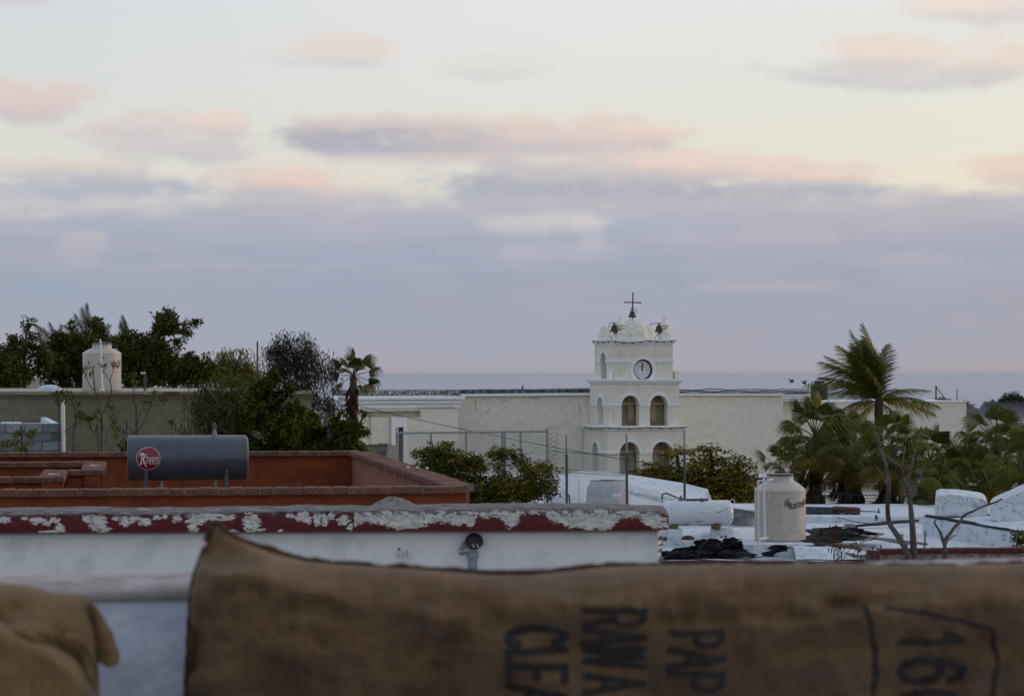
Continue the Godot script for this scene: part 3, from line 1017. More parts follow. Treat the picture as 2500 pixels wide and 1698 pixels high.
# ---------------------------------------------------------------- houses on the left
func build_left_house() -> void:
	var olive := surf("olive yellow render", Color(0.150, 0.132, 0.085), Color(0.190, 0.168, 0.110), 3.0, 0.95, 0.25, 41)
	var band := surf("yellow coping paint", Color(0.22, 0.185, 0.075), Color(0.30, 0.255, 0.115), 2.0, 0.95, 0.3, 42)
	var t := thing("olive_house", "olive yellow flat roofed house with a moulded parapet behind the bare saplings", "house")
	var w := Shape.new()
	var a := at(-260, 971, 61.5)
	var b := at(760, 969.5, 63)
	wall_to_ground(w, a, b, 14.0)
	part(t, "wall", w, olive)
	w = Shape.new()
	piece(w, at(-262, 964, 61.4), at(762, 963, 62.9), 0.06, 0.4, 0.015)
	piece(w, at(-262, 969.4, 61.45), at(762, 968.2, 62.95), 0.045, 0.4, 0.015)
	part(t, "moulding", w, olive)
	w = Shape.new()
	piece(w, at(-262, 955.3, 61.3), at(762, 954.5, 62.8), 0.09, 0.36, 0.015)
	part(t, "coping", w, surf("worn coping paint", Color(0.15, 0.135, 0.085), Color(0.27, 0.235, 0.12), 2.6, 0.95, 0.4, 43))
	w = Shape.new()
	piece(w, at(-300, 947, 74.0), at(640, 946, 75.5), 0.5, 0.3, 0.02)
	part(t, "rear_parapet", w, band)
	w = Shape.new()
	piece(w, at(-300, 956.5, 62.0), at(640, 955.5, 63.4), 0.05, 11.8)
	part(t, "roof", w, surf("pale roof slab", Color(0.3, 0.29, 0.25), Color(0.42, 0.4, 0.36), 3.0, 0.95, 0.3, 44))
	w = Shape.new()
	lumpy(w, at(398, 956, 61.25), at(438, 956, 61.3), 0.07, 0.3, 16, 0.03, 45)
	part(t, "exposed_brick_patch", w, surf("raw brick", Color(0.06, 0.03, 0.025), Color(0.16, 0.08, 0.06), 0.4, 0.95, 1.0, 46))
	# dome light on its roof
	w = Shape.new()
	var prof := []
	for i in 9:
		prof.append(Vector2(0.36 * cos(i / 8.0 * PI / 2), 0.19 * sin(i / 8.0 * PI / 2)))
	w.lathe(prof, 28)
	var sk := thing("dome_skylight", "pale domed skylight on the olive house roof", "skylight", at(121, 956, 64.5))
	part(sk, "dome", w, mat("milky acrylic", lin(0.42, 0.45, 0.52), 0.3))
	w = Shape.new()
	w.box(Transform3D(Basis(), Vector3(0, -0.03, 0)), Vector3(0.78, 0.06, 0.78), 0.01)
	part(sk, "curb", w, band)
	# vent pipe
	var dark := mat("dark pipe", lin(0.04, 0.045, 0.05), 0.6)
	var vp := thing("vent_pipe", "thin dark vent pipe with a pale tee top on the olive house roof", "pipe", at(352, 953.5, 66.0))
	w = Shape.new()
	w.tube([Vector3.ZERO, Vector3(0, 0.46, 0)], [0.03], 8)
	part(vp, "pole", w, dark)
	w = Shape.new()
	w.tube([Vector3(0, 0, 0.02), Vector3(0.0, 0.42, 0.02)], [0.012], 6)
	part(vp, "wire", w, dark, Transform3D(Basis(), Vector3(0.06, 0, 0)))
	w = Shape.new()
	w.tube([Vector3(-0.1, 0.48, 0), Vector3(0.03, 0.49, 0)], [0.028], 8)
	part(vp, "tee", w, mat("pale pvc", lin(0.5, 0.5, 0.48), 0.5))

	# grey block house
	var block := []
	for k in 4:
		var g := 0.17 + 0.035 * k
		block.append(surf("concrete block %d" % k, Color(g * 0.82, g * 0.88, g), Color(g * 1.12, g * 1.17, g * 1.3), 0.7, 0.95, 0.8, 50 + k, false))
	var mortar := surf("block mortar", Color(0.085, 0.09, 0.10), Color(0.13, 0.135, 0.15), 0.5, 0.95, 0.5, 55)
	var pale := surf("pale blue white roof paint", Color(0.42, 0.47, 0.52), Color(0.66, 0.71, 0.76), 1.1, 0.9, 0.4, 56, true, 0.25, 0.65)
	var p := at(147, 1034, 54.0)
	var xf := Transform3D(Basis(Vector3.UP, deg_to_rad(13.0)), p)
	t = thing("block_house", "grey concrete block house with whitewashed parapet insides at the left", "house", xf.origin, deg_to_rad(13.0))
	w = Shape.new()
	w.box(Transform3D(Basis(), Vector3(-2.5, -3.4, -0.09)), Vector3(5.0, 6.8, 0.14))
	part(t, "wall", w, mortar)
	w = Shape.new()
	w.box(Transform3D(Basis(), Vector3(-0.09, -3.4, -5.1)), Vector3(0.15, 6.8, 9.8))
	w.box(Transform3D(Basis(), Vector3(-2.6, -3.4, -10.0)), Vector3(5.0, 6.8, 0.15))
	w.box(Transform3D(Basis(), Vector3(-4.92, -3.4, -5.1)), Vector3(0.15, 6.8, 9.7))
	part(t, "rear_walls", w, pale)
	w = Shape.new()
	w.box(Transform3D(Basis(), Vector3(-2.5, -0.52, -5.05)), Vector3(4.6, 0.14, 9.7))
	part(t, "roof", w, pale)
	w = Shape.new()
	w.box(Transform3D(Basis(), Vector3(-2.5, 0.008, -0.09)), Vector3(5.0, 0.015, 0.19), 0.004)
	part(t, "capping", w, pale)
	var bk := Shape.new()
	bk.box(Transform3D(), Vector3(0.388, 0.188, 0.05), 0.008)
	var bm := bk.mesh()
	for row in 9:
		for i in 13:
			var x := -0.2 - i * 0.4 - (0.2 if row % 2 else 0.0)
			if x < -4.85:
				continue
			part(t, "block", bm, block[rng.randi() % 4], Transform3D(Basis(), Vector3(x, -0.1 - row * 0.2, -0.006 + rng.randf() * 0.004)))
	w = Shape.new()
	w.tube([Vector3(0.08, -1.9, 0.1), Vector3(0.05, 0.52, 0.06)], [0.042], 12)
	var pv := thing("white_pipe", "upright white plastic pipe at the corner of the grey block house", "pipe", xf.origin, deg_to_rad(13.0))
	part(pv, "pole", w, mat("white pvc", lin(0.62, 0.63, 0.64), 0.45))
	w = Shape.new()
	w.lathe([Vector2(0.05, -0.05), Vector2(0.05, 0.0), Vector2(0.0, 0.001)], 12, Transform3D(Basis(), Vector3(0.05, 0.53, 0.06)))
	part(pv, "cap", w, mat("white pvc", Color.WHITE))
	var bx := thing("roof_box", "small white box on the block house roof", "box", xf * Vector3(-1.0, -0.45, -3.6), deg_to_rad(13.0))
	w = Shape.new()
	w.box(Transform3D(Basis(), Vector3(0, 0.2, 0)), Vector3(0.42, 0.36, 0.36), 0.015)
	part(bx, "body", w, pale)
	w = Shape.new()
	w.box(Transform3D(Basis(), Vector3(0, 0.4, 0)), Vector3(0.47, 0.04, 0.41), 0.01)
	part(bx, "lid", w, mat("lid white", lin(0.6, 0.63, 0.66), 0.6))
	w = Shape.new()
	w.tube([Vector3(0.05, 0.4, 0), Vector3(0.05, 0.52, 0.02)], [0.012], 6)
	part(bx, "rod", w, dark)


# ---------------------------------------------------------------- the orange house with brick copings
var orange_xf := Transform3D()


func coping(t: Node3D, from: Vector3, dir: Vector3, count: int, step: float, brick: ArrayMesh, mats: Array, across: float) -> void:
	var x := dir.normalized()
	var b := Basis(x, Vector3.UP, x.cross(Vector3.UP))
	for i in count:
		var p := from + x * (i + 0.5) * step
		var wob := Basis(Vector3.UP, rng.randf_range(-0.02, 0.02)) * Basis(Vector3(0, 0, 1), rng.randf_range(-0.012, 0.012))
		part(t, "brick", brick, mats[rng.randi() % mats.size()], Transform3D(b * wob, p + Vector3(0, -0.035 + rng.randf_range(-0.004, 0.004), 0) + b.z * rng.randf_range(-0.006, 0.006)))
	var w := Shape.new()
	w.box(Transform3D(b, from + x * count * step / 2 + Vector3(0, -0.039, 0)), Vector3(count * step, 0.058, across - 0.024))
	part(t, "mortar", w, kept["coping mortar"])


func build_orange_house() -> void:
	var p := at(1169, 1187, 24.1)
	orange_xf = Transform3D(Basis(Vector3.UP, deg_to_rad(9.2)), p)
	var orange := surf("burnt orange render", Color(0.140, 0.029, 0.0065), Color(0.225, 0.053, 0.011), 2.2, 0.92, 0.12, 61, true, 0.2, 0.8)
	var paler := surf("faded terracotta render", Color(0.22, 0.085, 0.055), Color(0.28, 0.115, 0.075), 1.4, 0.95, 0.15, 62)
	surf("coping mortar", Color(0.13, 0.12, 0.125), Color(0.22, 0.205, 0.21), 0.3, 0.95, 0.5, 63, false)
	var bricks := []
	for k in 5:
		var m := 0.82 + 0.09 * k
		bricks.append(surf("coping brick %d" % k, Color(0.10 * m, 0.042 * m, 0.026 * m), Color(0.20 * m, 0.092 * m, 0.060 * m), 0.35, 0.92, 0.5, 64 + k, true))
	var t := thing("orange_house", "burnt orange roof parapet with brick coping around a sunken flat roof", "house", p, deg_to_rad(9.2))
	var l := 6.9
	var dz := 11.2
	var floor_y := -1.35
	var w := Shape.new()
	w.box(Transform3D(Basis(), Vector3(-l / 2 - 0.06, -3.6, -0.15)), Vector3(l - 0.12, 7.06, 0.18))
	part(t, "wall", w, orange)
	w = Shape.new()
	w.box(Transform3D(Basis(), Vector3(-l / 2 - 0.06, -3.6, -dz + 0.15)), Vector3(l - 0.12, 7.06, 0.18))
	part(t, "wall", w, orange)
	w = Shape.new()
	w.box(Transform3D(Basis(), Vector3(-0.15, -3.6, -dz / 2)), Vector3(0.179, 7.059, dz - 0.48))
	part(t, "wall", w, paler)  # right wall in a paler, pinker colour than the other walls
	w = Shape.new()
	w.box(Transform3D(Basis(), Vector3(-l + 0.15, -3.6, -dz / 2)), Vector3(0.179, 7.059, dz - 0.48))
	part(t, "wall", w, orange)
	w = Shape.new()
	w.box(Transform3D(Basis(), Vector3(-l / 2, floor_y - 0.1, -dz / 2)), Vector3(l - 0.48, 0.2, dz - 0.48))
	part(t, "roof", w, surf("clay roof floor", Color(0.13, 0.05, 0.025), Color(0.2, 0.08, 0.045), 1.2, 0.95, 0.3, 70))
	var b1 := Shape.new()
	b1.box(Transform3D(), Vector3(0.136, 0.07, 0.30), 0.007)
	var bm := b1.mesh()
	coping(t, Vector3(-l, 0, -0.15), Vector3.RIGHT, int(l / 0.1475), 0.1475, bm, bricks, 0.3)
	coping(t, Vector3(-l, 0, -dz + 0.15), Vector3.RIGHT, int(l / 0.1475), 0.1475, bm, bricks, 0.3)
	coping(t, Vector3(-0.15, 0.002, -0.31), Vector3.FORWARD, int((dz - 0.6) / 0.1475), 0.1475, bm, bricks, 0.3)
	# a thin conduit and bird droppings
	w = Shape.new()
	w.tube([Vector3(-0.27, -1.2, -4.9), Vector3(-0.27, -0.1, -4.9), Vector3(-0.31, -0.05, -4.9), Vector3(-0.31, 0.02, -4.9), Vector3(-0.2, 0.015, -4.9)], [0.008], 6)
	part(t, "cable", w, mat("buff cable", lin(0.3, 0.2, 0.14), 0.7))
	for k in 3:
		w = Shape.new()
		w.lathe([Vector2(0.018, 0.0), Vector2(0.015, 0.018), Vector2(0.0, 0.02)], 8)
		part(t, "clip", w, mat("white plastic", lin(0.7, 0.7, 0.7), 0.5), Transform3D(Basis(), Vector3(-0.16 + 0.1 * k, 0.0, -4.7 + 0.12 * k)))

	# the low well with its own coping on that roof
	var s := thing("roof_well", "stepped low orange wall round a dark roof opening, coped with brick", "roof wall", p, deg_to_rad(9.2))
	var top := -0.06
	for k in [[-3.73, -9.1, -4.03, -6.07, 1], [-3.73, -6.07, -4.5, -6.37, 0], [-4.18, -4.2, -4.48, -6.07, 1], [-4.18, -4.2, -6.6, -4.5, 0], [-4.03, -8.8, -6.6, -9.1, 0]]:
		w = Shape.new()
		var c := Vector3((k[0] + k[2]) / 2, (floor_y + top - 0.07) / 2, (k[1] + k[3]) / 2)
		var sz := Vector3(absf(k[0] - k[2]), top - 0.072 - floor_y, absf(k[1] - k[3]))
		if k[4]:
			sz.x -= 0.10
			sz.z -= 0.002
		else:
			sz.z -= 0.10
			sz.x -= 0.05
		w.box(Transform3D(Basis(), c), sz)
		part(s, "wall", w, orange)
	coping(s, Vector3(-3.88, top, -6.38), Vector3.FORWARD, 16, 0.1475, bm, bricks, 0.3)
	coping(s, Vector3(-4.48, top + 0.003, -6.22), Vector3.RIGHT, 5, 0.1475, bm, bricks, 0.3)
	coping(s, Vector3(-4.33, top, -4.51), Vector3.FORWARD, 11, 0.1475, bm, bricks, 0.3)
	coping(s, Vector3(-6.54, top + 0.003, -4.35), Vector3.RIGHT, 16, 0.1475, bm, bricks, 0.3)
	coping(s, Vector3(-6.4, top + 0.003, -8.95), Vector3.RIGHT, 18, 0.1475, bm, bricks, 0.3)
	for k in [[-4.33, -5.0], [-3.88, -7.6]]:
		w = Shape.new()
		w.sheet(8, 8, func(u, v):
			var an: float = u * TAU
			var rr: float = v * 0.07 * (1.0 + 0.4 * sin(an * 3.0 + k[0]))
			return Vector3(k[0] + cos(an) * rr, top + 0.004 + 0.003 * (1.0 - v), k[1] + sin(an) * rr * 2.2))
		part(s, "paint_splash", w, mat("lime splash", lin(0.45, 0.48, 0.52), 0.9))

	# grey shed wall between the house and the fence
	t = thing("garden_wall", "low weathered concrete wall with a pale end pier behind the orange house corner", "wall")
	w = Shape.new()
	wall_to_ground(w, at(878, 1086, 54), at(949, 1083, 54.4), 0.2)
	part(t, "wall", w, surf("stained concrete", Color(0.055, 0.048, 0.036), Color(0.17, 0.15, 0.115), 1.0, 0.95, 0.8, 71))
	w = Shape.new()
	wall_to_ground(w, at(948, 1082, 54.35), at(971, 1088, 54.6), 0.3)
	part(t, "pier", w, surf("pale concrete", Color(0.16, 0.155, 0.14), Color(0.24, 0.235, 0.21), 0.9, 0.95, 0.6, 72))


# ---------------------------------------------------------------- white roofs on the right
func build_right_roofs() -> void:
	var white := surf("white roof paint", Color(0.36, 0.39, 0.42), Color(0.62, 0.66, 0.70), 1.9, 0.85, 0.8, 81, true, 0.15, 0.5)
	var white2 := surf("patched white roof paint", Color(0.32, 0.34, 0.37), Color(0.58, 0.62, 0.67), 2.6, 0.88, 1.0, 82, true, 0.2, 0.42)
	var red := surf("dark red coping", Color(0.07, 0.014, 0.013), Color(0.13, 0.03, 0.025), 0.6, 0.85, 0.6, 83)
	var grime := surf("grimy white paint", Color(0.13, 0.135, 0.14), Color(0.65, 0.69, 0.73), 0.8, 0.9, 0.6, 84, true, 0.26, 0.44, 0.03)
	var tar := surf("tar strip", Color(0.012, 0.015, 0.02), Color(0.03, 0.034, 0.04), 0.5, 1.0, 1.0, 85)
	var t := thing("white_roof_house", "low house with a lumpy whitewashed roof edged in dark red brick", "house")
	var lo := eye.y - 3.9
	var e0 := at(1440, 1370, 49.6)
	var e1 := at(2130, 1370, 49.6)
	var w := Shape.new()
	w.sheet(70, 34, func(u, v):
		var d: float = 49.7 + v * 21.0
		var x: float = lerpf(-5.0, 20.0, u)
		var y: float = lo + fbm(x * 22.0, d * 18.0) * 0.07
		y += 0.30 * smoothstep(2.2, 0.3, Vector2(x - 5.2, d - 55.5).length() * 0.8) + 0.9 * smoothstep(60.0, 70.0, d) * smoothstep(6.0, 1.0, x)
		return Vector3(x, y, -d))
	part(t, "roof", w, white)
	w = Shape.new()
	piece(w, Vector3(-5, lo - 0.1, -49.75), Vector3(20, lo - 0.1, -49.75), lo - 4.9, 21.0)
	part(t, "wall", w, surf("dull house wall", Color(0.3, 0.27, 0.23), Color(0.42, 0.38, 0.33), 2.0, 0.95, 0.5, 86))
	var bb := Shape.new()
	bb.box(Transform3D(), Vector3(0.285, 0.07, 0.16), 0.008)
	var bm := bb.mesh()
	for i in 32:
		part(t, "brick", bm, red, Transform3D(Basis(Vector3.UP, rng.randf_range(-0.015, 0.015)), Vector3(-0.5 + i * 0.295, lo - 0.03 + rng.randf_range(-0.006, 0.006), -49.6)))
	w = Shape.new()
	piece(w, Vector3(-0.7, lo - 0.01, -49.56), Vector3(9.0, lo - 0.01, -49.56), 0.055, 0.12)
	part(t, "mortar", w, mat("grey mortar", lin(0.2, 0.19, 0.18), 0.95))
	# low white parapet at the back, right of the big tank
	w = Shape.new()
	piece(w, at(1700, 1259, 62.0), at(2262, 1260, 62.0), 0.42, 0.35, 0.03)
	part(t, "parapet", w, white2)
	w = Shape.new()
	lumpy(w, at(1985, 1290, 59.5), at(2090, 1284, 60.3), 0.02, 0.03, 24, 0.012, 87)
	lumpy(w, at(2088, 1281, 60.2), at(2243, 1268, 61.3), 0.06, 0.10, 40, 0.03, 88)
	part(t, "tar_joint", w, tar)
	# raised roof on the right with a tarred lip
	t = thing("raised_roof", "raised whitewashed roof with a ragged black tar line along its lip", "roof")
	var a := at(2252, 1255, 58.0)
	var b := at(2580, 1310, 50.5)
	b.y = a.y + (b.y - a.y)
	w = Shape.new()
	lumpy(w, a, b, a.y - lo + 0.2, 9.0, 60, 0.03, 89, [Vector2(0, lo - a.y - 0.2), Vector2(0, -0.3), Vector2(0, -0.05), Vector2(-0.05, 0.0), Vector2(-0.9, 0.05), Vector2(-2.0, 0.10), Vector2(-9.0, 0.12), Vector2(-9.0, -0.6)])
	part(t, "roof", w, white2)
	w = Shape.new()
	lumpy(w, a.lerp(b, 0.02) + Vector3(0, 0.0, 0.03), b + Vector3(0, 0.0, 0.03), 0.055, 0.14, 90, 0.035, 90)
	part(t, "tar_strip", w, tar)
	w = Shape.new()
	lumpy(w, at(2382, 1251, 57.0), at(2420, 1260, 56.4), 0.06, 0.2, 20, 0.03, 91)
	part(t, "tar_patch", w, tar)
	# rounded parapet pieces on it
	for k in 2:
		t = thing("rounded_parapet", ["whitewashed parapet block with a rounded right shoulder and mould along its top", "whitewashed parapet rising in a curve at the right edge of the roofs"][k], "parapet", Vector3.ZERO, 0.0, "curved white parapets")
		var o: Array = [[Vector2(2284, 1256), Vector2(2287, 1212), Vector2(2296, 1207), Vector2(2340, 1208), Vector2(2385, 1214), Vector2(2400, 1217), Vector2(2408, 1223), Vector2(2412, 1232), Vector2(2413, 1262)], [Vector2(2420, 1268), Vector2(2422, 1238), Vector2(2429, 1229), Vector2(2445, 1221), Vector2(2468, 1212), Vector2(2495, 1199), Vector2(2530, 1186), Vector2(2570, 1180), Vector2(2570, 1300)]][k]
		var d: float = [56.6, 55.0][k]
		w = Shape.new()
		var pts := []
		for q in o:
			pts.append(at(q.x, q.y, d) - Vector3(0, 0.0, 0))
		slab(w, pts, Vector3(0.12, 0.10, -0.75))
		part(t, "block", w, white)
		if k == 1:
			w = Shape.new()
			pts = []
			for q in [Vector2(2424, 1243), Vector2(2431, 1231), Vector2(2447, 1223), Vector2(2495, 1202), Vector2(2530, 1189), Vector2(2528, 1212), Vector2(2490, 1218), Vector2(2462, 1236), Vector2(2440, 1240)]:
				pts.append(at(q.x, q.y, 54.995))
			slab(w, pts, Vector3(0, 0, -0.02))
			part(t, "mould_stain", w, grime)
		if k == 0:
			w = Shape.new()
			pts = []
			for q in [Vector2(2290, 1238), Vector2(2291, 1211), Vector2(2340, 1210.5), Vector2(2372, 1214), Vector2(2368, 1238), Vector2(2330, 1234)]:
				pts.append(at(q.x, q.y, 56.595))
			slab(w, pts, Vector3(0, 0, -0.02))
			part(t, "mould_stain", w, grime)
			w = Shape.new()
			piece(w, at(2300, 1199, 57.2), at(2400, 1206, 57.2), 0.25, 0.5, 0.05)
			part(t, "upper_step", w, white)
	# dark wall and red capped stub behind the roof
	t = thing("roof_edge_wall", "short dark stained wall with a red painted cap behind the beige tank", "wall")
	w = Shape.new()
	piece(w, at(1960, 1237, 66), at(2052, 1239, 66), 0.5, 0.3, 0.02)
	part(t, "wall", w, surf("black mould wall", Color(0.03, 0.035, 0.04), Color(0.10, 0.105, 0.11), 0.9, 0.95, 0.8, 92))
	w = Shape.new()
	piece(w, at(2048, 1243, 65.9), at(2100, 1244, 65.9), 0.5, 0.3, 0.02)
	part(t, "pier", w, surf("spattered concrete", Color(0.06, 0.06, 0.06), Color(0.4, 0.42, 0.44), 0.6, 0.95, 0.8, 93, true, 0.4, 0.75))
	w = Shape.new()
	piece(w, at(2040, 1237, 65.75), at(2102, 1240, 65.75), 0.09, 0.5, 0.02)
	part(t, "cap", w, red)
	# railing there
	t = thing("low_railing", "thin dark two bar railing before the palm trunks", "railing")
	for k in 2:
		w = Shape.new()
		w.tube([at(2098, 1247 + k * 10, 66.5), at(2150, 1249 + k * 10, 66.5)], [0.015], 6)
		part(t, "rail", w, mat("dark iron", Color.BLACK))
	for k in 2:
		w = Shape.new()
		w.tube([at(2100 + k * 46, 1240, 66.52), at(2100 + k * 46, 1275, 66.52)], [0.018], 6)
		part(t, "post", w, mat("dark iron", Color.BLACK))
	# ramp left of the tank; the shade on its side is put into the grey
	t = thing("roof_slope", "white roof slope behind the gas tank, its side coloured grey for shade", "roof")
	w = Shape.new()
	slab(w, [at(1780, 1262, 61), at(1786, 1239, 61), at(1800, 1240, 61), at(1852, 1247, 61), at(1852, 1264, 61)], Vector3(0, 0, -2.0))
	part(t, "side", w, surf("shaded grey slope side", Color(0.12, 0.125, 0.13), Color(0.2, 0.21, 0.22), 1.0, 0.95, 0.5, 94))
	w = Shape.new()
	piece(w, at(1784, 1236.5, 60.9), at(1855, 1245.5, 60.9), 0.04, 2.2, 0.01)
	part(t, "top", w, white)
	# white vaults behind the fence
	t = thing("white_vault_roof", "long white sloping roof behind the chain link fence", "roof")
	w = Shape.new()
	slab(w, [at(1340, 1260, 68), at(1350, 1190, 68), at(1380, 1183, 68), at(1440, 1186, 68), at(1540, 1200, 68), at(1640, 1216, 68), at(1705, 1232, 68), at(1720, 1275, 68)], Vector3(0.6, 0.25, -4.0))
	part(t, "roof", w, white)
	w = Shape.new()
	piece(w, at(1540, 1194, 67.9), at(1549, 1194, 67.9), 0.1, 0.2, 0.02)
	part(t, "lug", w, white)
	t = thing("roof_duct", "small rusty metal box unit on the white roof at the tower's foot", "metal box")
	w = Shape.new()
	piece(w, at(1422, 1167, 71), at(1462, 1165, 71), 0.2, 0.5, 0.02)
	part(t, "body", w, surf("rusty sheet", Color(0.12, 0.09, 0.07), Color(0.5, 0.5, 0.5), 0.5, 0.7, 0.4, 95, true, 0.35, 0.6))
	w = Shape.new()
	piece(w, at(1432, 1165.5, 70.95), at(1466, 1164, 70.95), 0.03, 0.4, 0.01)
	part(t, "lid", w, mat("dark iron", Color.BLACK))
	w = Shape.new()
	w.tube([at(1418, 1186, 70.9), at(1470, 1184, 70.9)], [0.02], 6)
	part(t, "rail", w, mat("dark iron", Color.BLACK))

	# brick coped wall at the near right
	t = thing("brick_coped_wall", "rough plastered garden wall with a dark red brick coping at the right", "wall")
	var plaster := surf("rough beige plaster", Color(0.15, 0.125, 0.10), Color(0.36, 0.32, 0.28), 0.8, 0.95, 2.0, 96, true, 0.25, 0.6)
	var w0 := at(2128, 1351, 38.0)
	var w1 := at(2620, 1347, 38.6)
	w = Shape.new()
	lumpy(w, w0, w1, w0.y - 5.0, 0.2, 60, 0.02, 97)
	part(t, "wall", w, plaster)
	w = Shape.new()
	lumpy(w, w0 + Vector3(-0.04, 0.05, 0.03), w0 + Vector3(0.14, 0.03, 0.03), 1.2, 0.3, 8, 0.03, 98)
	part(t, "broken_end", w, surf("raw brick", Color.BLACK, Color.BLACK, 1.0))
	var dir := (w1 - w0).normalized()
	for i in 11:
		var br := Shape.new()
		br.box(Transform3D(), Vector3(0.275, 0.075, 0.26), 0.008)
		part(t, "brick", br, red, Transform3D(Basis(Vector3.UP, rng.randf_range(-0.02, 0.02)), w0 + dir * (0.28 + i * 0.292) + Vector3(0, 0.036 + rng.randf_range(-0.006, 0.006), -0.09)))
	for k in [[2215, 1366, 30], [2250, 1367, 26], [2266, 1368, 20], [2488, 1366, 16]]:
		var br := Shape.new()
		br.box(Transform3D(), Vector3(k[2] / 5881.0 * 38.0, 0.05, 0.06), 0.01)
		part(t, "brick", br, red, Transform3D(Basis(), at(k[0], k[1], 37.985)))


# an outline (counter clockwise or not, seen from the front) pushed back along `back`
func slab(o: Shape, pts: Array, back: Vector3) -> void:
	var flat := PackedVector2Array()
	for p in pts:
		flat.append(Vector2(p.x, p.y))
	var ix := Geometry2D.triangulate_polygon(flat)
	var area := 0.0
	for i in pts.size():
		var j := (i + 1) % pts.size()
		area += flat[i].x * flat[j].y - flat[j].x * flat[i].y
	for i in range(0, ix.size(), 3):
		var a: Vector3 = pts[ix[i]]
		var b: Vector3 = pts[ix[i + 1]]
		var c: Vector3 = pts[ix[i + 2]]
		if (b - a).cross(c - a).z < 0:
			var s := b
			b = c
			c = s
		o.tri(a, b, c)
		o.tri(a + back, c + back, b + back)
	for i in pts.size():
		var j := (i + 1) % pts.size()
		if area > 0:
			o.quad(pts[i], pts[i] + back, pts[j] + back, pts[j])
		else:
			o.quad(pts[j], pts[j] + back, pts[i] + back, pts[i])


# ---------------------------------------------------------------- the white wall with the flaking red coping
func interp(list: Array, x: float) -> float:
	for i in list.size() - 1:
		if x <= list[i + 1].x:
			return lerpf(list[i].y, list[i + 1].y, clampf((x - list[i].x) / (list[i + 1].x - list[i].x), 0.0, 1.0))
	return list[-1].y


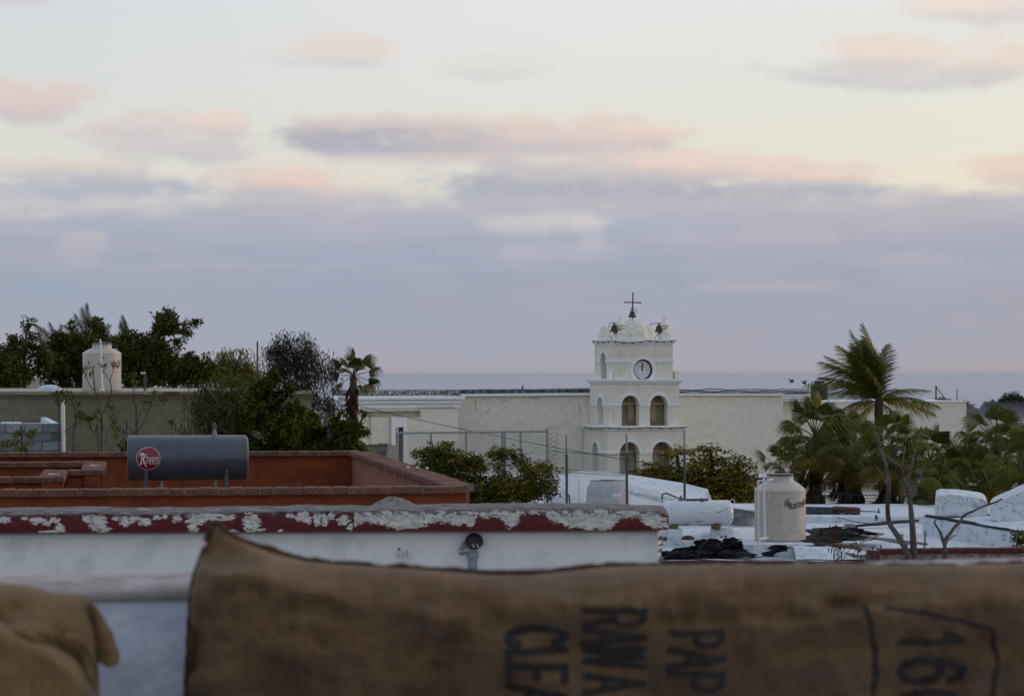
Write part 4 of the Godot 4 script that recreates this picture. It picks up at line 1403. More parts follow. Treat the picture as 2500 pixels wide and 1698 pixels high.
func flaking_paint() -> ImageTexture:
	var im := Image.create(2048, 256, false, Image.FORMAT_RGB8)
	# how far up the red paint still holds along the right half, 0 bottom to 1 top
	var hold := [Vector2(850, 0.15), Vector2(862, 0.45), Vector2(880, 0.5), Vector2(920, 0.4), Vector2(950, 0.16), Vector2(980, 0.1), Vector2(1010, 0.16), Vector2(1040, 0.38), Vector2(1060, 0.5), Vector2(1090, 0.42), Vector2(1108, 0.24), Vector2(1128, 0.42), Vector2(1138, 0.2), Vector2(1146, 0.16), Vector2(1156, 0.72), Vector2(1215, 0.72), Vector2(1224, 0.3), Vector2(1240, 0.12), Vector2(1256, 0.4), Vector2(1266, 0.9), Vector2(1320, 0.9), Vector2(1342, 0.5), Vector2(1372, 0.34), Vector2(1390, 0.12), Vector2(1415, 0.16), Vector2(1425, 0.04), Vector2(1490, 0.03), Vector2(1500, 0.42), Vector2(1520, 0.7), Vector2(1560, 0.66), Vector2(1572, 0.3), Vector2(1590, 0.12), Vector2(1600, 0.1), Vector2(1640, 0.1)]
	# bare patches in the left half: place, size
	var bare := [[0, 0.72, 26, 0.22], [55, 0.78, 10, 0.12], [86, 0.66, 22, 0.22], [108, 0.5, 14, 0.16], [125, 0.68, 16, 0.2], [140, 0.22, 14, 0.3], [110, 0.05, 36, 0.08], [205, 0.75, 14, 0.2], [232, 0.5, 24, 0.55], [246, 0.2, 20, 0.18], [274, 0.75, 10, 0.14], [298, 0.62, 16, 0.34], [320, 0.72, 18, 0.2], [345, 0.56, 18, 0.26], [375, 0.8, 12, 0.16], [394, 0.86, 6, 0.2], [424, 0.72, 12, 0.26], [470, 0.72, 26, 0.4], [462, 0.2, 14, 0.4], [500, 0.85, 40, 0.26], [545, 0.78, 24, 0.2], [605, 0.5, 22, 0.62], [624, 0.1, 14, 0.14], [560, 0.05, 16, 0.08], [700, 0.86, 14, 0.12], [730, 0.78, 18, 0.3], [745, 0.62, 8, 0.2], [765, 0.72, 12, 0.45], [782, 0.62, 10, 0.35], [800, 0.8, 10, 0.2], [830, 0.6, 18, 0.3], [848, 0.2, 12, 0.25], [674, 0.06, 8, 0.1], [-120, 0.6, 50, 0.3], [-200, 0.5, 30, 0.5]]
	fn.seed = 91
	fn.frequency = 0.01
	for i in 2048:
		var px := -250.0 + 1883.0 * i / 2048.0
		for j in 256:
			var h := j / 127.0
			var c: Color
			var fine := fbm(i * 9.0, j * 9.0)
			var mid := fbm(i * 2.4 + 600.0, j * 2.6)
			if j < 128:
				var red: bool
				var edge := 0.0
				if px > 853.0:
					edge = interp(hold, px + fbm(i * 5.0, j * 5.0) * 9.0) + fbm(i * 4.0 + 90.0, j * 4.0) * 0.22 + fbm(i * 11.0, j * 11.0) * 0.14 - h
					red = edge > 0.0
					if px > 1608.0 and h > 0.3 and h < 0.97:
						red = fbm(i * 3.0, j * 3.0) + (px - 1622.0) * 0.03 > 0.0
				else:
					edge = 1.0
					for k in bare:
						var dx: float = (px - k[0]) / k[2]
						var dy: float = (h - k[1]) / k[3]
						edge = minf(edge, dx * dx + dy * dy - 0.8 + fbm(i * 4.6, j * 4.6) * 1.2 + fbm(i * 12.0, j * 12.0) * 0.5)
					red = edge > 0.0
				if red:
					c = Color(0.102, 0.0085, 0.0115) * (1.0 + 0.35 * mid + 0.3 * fine)
				else:
					c = Color(0.68, 0.665, 0.62) * (0.86 + 0.35 * mid + 0.3 * fine)
					if absf(edge) < 0.06:
						c = c.lerp(Color(0.36, 0.27, 0.19), 0.5)
				# black mould and bare grey cement along the upper edge
				var top := h + mid * 0.55 + fine * 0.25
				if top > (0.86 if px < 853.0 else 0.78):
					c = c.lerp(Color(0.035, 0.036, 0.042), clampf((top - (0.86 if px < 853.0 else 0.78)) * 4.0, 0.0, 1.0) * (0.55 + 0.45 * sin(mid * 9.0)))
				if h + mid * 0.2 > 0.97:
					c = c.lerp(Color(0.15, 0.14, 0.135) * (1.0 + fine), 0.75)
				if fine > 0.34 and h > 0.45 + 0.3 * mid:
					c = c.lerp(Color(0.03, 0.03, 0.035), 0.8)
				if absf(px - 853.0 + mid * 4.0) < 1.6:
					c = Color(0.03, 0.028, 0.03)
			else:
				var s := fbm(i * 1.2, j * 7.0)
				c = Color(0.135, 0.125, 0.12) * (1.0 + 0.9 * s + 0.8 * fine)
				c = c.lerp(Color(0.04, 0.04, 0.045), smoothstep(0.15, 0.4, fbm(i * 1.6 + 70.0, j * 6.0 + 900.0)))
				c = c.lerp(Color(0.42, 0.41, 0.39), smoothstep(0.25, 0.5, fbm(i * 1.3 + 970.0, j * 5.0 + 100.0)) * 0.5)
			c = Color(clampf(c.r, 0, 1), clampf(c.g, 0, 1), clampf(c.b, 0, 1))
			im.set_pixel(i, j, c.linear_to_srgb())
	fn.seed = 11
	fn.frequency = 0.008
	return ImageTexture.create_from_image(im)


func build_white_wall() -> void:
	var white := surf("whitewashed plaster", Color(0.60, 0.63, 0.66), Color(0.76, 0.78, 0.80), 1.6, 0.9, 0.35, 101, true, 0.12, 0.5)
	var t := thing("white_roof_wall", "long whitewashed roof wall whose dark red coping paint is flaking off", "wall")
	var h := 0.80
	var p0 := Vector3((-250.0 - 1250.0) / F * 11.95, eye.y - h, -11.95)
	var p1 := Vector3((1617.0 - 1250.0) / F * 12.17, eye.y - h, -12.17)
	var dir := (p1 - p0).normalized()
	var w := Shape.new()
	piece(w, p0 + Vector3(0, 0.004, -0.06), p1 + Vector3(0, 0.004, -0.06), 5.5, 0.26, 0.02)
	part(t, "wall", w, white)
	var l := (p1 - p0).length() + 0.035
	var prof := []
	for k in 6:
		prof.append(Vector2(0.004 * sin(k * 0.9), 0.092 * k / 5.0))
	for k in range(1, 6):
		prof.append(Vector2(-0.075 * k + 0.01, 0.092 + [0.008, 0.014, 0.018, 0.018, 0.010][k - 1]))
	var z := dir.cross(Vector3.UP).normalized()
	w = Shape.new()
	w.sheet(260, 10, func(u, v):
		var k := int(round(v * 10))
		var rise: float = prof[k].y
		if k > 4:
			rise += 0.012 * smoothstep(0.35, 0.75, u) * (1.0 - smoothstep(0.9, 1.0, u)) + fbm(u * 1500.0, k * 60.0) * 0.010
		var out: float = prof[k].x + fbm(u * 1900.0, k * 40.0 + 400.0) * 0.006
		if u > 0.985:
			out -= pow((u - 0.985) / 0.015, 2.0) * 0.02
			rise -= pow((u - 0.985) / 0.015, 2.0) * 0.010 * (1.0 if k > 3 else 0.0)
		return p0 + dir * (u * l) + Vector3(0, rise, 0) + z * out)
	w.sheet(10, 10, func(u, v):
		var k := int(round(v * 10))
		var hgt: float = prof[k].y * (1.0 - 0.0)
		return p0 + dir * (l + 0.004 * sin(u * PI)) + Vector3(0, lerpf(hgt - (0.010 if k > 3 else 0.0), hgt * 0.98, u), 0) + z * lerpf(prof[k].x - 0.02, -0.36, u))
	var m := mat("flaking coping paint", Color.WHITE, 0.85)
	m.albedo_texture = flaking_paint()
	m.texture_repeat = false
	m.heightmap_enabled = true
	m.heightmap_scale = 0.5
	m.heightmap_texture = m.albedo_texture
	var cop := part(t, "coping", w, m)
	w = Shape.new()
	piece(w, p0 + Vector3(0, 0.088, -0.05), p0 + dir * (l - 0.03) + Vector3(0, 0.088, -0.05), 0.08, 0.3)
	part(cop, "core", w, mat("cement core", lin(0.17, 0.16, 0.155), 0.95))
	# the crack below the joint, and finer ones
	var dark := mat("crack shadow line", lin(0.06, 0.055, 0.05), 1.0)
	for k in [[853, 1303, 848, 1362, 0.0028], [848, 1362, 858, 1390, 0.0014], [255, 1388, 305, 1368, 0.001], [90, 1388, 120, 1395, 0.0012], [320, 1386, 345, 1372, 0.001], [1268, 1312, 1290, 1330, 0.001], [1495, 1360, 1505, 1372, 0.0012], [860, 1352, 890, 1355, 0.0009]]:
		w = Shape.new()
		var pts := []
		for i in 9:
			var u := i / 8.0
			var px: float = lerpf(k[0], k[2], u) + fbm(u * 300.0 + k[0], k[1]) * 5.0
			var d := 12.012 + 0.22 * (px + 250.0) / 1867.0
			pts.append(at(px, lerpf(k[1], k[3], u), d))
		w.tube(pts, [k[4]], 5)
		part(t, "crack", w, dark)
	# chipped right edge of the wall
	w = Shape.new()
	for i in 14:
		var y := -0.02 - i * 0.026 - rng.randf() * 0.02
		w.box(Transform3D(Basis(Vector3(0, 0, 1), rng.randf() * 3.0), p1 + Vector3(-0.003, y, -0.064)), Vector3(0.006 + rng.randf() * 0.008, 0.012 + rng.randf() * 0.02, 0.014), 0.003)
	part(t, "chipped_edge", w, surf("bare plaster", Color(0.16, 0.13, 0.10), Color(0.36, 0.32, 0.27), 0.2, 0.95, 0.4, 102))
	# cement mound behind the coping
	w = Shape.new()
	w.sheet(28, 10, func(u, v):
		var a: float = u * TAU
		var r: float = v * (1.0 + 0.12 * sin(a * 3.0 + 1.0) + fbm(cos(a) * 90.0, sin(a) * 90.0) * 0.25)
		return Vector3(cos(a) * r * 0.165, 0.062 * cos(minf(1.0, v) * PI / 2) * (1.0 + 0.2 * sin(a * 2.0)) - 0.01, sin(a) * r * 0.16))
	var md := thing("cement_mound", "weathered cement mound on top of the flaking coping", "mound", Vector3((960.0 - 1250.0) / F * 12.42, eye.y - 0.706, -12.42))
	part(md, "mound", w, surf("weathered cement", Color(0.10, 0.095, 0.085), Color(0.34, 0.32, 0.28), 0.25, 0.95, 0.5, 103))

	# conduit weatherhead on the wall
	var grey := surf("cast zinc", Color(0.20, 0.24, 0.29), Color(0.28, 0.32, 0.38), 0.15, 0.5, 0.15, 104)
	var d0 := 12.03 + 0.22 * (1155.0 + 250.0) / 1867.0
	var wp := at(1154, 1330, d0)
	t = thing("weatherhead", "grey metal conduit weatherhead fixed under the flaking coping", "conduit", wp, deg_to_rad(3.4))
	w = Shape.new()
	w.tube([Vector3(-0.004, -0.6, 0.03), Vector3(-0.002, -0.045, 0.03)], [0.023], 16)
	part(t, "conduit", w, grey)
	w = Shape.new()
	w.tube([Vector3(-0.002, -0.06, 0.03), Vector3(-0.002, -0.03, 0.032)], [0.031], 16)
	part(t, "collar", w, grey)
	w = Shape.new()
	w.sheet(20, 10, func(u, v):
		var a: float = lerpf(-0.15 * PI, 1.15 * PI, u)
		var q: float = v * PI / 2
		return Vector3(0.004 + 0.047 * cos(a) * cos(q * 0.85), 0.016 + 0.046 * sin(a) * cos(q * 0.9) + 0.006, 0.085 - 0.085 * sin(q)), true)
	part(t, "hood", w, grey)
	w = Shape.new()
	w.lathe([Vector2(0.042, 0), Vector2(0.042, 0.008), Vector2(0, 0.010)], 20, Transform3D(Basis(Vector3.RIGHT, PI / 2 - 0.25), Vector3(0.004, 0.018, 0.040)))
	part(t, "wire_plate", w, mat("black bakelite", lin(0.008, 0.009, 0.011), 0.5))
	for k in [-0.008, 0.014]:
		w = Shape.new()
		w.tube([Vector3(k + 0.004, 0.008, 0.062), Vector3(k + 0.012, -0.006, 0.078)], [0.0035], 6)
		part(t, "wire_stub", w, mat("pale insulation", lin(0.5, 0.5, 0.48), 0.6))
	w = Shape.new()
	w.box(Transform3D(Basis(Vector3(0, 0, 1), -0.5), Vector3(-0.052, -0.006, 0.02)), Vector3(0.022, 0.05, 0.03), 0.004)
	w.box(Transform3D(Basis(Vector3(0, 0, 1), 0.2), Vector3(-0.045, -0.04, 0.015)), Vector3(0.05, 0.012, 0.02), 0.003)
	part(t, "bracket", w, grey)
	w = Shape.new()
	w.lathe([Vector2(0.008, 0), Vector2(0.008, 0.012), Vector2(0, 0.013)], 8, Transform3D(Basis(Vector3.RIGHT, PI / 2), Vector3(-0.062, -0.03, 0.03)))
	part(t, "screw", w, mat("bright screw", lin(0.4, 0.42, 0.45), 0.35, 0.8))
	var hk := thing("wall_hook", "tiny curled wire hook low on the white wall beside the conduit", "hook", at(1131, 1374, d0 - 0.01))
	w = Shape.new()
	var loop := []
	for i in 12:
		loop.append(Vector3(0.009 * cos(i * 0.5 + 1.0), 0.016 * sin(i * 0.5 + 1.0), 0.004 + i * 0.0006))
	w.tube(loop, [0.0025], 6)
	part(hk, "wire", w, mat("rusty wire", lin(0.05, 0.035, 0.03), 0.8))
	# remains of a plastic box
	t = thing("broken_switch_box", "cracked white remains of a switch box on the whitewashed wall", "switch box", at(983, 1345, 12.02 + 0.145), deg_to_rad(3.4))
	var pl := surf("yellowed plastic", Color(0.42, 0.38, 0.33), Color(0.66, 0.65, 0.64), 0.12, 0.7, 0.2, 105)
	w = Shape.new()
	w.box(Transform3D(Basis(), Vector3(0, 0.0, 0.004)), Vector3(0.048, 0.062, 0.006), 0.002)
	part(t, "back_plate", w, pl)
	for k in [[-0.022, 0.0, 0.006, 0.044], [0.001, -0.004, 0.005, 0.03], [0.022, 0.002, 0.005, 0.038]]:
		w = Shape.new()
		w.box(Transform3D(Basis(Vector3(0, 0, 1), rng.randf_range(-0.1, 0.1)), Vector3(k[0], k[1] - 0.008, 0.012)), Vector3(k[2], k[3], 0.02), 0.002)
		part(t, "rib", w, pl)
	w = Shape.new()
	w.box(Transform3D(Basis(Vector3(0, 0, 1), 0.3), Vector3(-0.018, 0.012, 0.012)), Vector3(0.014, 0.012, 0.016), 0.003)
	part(t, "terminal", w, mat("dark terminal", lin(0.09, 0.06, 0.05), 0.8))


# ---------------------------------------------------------------- terrace with the burlap sacks
func sack_depth(px: float) -> float:
	return 2.87 + 0.20 * (px - 455.0) / 2165.0


func stamp(im: Image, a: Vector2, b: Vector2, width: float, x0: float, x1: float, wob: float) -> void:
	var w := im.get_width()
	var h := im.get_height()
	var q := []
	for p in [a, b]:
		var d := sack_depth(p.x)
		q.append(Vector2(((p.x - 1250.0) / F * d - x0) / (x1 - x0) * w, ((p.y - 907.0) / F * d - 0.15) / 0.45 * h))
	var r := width / F * 2.95 / (x1 - x0) * w * 0.5
	var lo: Vector2 = q[0].min(q[1]) - Vector2.ONE * (r + 2)
	var hi: Vector2 = q[0].max(q[1]) + Vector2.ONE * (r + 2)
	for j in range(maxi(0, int(lo.y)), mini(h, int(hi.y) + 1)):
		for i in range(maxi(0, int(lo.x)), mini(w, int(hi.x) + 1)):
			var p := Vector2(i, j)
			var near := Geometry2D.get_closest_point_to_segment(p, q[0], q[1])
			var e := r - p.distance_to(near) + fbm(i * 6.0, j * 6.0) * wob
			if e > -1.0:
				var k := clampf((e + 1.0) * 0.5, 0.0, 1.0) * clampf(0.92 + fbm(i * 14.0, j * 14.0) * 0.7, 0.2, 0.96)
				im.set_pixel(i, j, im.get_pixel(i, j).lerp(Color(0.16, 0.13, 0.125), k))


func burlap(w: int, h: int, c1: Color, c2: Color, seed_: int) -> Image:
	var im := Image.create(w, h, false, Image.FORMAT_RGB8)
	for j in h:
		for i in w:
			var n := fbm(i * 0.55 + seed_ * 100.0, j * 0.7) * 1.1 + fbm(i * 2.2, j * 2.2 + seed_ * 50.0) * 0.4
			var c := c1.lerp(c2, clampf(0.5 + n * 0.7, 0.0, 1.0))
			var wv := 1.0 + fbm(i * 0.9, j * 17.0) * 0.24 + fbm(i * 17.0, j * 0.9) * 0.24 + 0.10 * sin(i * 2.1 + fbm(i * 0.5, j * 9.0) * 4.0) + 0.10 * sin(j * 2.1 + fbm(i * 9.0, j * 0.5) * 4.0)
			c = Color(c.r * wv, c.g * wv, c.b * wv)
			im.set_pixel(i, j, c.linear_to_srgb())
	return im


func build_terrace() -> void:
	var a := deg_to_rad(11.0)
	var plaster := surf("white terrace plaster", Color(0.50, 0.57, 0.69), Color(0.68, 0.74, 0.84), 0.9, 0.9, 0.3, 111, true, 0.2, 0.7)
	var pink := surf("worn pinkish cement", Color(0.28, 0.235, 0.235), Color(0.44, 0.39, 0.385), 0.5, 0.95, 0.6, 112)
	var o := Vector3(-0.64, eye.y - 0.268, -3.0)
	var t := thing("terrace_parapet", "white terrace parapet with a worn pinkish top behind the burlap sacks", "parapet", o, a)
	var w := Shape.new()
	w.box(Transform3D(Basis(), Vector3(0.5, -0.78, -0.105)), Vector3(4.4, 1.52, 0.205))
	part(t, "wall", w, plaster)
	w = Shape.new()
	w.sheet(120, 6, func(u, v):
		var x: float = lerpf(-1.7, 2.7, u)
		var k := int(round(v * 6))
		var pr: Vector2 = [Vector2(0.003, -0.02), Vector2(0.006, -0.008), Vector2(-0.006, 0.0), Vector2(-0.08, 0.003), Vector2(-0.16, 0.002), Vector2(-0.205, -0.003), Vector2(-0.212, -0.03)][k]
		return Vector3(x, pr.y + fbm(x * 260.0, k * 50.0) * 0.006 - (0.012 * smoothstep(0.2, 0.5, fbm(x * 120.0 + 50.0, 3.0)) if k < 3 else 0.0), pr.x + fbm(x * 300.0 + 99.0, k * 50.0) * 0.004))
	part(t, "top", w, pink)
	# the bench and floor under the sacks
	w = Shape.new()
	w.box(Transform3D(Basis(Vector3.UP, a), Vector3(-0.1, eye.y - 1.03, -2.72) + Vector3(0.35, 0, -0.07)), Vector3(4.2, 0.44, 0.62), 0.02)
	solo("terrace_bench", w, plaster, "white masonry bench on which the burlap sacks stand", "bench")
	w = Shape.new()
	w.box(Transform3D(Basis(Vector3.UP, a), Vector3(0, eye.y - 1.33, -0.4)), Vector3(5.2, 0.15, 5.6))
	var f := part(self, "terrace_floor", w, surf("terrace cement", Color(0.2, 0.18, 0.16), Color(0.3, 0.28, 0.25), 0.8, 0.9, 0.2, 113))
	tag(f, "cement terrace floor", "", "", "structure")

	# the big printed sack
	var x0 := -0.42
	var x1 := 0.74
	var im := burlap(1536, 600, Color(0.090, 0.047, 0.019), Color(0.165, 0.098, 0.048), 3)
	print_sack(im, x0, x1)
	var m := mat("printed burlap", Color.WHITE, 0.95)
	m.albedo_texture = ImageTexture.create_from_image(im)
	m.texture_repeat = false
	m.rim_enabled = true
	m.rim = 0.15
	var top := [Vector2(499, 1334), Vector2(512, 1300), Vector2(524, 1281), Vector2(534, 1283), Vector2(548, 1300), Vector2(575, 1316), Vector2(620, 1334), Vector2(680, 1354), Vector2(750, 1370), Vector2(830, 1377), Vector2(920, 1383), Vector2(1000, 1387), Vector2(1100, 1395), Vector2(1200, 1403), Vector2(1290, 1404), Vector2(1390, 1393), Vector2(1480, 1383), Vector2(1600, 1379), Vector2(1750, 1377), Vector2(1900, 1378), Vector2(2050, 1375), Vector2(2200, 1379), Vector2(2350, 1378), Vector2(2620, 1372)]
	var left := [Vector2(1281, 521), Vector2(1300, 512), Vector2(1330, 500), Vector2(1365, 486), Vector2(1400, 474), Vector2(1440, 466), Vector2(1520, 460), Vector2(1620, 455), Vector2(1750, 448), Vector2(2000, 450), Vector2(2480, 470)]
	var s := thing("printed_burlap_sack", "long brown burlap sack printed with black letters, its left corner standing up", "sack")
	for side in 2:
		w = Shape.new()
		w.sheet(190, 60, func(u, v):
			var uu: float = pow(u, 1.35)
			var tx := lerpf(499.0, 2620.0, uu)
			var ty := interp(top, tx)
			var low := pow(v, 1.8)
			var py := lerpf(ty, 2480.0, low)
			var px := tx + (interp(left, py) - interp(left, ty)) * pow(1.0 - uu, 6.0)
			var d := sack_depth(px) + 0.05
			var s_top := smoothstep(0.0, 1.0, clampf((py - ty - 6.0) / 120.0, 0.0, 1.0))
			var from_top := clampf((py - ty) / 150.0, 0.0, 1.0)
			var from_left := clampf((px - interp(left, py)) / 190.0, 0.0, 1.0)
			var full := sqrt(1.0 - pow(1.0 - from_top, 2.0)) * sqrt(1.0 - pow(1.0 - from_left, 2.0))
			var ear := smoothstep(660.0, 520.0, px) * smoothstep(1450.0, 1330.0, py)
			full *= 1.0 - 0.75 * ear
			var wr := fbm(px * 0.9, py * 1.1) * 0.020 + fbm(px * 0.3 + 700.0, py * 0.9) * 0.035 + fbm(px * 2.6, py * 0.8 + 70.0) * 0.006
			wr += 0.014 * exp(-pow((py - 1402.0 - (px - 600.0) * -0.05) / 16.0, 2.0)) * smoothstep(470.0, 560.0, px) * smoothstep(1900.0, 900.0, px)
			var bulge := (0.085 * full + wr * s_top) * (1.0 if side == 0 else -0.75)
			if side == 0:
				bulge -= 0.13 * smoothstep(1440.0, 2000.0, py)
			return at(px, py, d - bulge), side == 0)
		for i in w.v.size():
			var p: Vector3 = w.v[i]
			w.t[i] = Vector2((p.x - x0) / (x1 - x0), (eye.y - p.y - 0.15) / 0.45)
		part(s, ["front_cloth", "back_cloth"][side], w, m)
	w = Shape.new()
	var hem := []
	var rad := []
	for i in 160:
		var tx := lerpf(503.0, 2620.0, pow(i / 159.0, 1.4))
		hem.append(at(tx, interp(top, tx) - 1.0 + fbm(tx * 2.0, 7.0) * 3.0, sack_depth(tx) + 0.052))
		rad.append((0.0045 if tx < 1500.0 else lerpf(0.0045, 0.0018, minf(1.0, (tx - 1500.0) / 250.0))) + 0.004 * fbm(tx * 1.6, 90.0) + 0.0025 * exp(-pow((tx - 1300.0) / 130.0, 2.0)) + 0.003 * exp(-pow((tx - 640.0) / 90.0, 2.0)))
	w.tube(hem, rad, 8)
	part(s, "hem", w, surf("dark frayed burlap", Color(0.035, 0.018, 0.008), Color(0.085, 0.05, 0.026), 0.06, 1.0, 0.2, 114))
	w = Shape.new()
	hem = []
	for i in 40:
		var py := lerpf(1334.0, 2300.0, pow(i / 39.0, 1.5))
		hem.append(at(interp(left, py) + fbm(py * 3.0, 5.0) * 3.0, py, sack_depth(470.0) + 0.052))
	w.tube(hem, [0.0026], 8)
	part(s, "side_seam", w, surf("dark frayed burlap", Color.BLACK, Color.BLACK, 1.0))

	# the plain tan sack at the left
	var tan := mat("tan burlap", Color.WHITE, 0.95)
	tan.albedo_texture = ImageTexture.create_from_image(burlap(512, 512, Color(0.135, 0.078, 0.026), Color(0.21, 0.132, 0.052), 9))
	tan.uv1_triplanar = true
	tan.uv1_world_triplanar = true
	tan.uv1_scale = Vector3.ONE * 2.2
	tan.rim_enabled = true
	tan.rim = 0.15
	var top2 := [Vector2(-400, 1420), Vector2(-60, 1424), Vector2(20, 1423), Vector2(70, 1428), Vector2(110, 1440), Vector2(150, 1447), Vector2(200, 1449), Vector2(216, 1458), Vector2(226, 1474), Vector2(240, 1520)]
	s = thing("plain_burlap_sack", "plain tan burlap sack with a folded flap and a hanging corner at the left", "sack")
	for side in 2:
		w = Shape.new()
		w.sheet(60, 50, func(u, v):
			var px: float = lerpf(-330.0, 236.0, 1.0 - pow(1.0 - u, 1.5))
			var ty := interp(top2, px)
			var py := lerpf(ty, 2480.0, pow(v, 1.7))
			px += 6.0 * smoothstep(1480.0, 1700.0, py)
			var ft := clampf((py - ty) / 130.0, 0.0, 1.0)
			var fr := clampf((240.0 - px) / 120.0, 0.0, 1.0)
			var full := sqrt(1.0 - pow(1.0 - ft, 2.0)) * sqrt(1.0 - pow(1.0 - fr, 2.0))
			var wr := fbm(px * 0.9 + 300.0, py * 1.1) * 0.03 + fbm(px * 0.35, py * 0.9) * 0.035 + fbm(px * 3.0, py * 2.2) * 0.007
			var b := (0.08 * full + wr * ft) * (1.0 if side == 0 else -0.75)
			return at(px, py, 2.86 - b), side == 0)
		part(s, ["front_cloth", "back_cloth"][side], w, tan)
	w = Shape.new()
	var ridge := [Vector2(-400, 1400), Vector2(-100, 1472), Vector2(0, 1510), Vector2(70, 1537), Vector2(130, 1568), Vector2(180, 1602), Vector2(215, 1648), Vector2(236, 1700), Vector2(248, 1790)]
	w.sheet(60, 40, func(u, v):
		var px: float = lerpf(-330.0, 244.0, u)
		var ty := interp(ridge, px)
		var py := lerpf(ty, 2470.0, pow(v, 1.9))
		var roll := 1.0 - clampf((py - ty) / 55.0, 0.0, 1.0)
		var b := 0.115 - 0.055 * roll * roll + fbm(px * 0.8, py * 0.6) * 0.012
		b -= 0.05 * smoothstep(170.0, 244.0, px)
		return at(px, py, 2.85 - b), true)
	part(s, "folded_flap", w, tan)
	w = Shape.new()
	for side in 2:
		w.sheet(10, 24, func(u, v):
			var py: float = lerpf(1466.0, 1628.0, v)
			var c := interp2([Vector2(1466, 224), Vector2(1500, 236), Vector2(1560, 252), Vector2(1600, 262), Vector2(1628, 268)], py)
			var half := interp2([Vector2(1466, 4), Vector2(1500, 14), Vector2(1550, 27), Vector2(1590, 31), Vector2(1615, 26), Vector2(1628, 8)], py)
			var px = c + (u - 0.5) * 2.0 * half + fbm(py * 3.0, u * 90.0) * 3.0
			var b := 0.014 * sin(u * PI) * (1.0 + fbm(py * 1.5, 40.0))
			return at(px, py, 2.83 - b * (1.0 if side == 0 else -0.6)), side == 0)
	part(s, "hanging_corner", w, tan)


func interp2(list: Array, x: float) -> float:
	return interp(list, x)


# black stencilled letters, turned a quarter clockwise, on the cloth
func print_sack(im: Image, x0: float, x1: float) -> void:
	var glyphs := {
		"L": [[0, 1, 0, 0], [0, 0, 0.9, 0]],
		"E": [[0, 1, 0, 0], [0, 0, 0.9, 0], [0, 0.5, 0.75, 0.5], [0, 1, 0.9, 1]],
		"A": [[0, 0, 0.5, 1], [0.5, 1, 1, 0], [0.2, 0.35, 0.8, 0.35]],
		"W": [[0, 1, 0.22, 0], [0.22, 0, 0.5, 0.95], [0.5, 0.95, 0.78, 0], [0.78, 0, 1, 1]],
		"P": [[0, 0, 0, 1], [0, 1, 0.6, 1], [0.6, 1, 0.95, 0.88], [0.95, 0.88, 0.95, 0.6], [0.95, 0.6, 0.6, 0.48], [0.6, 0.48, 0, 0.48]],
		"R": [[0, 0, 0, 1], [0, 1, 0.6, 1], [0.6, 1, 0.95, 0.86], [0.95, 0.86, 0.9, 0.6], [0.9, 0.6, 0.6, 0.5], [0.6, 0.5, 0, 0.5], [0.5, 0.5, 1, 0]],
		"1": [[0.5, 0, 0.5, 1], [0.5, 1, 0.0, 0.72]],
	}
	glyphs["C"] = ring(0.5, 0.5, 0.5, 0.5, 0.7, TAU - 0.7)
	glyphs["0"] = ring(0.5, 0.5, 0.48, 0.5, 0.0, TAU)
	glyphs["6"] = ring(0.5, 0.33, 0.48, 0.33, 0.0, TAU) + [[0.02, 0.36, 0.05, 0.6], [0.05, 0.6, 0.2, 0.85], [0.2, 0.85, 0.45, 0.99], [0.45, 0.99, 0.75, 0.97], [0.75, 0.97, 0.93, 0.82]]
	# letter: left (foot) and right (head) edges, top and bottom of its width
	for k in [["C", 1238, 1378, 1530, 1570, 21], ["L", 1240, 1378, 1584, 1610, 21], ["E", 1240, 1378, 1628, 1664, 21], ["A", 1240, 1378, 1682, 1728, 21], ["N", 1240, 1378, 1740, 1780, 20], ["R", 1424, 1568, 1482, 1519, 17], ["A", 1424, 1568, 1530, 1570, 18], ["W", 1428, 1572, 1576, 1624, 18], ["A", 1428, 1572, 1650, 1694, 19], ["P", 1636, 1758, 1538, 1572, 18], ["A", 1632, 1762, 1582, 1626, 19], ["P", 1636, 1762, 1644, 1690, 20], ["1", 2198, 2348, 1542, 1582, 21], ["6", 2200, 2352, 1610, 1668, 22], ["0", 2200, 2352, 1692, 1752, 22]]:
		if not glyphs.has(k[0]):
			continue
		for g in glyphs[k[0]]:
			stamp(im, Vector2(lerpf(k[1], k[2], g[1]), lerpf(k[3], k[4], g[0])), Vector2(lerpf(k[1], k[2], g[3]), lerpf(k[3], k[4], g[2])), k[5], x0, x1, 1.6)
	for k in [[2101, 1474, 2118, 1530, 14], [2118, 1530, 2130, 1570, 15], [2130, 1570, 2136, 1640, 17], [2136, 1640, 2142, 1800, 18], [2152, 1476, 2240, 1487, 11], [2240, 1487, 2330, 1508, 12], [2330, 1508, 2415, 1532, 13], [2415, 1532, 2424, 1545, 14], [2424, 1545, 2432, 1620, 13], [2432, 1620, 2438, 1800, 14]]:
		stamp(im, Vector2(k[0], k[1]), Vector2(k[2], k[3]), k[4], x0, x1, 1.4)


func ring(cx: float, cy: float, rx: float, ry: float, from: float, to: float) -> Array:
	var o := []
	for i in 14:
		var a := lerpf(from, to, i / 14.0)
		var b := lerpf(from, to, (i + 1) / 14.0)
		o.append([cx + rx * cos(a), cy + ry * sin(a), cx + rx * cos(b), cy + ry * sin(b)])
	return o


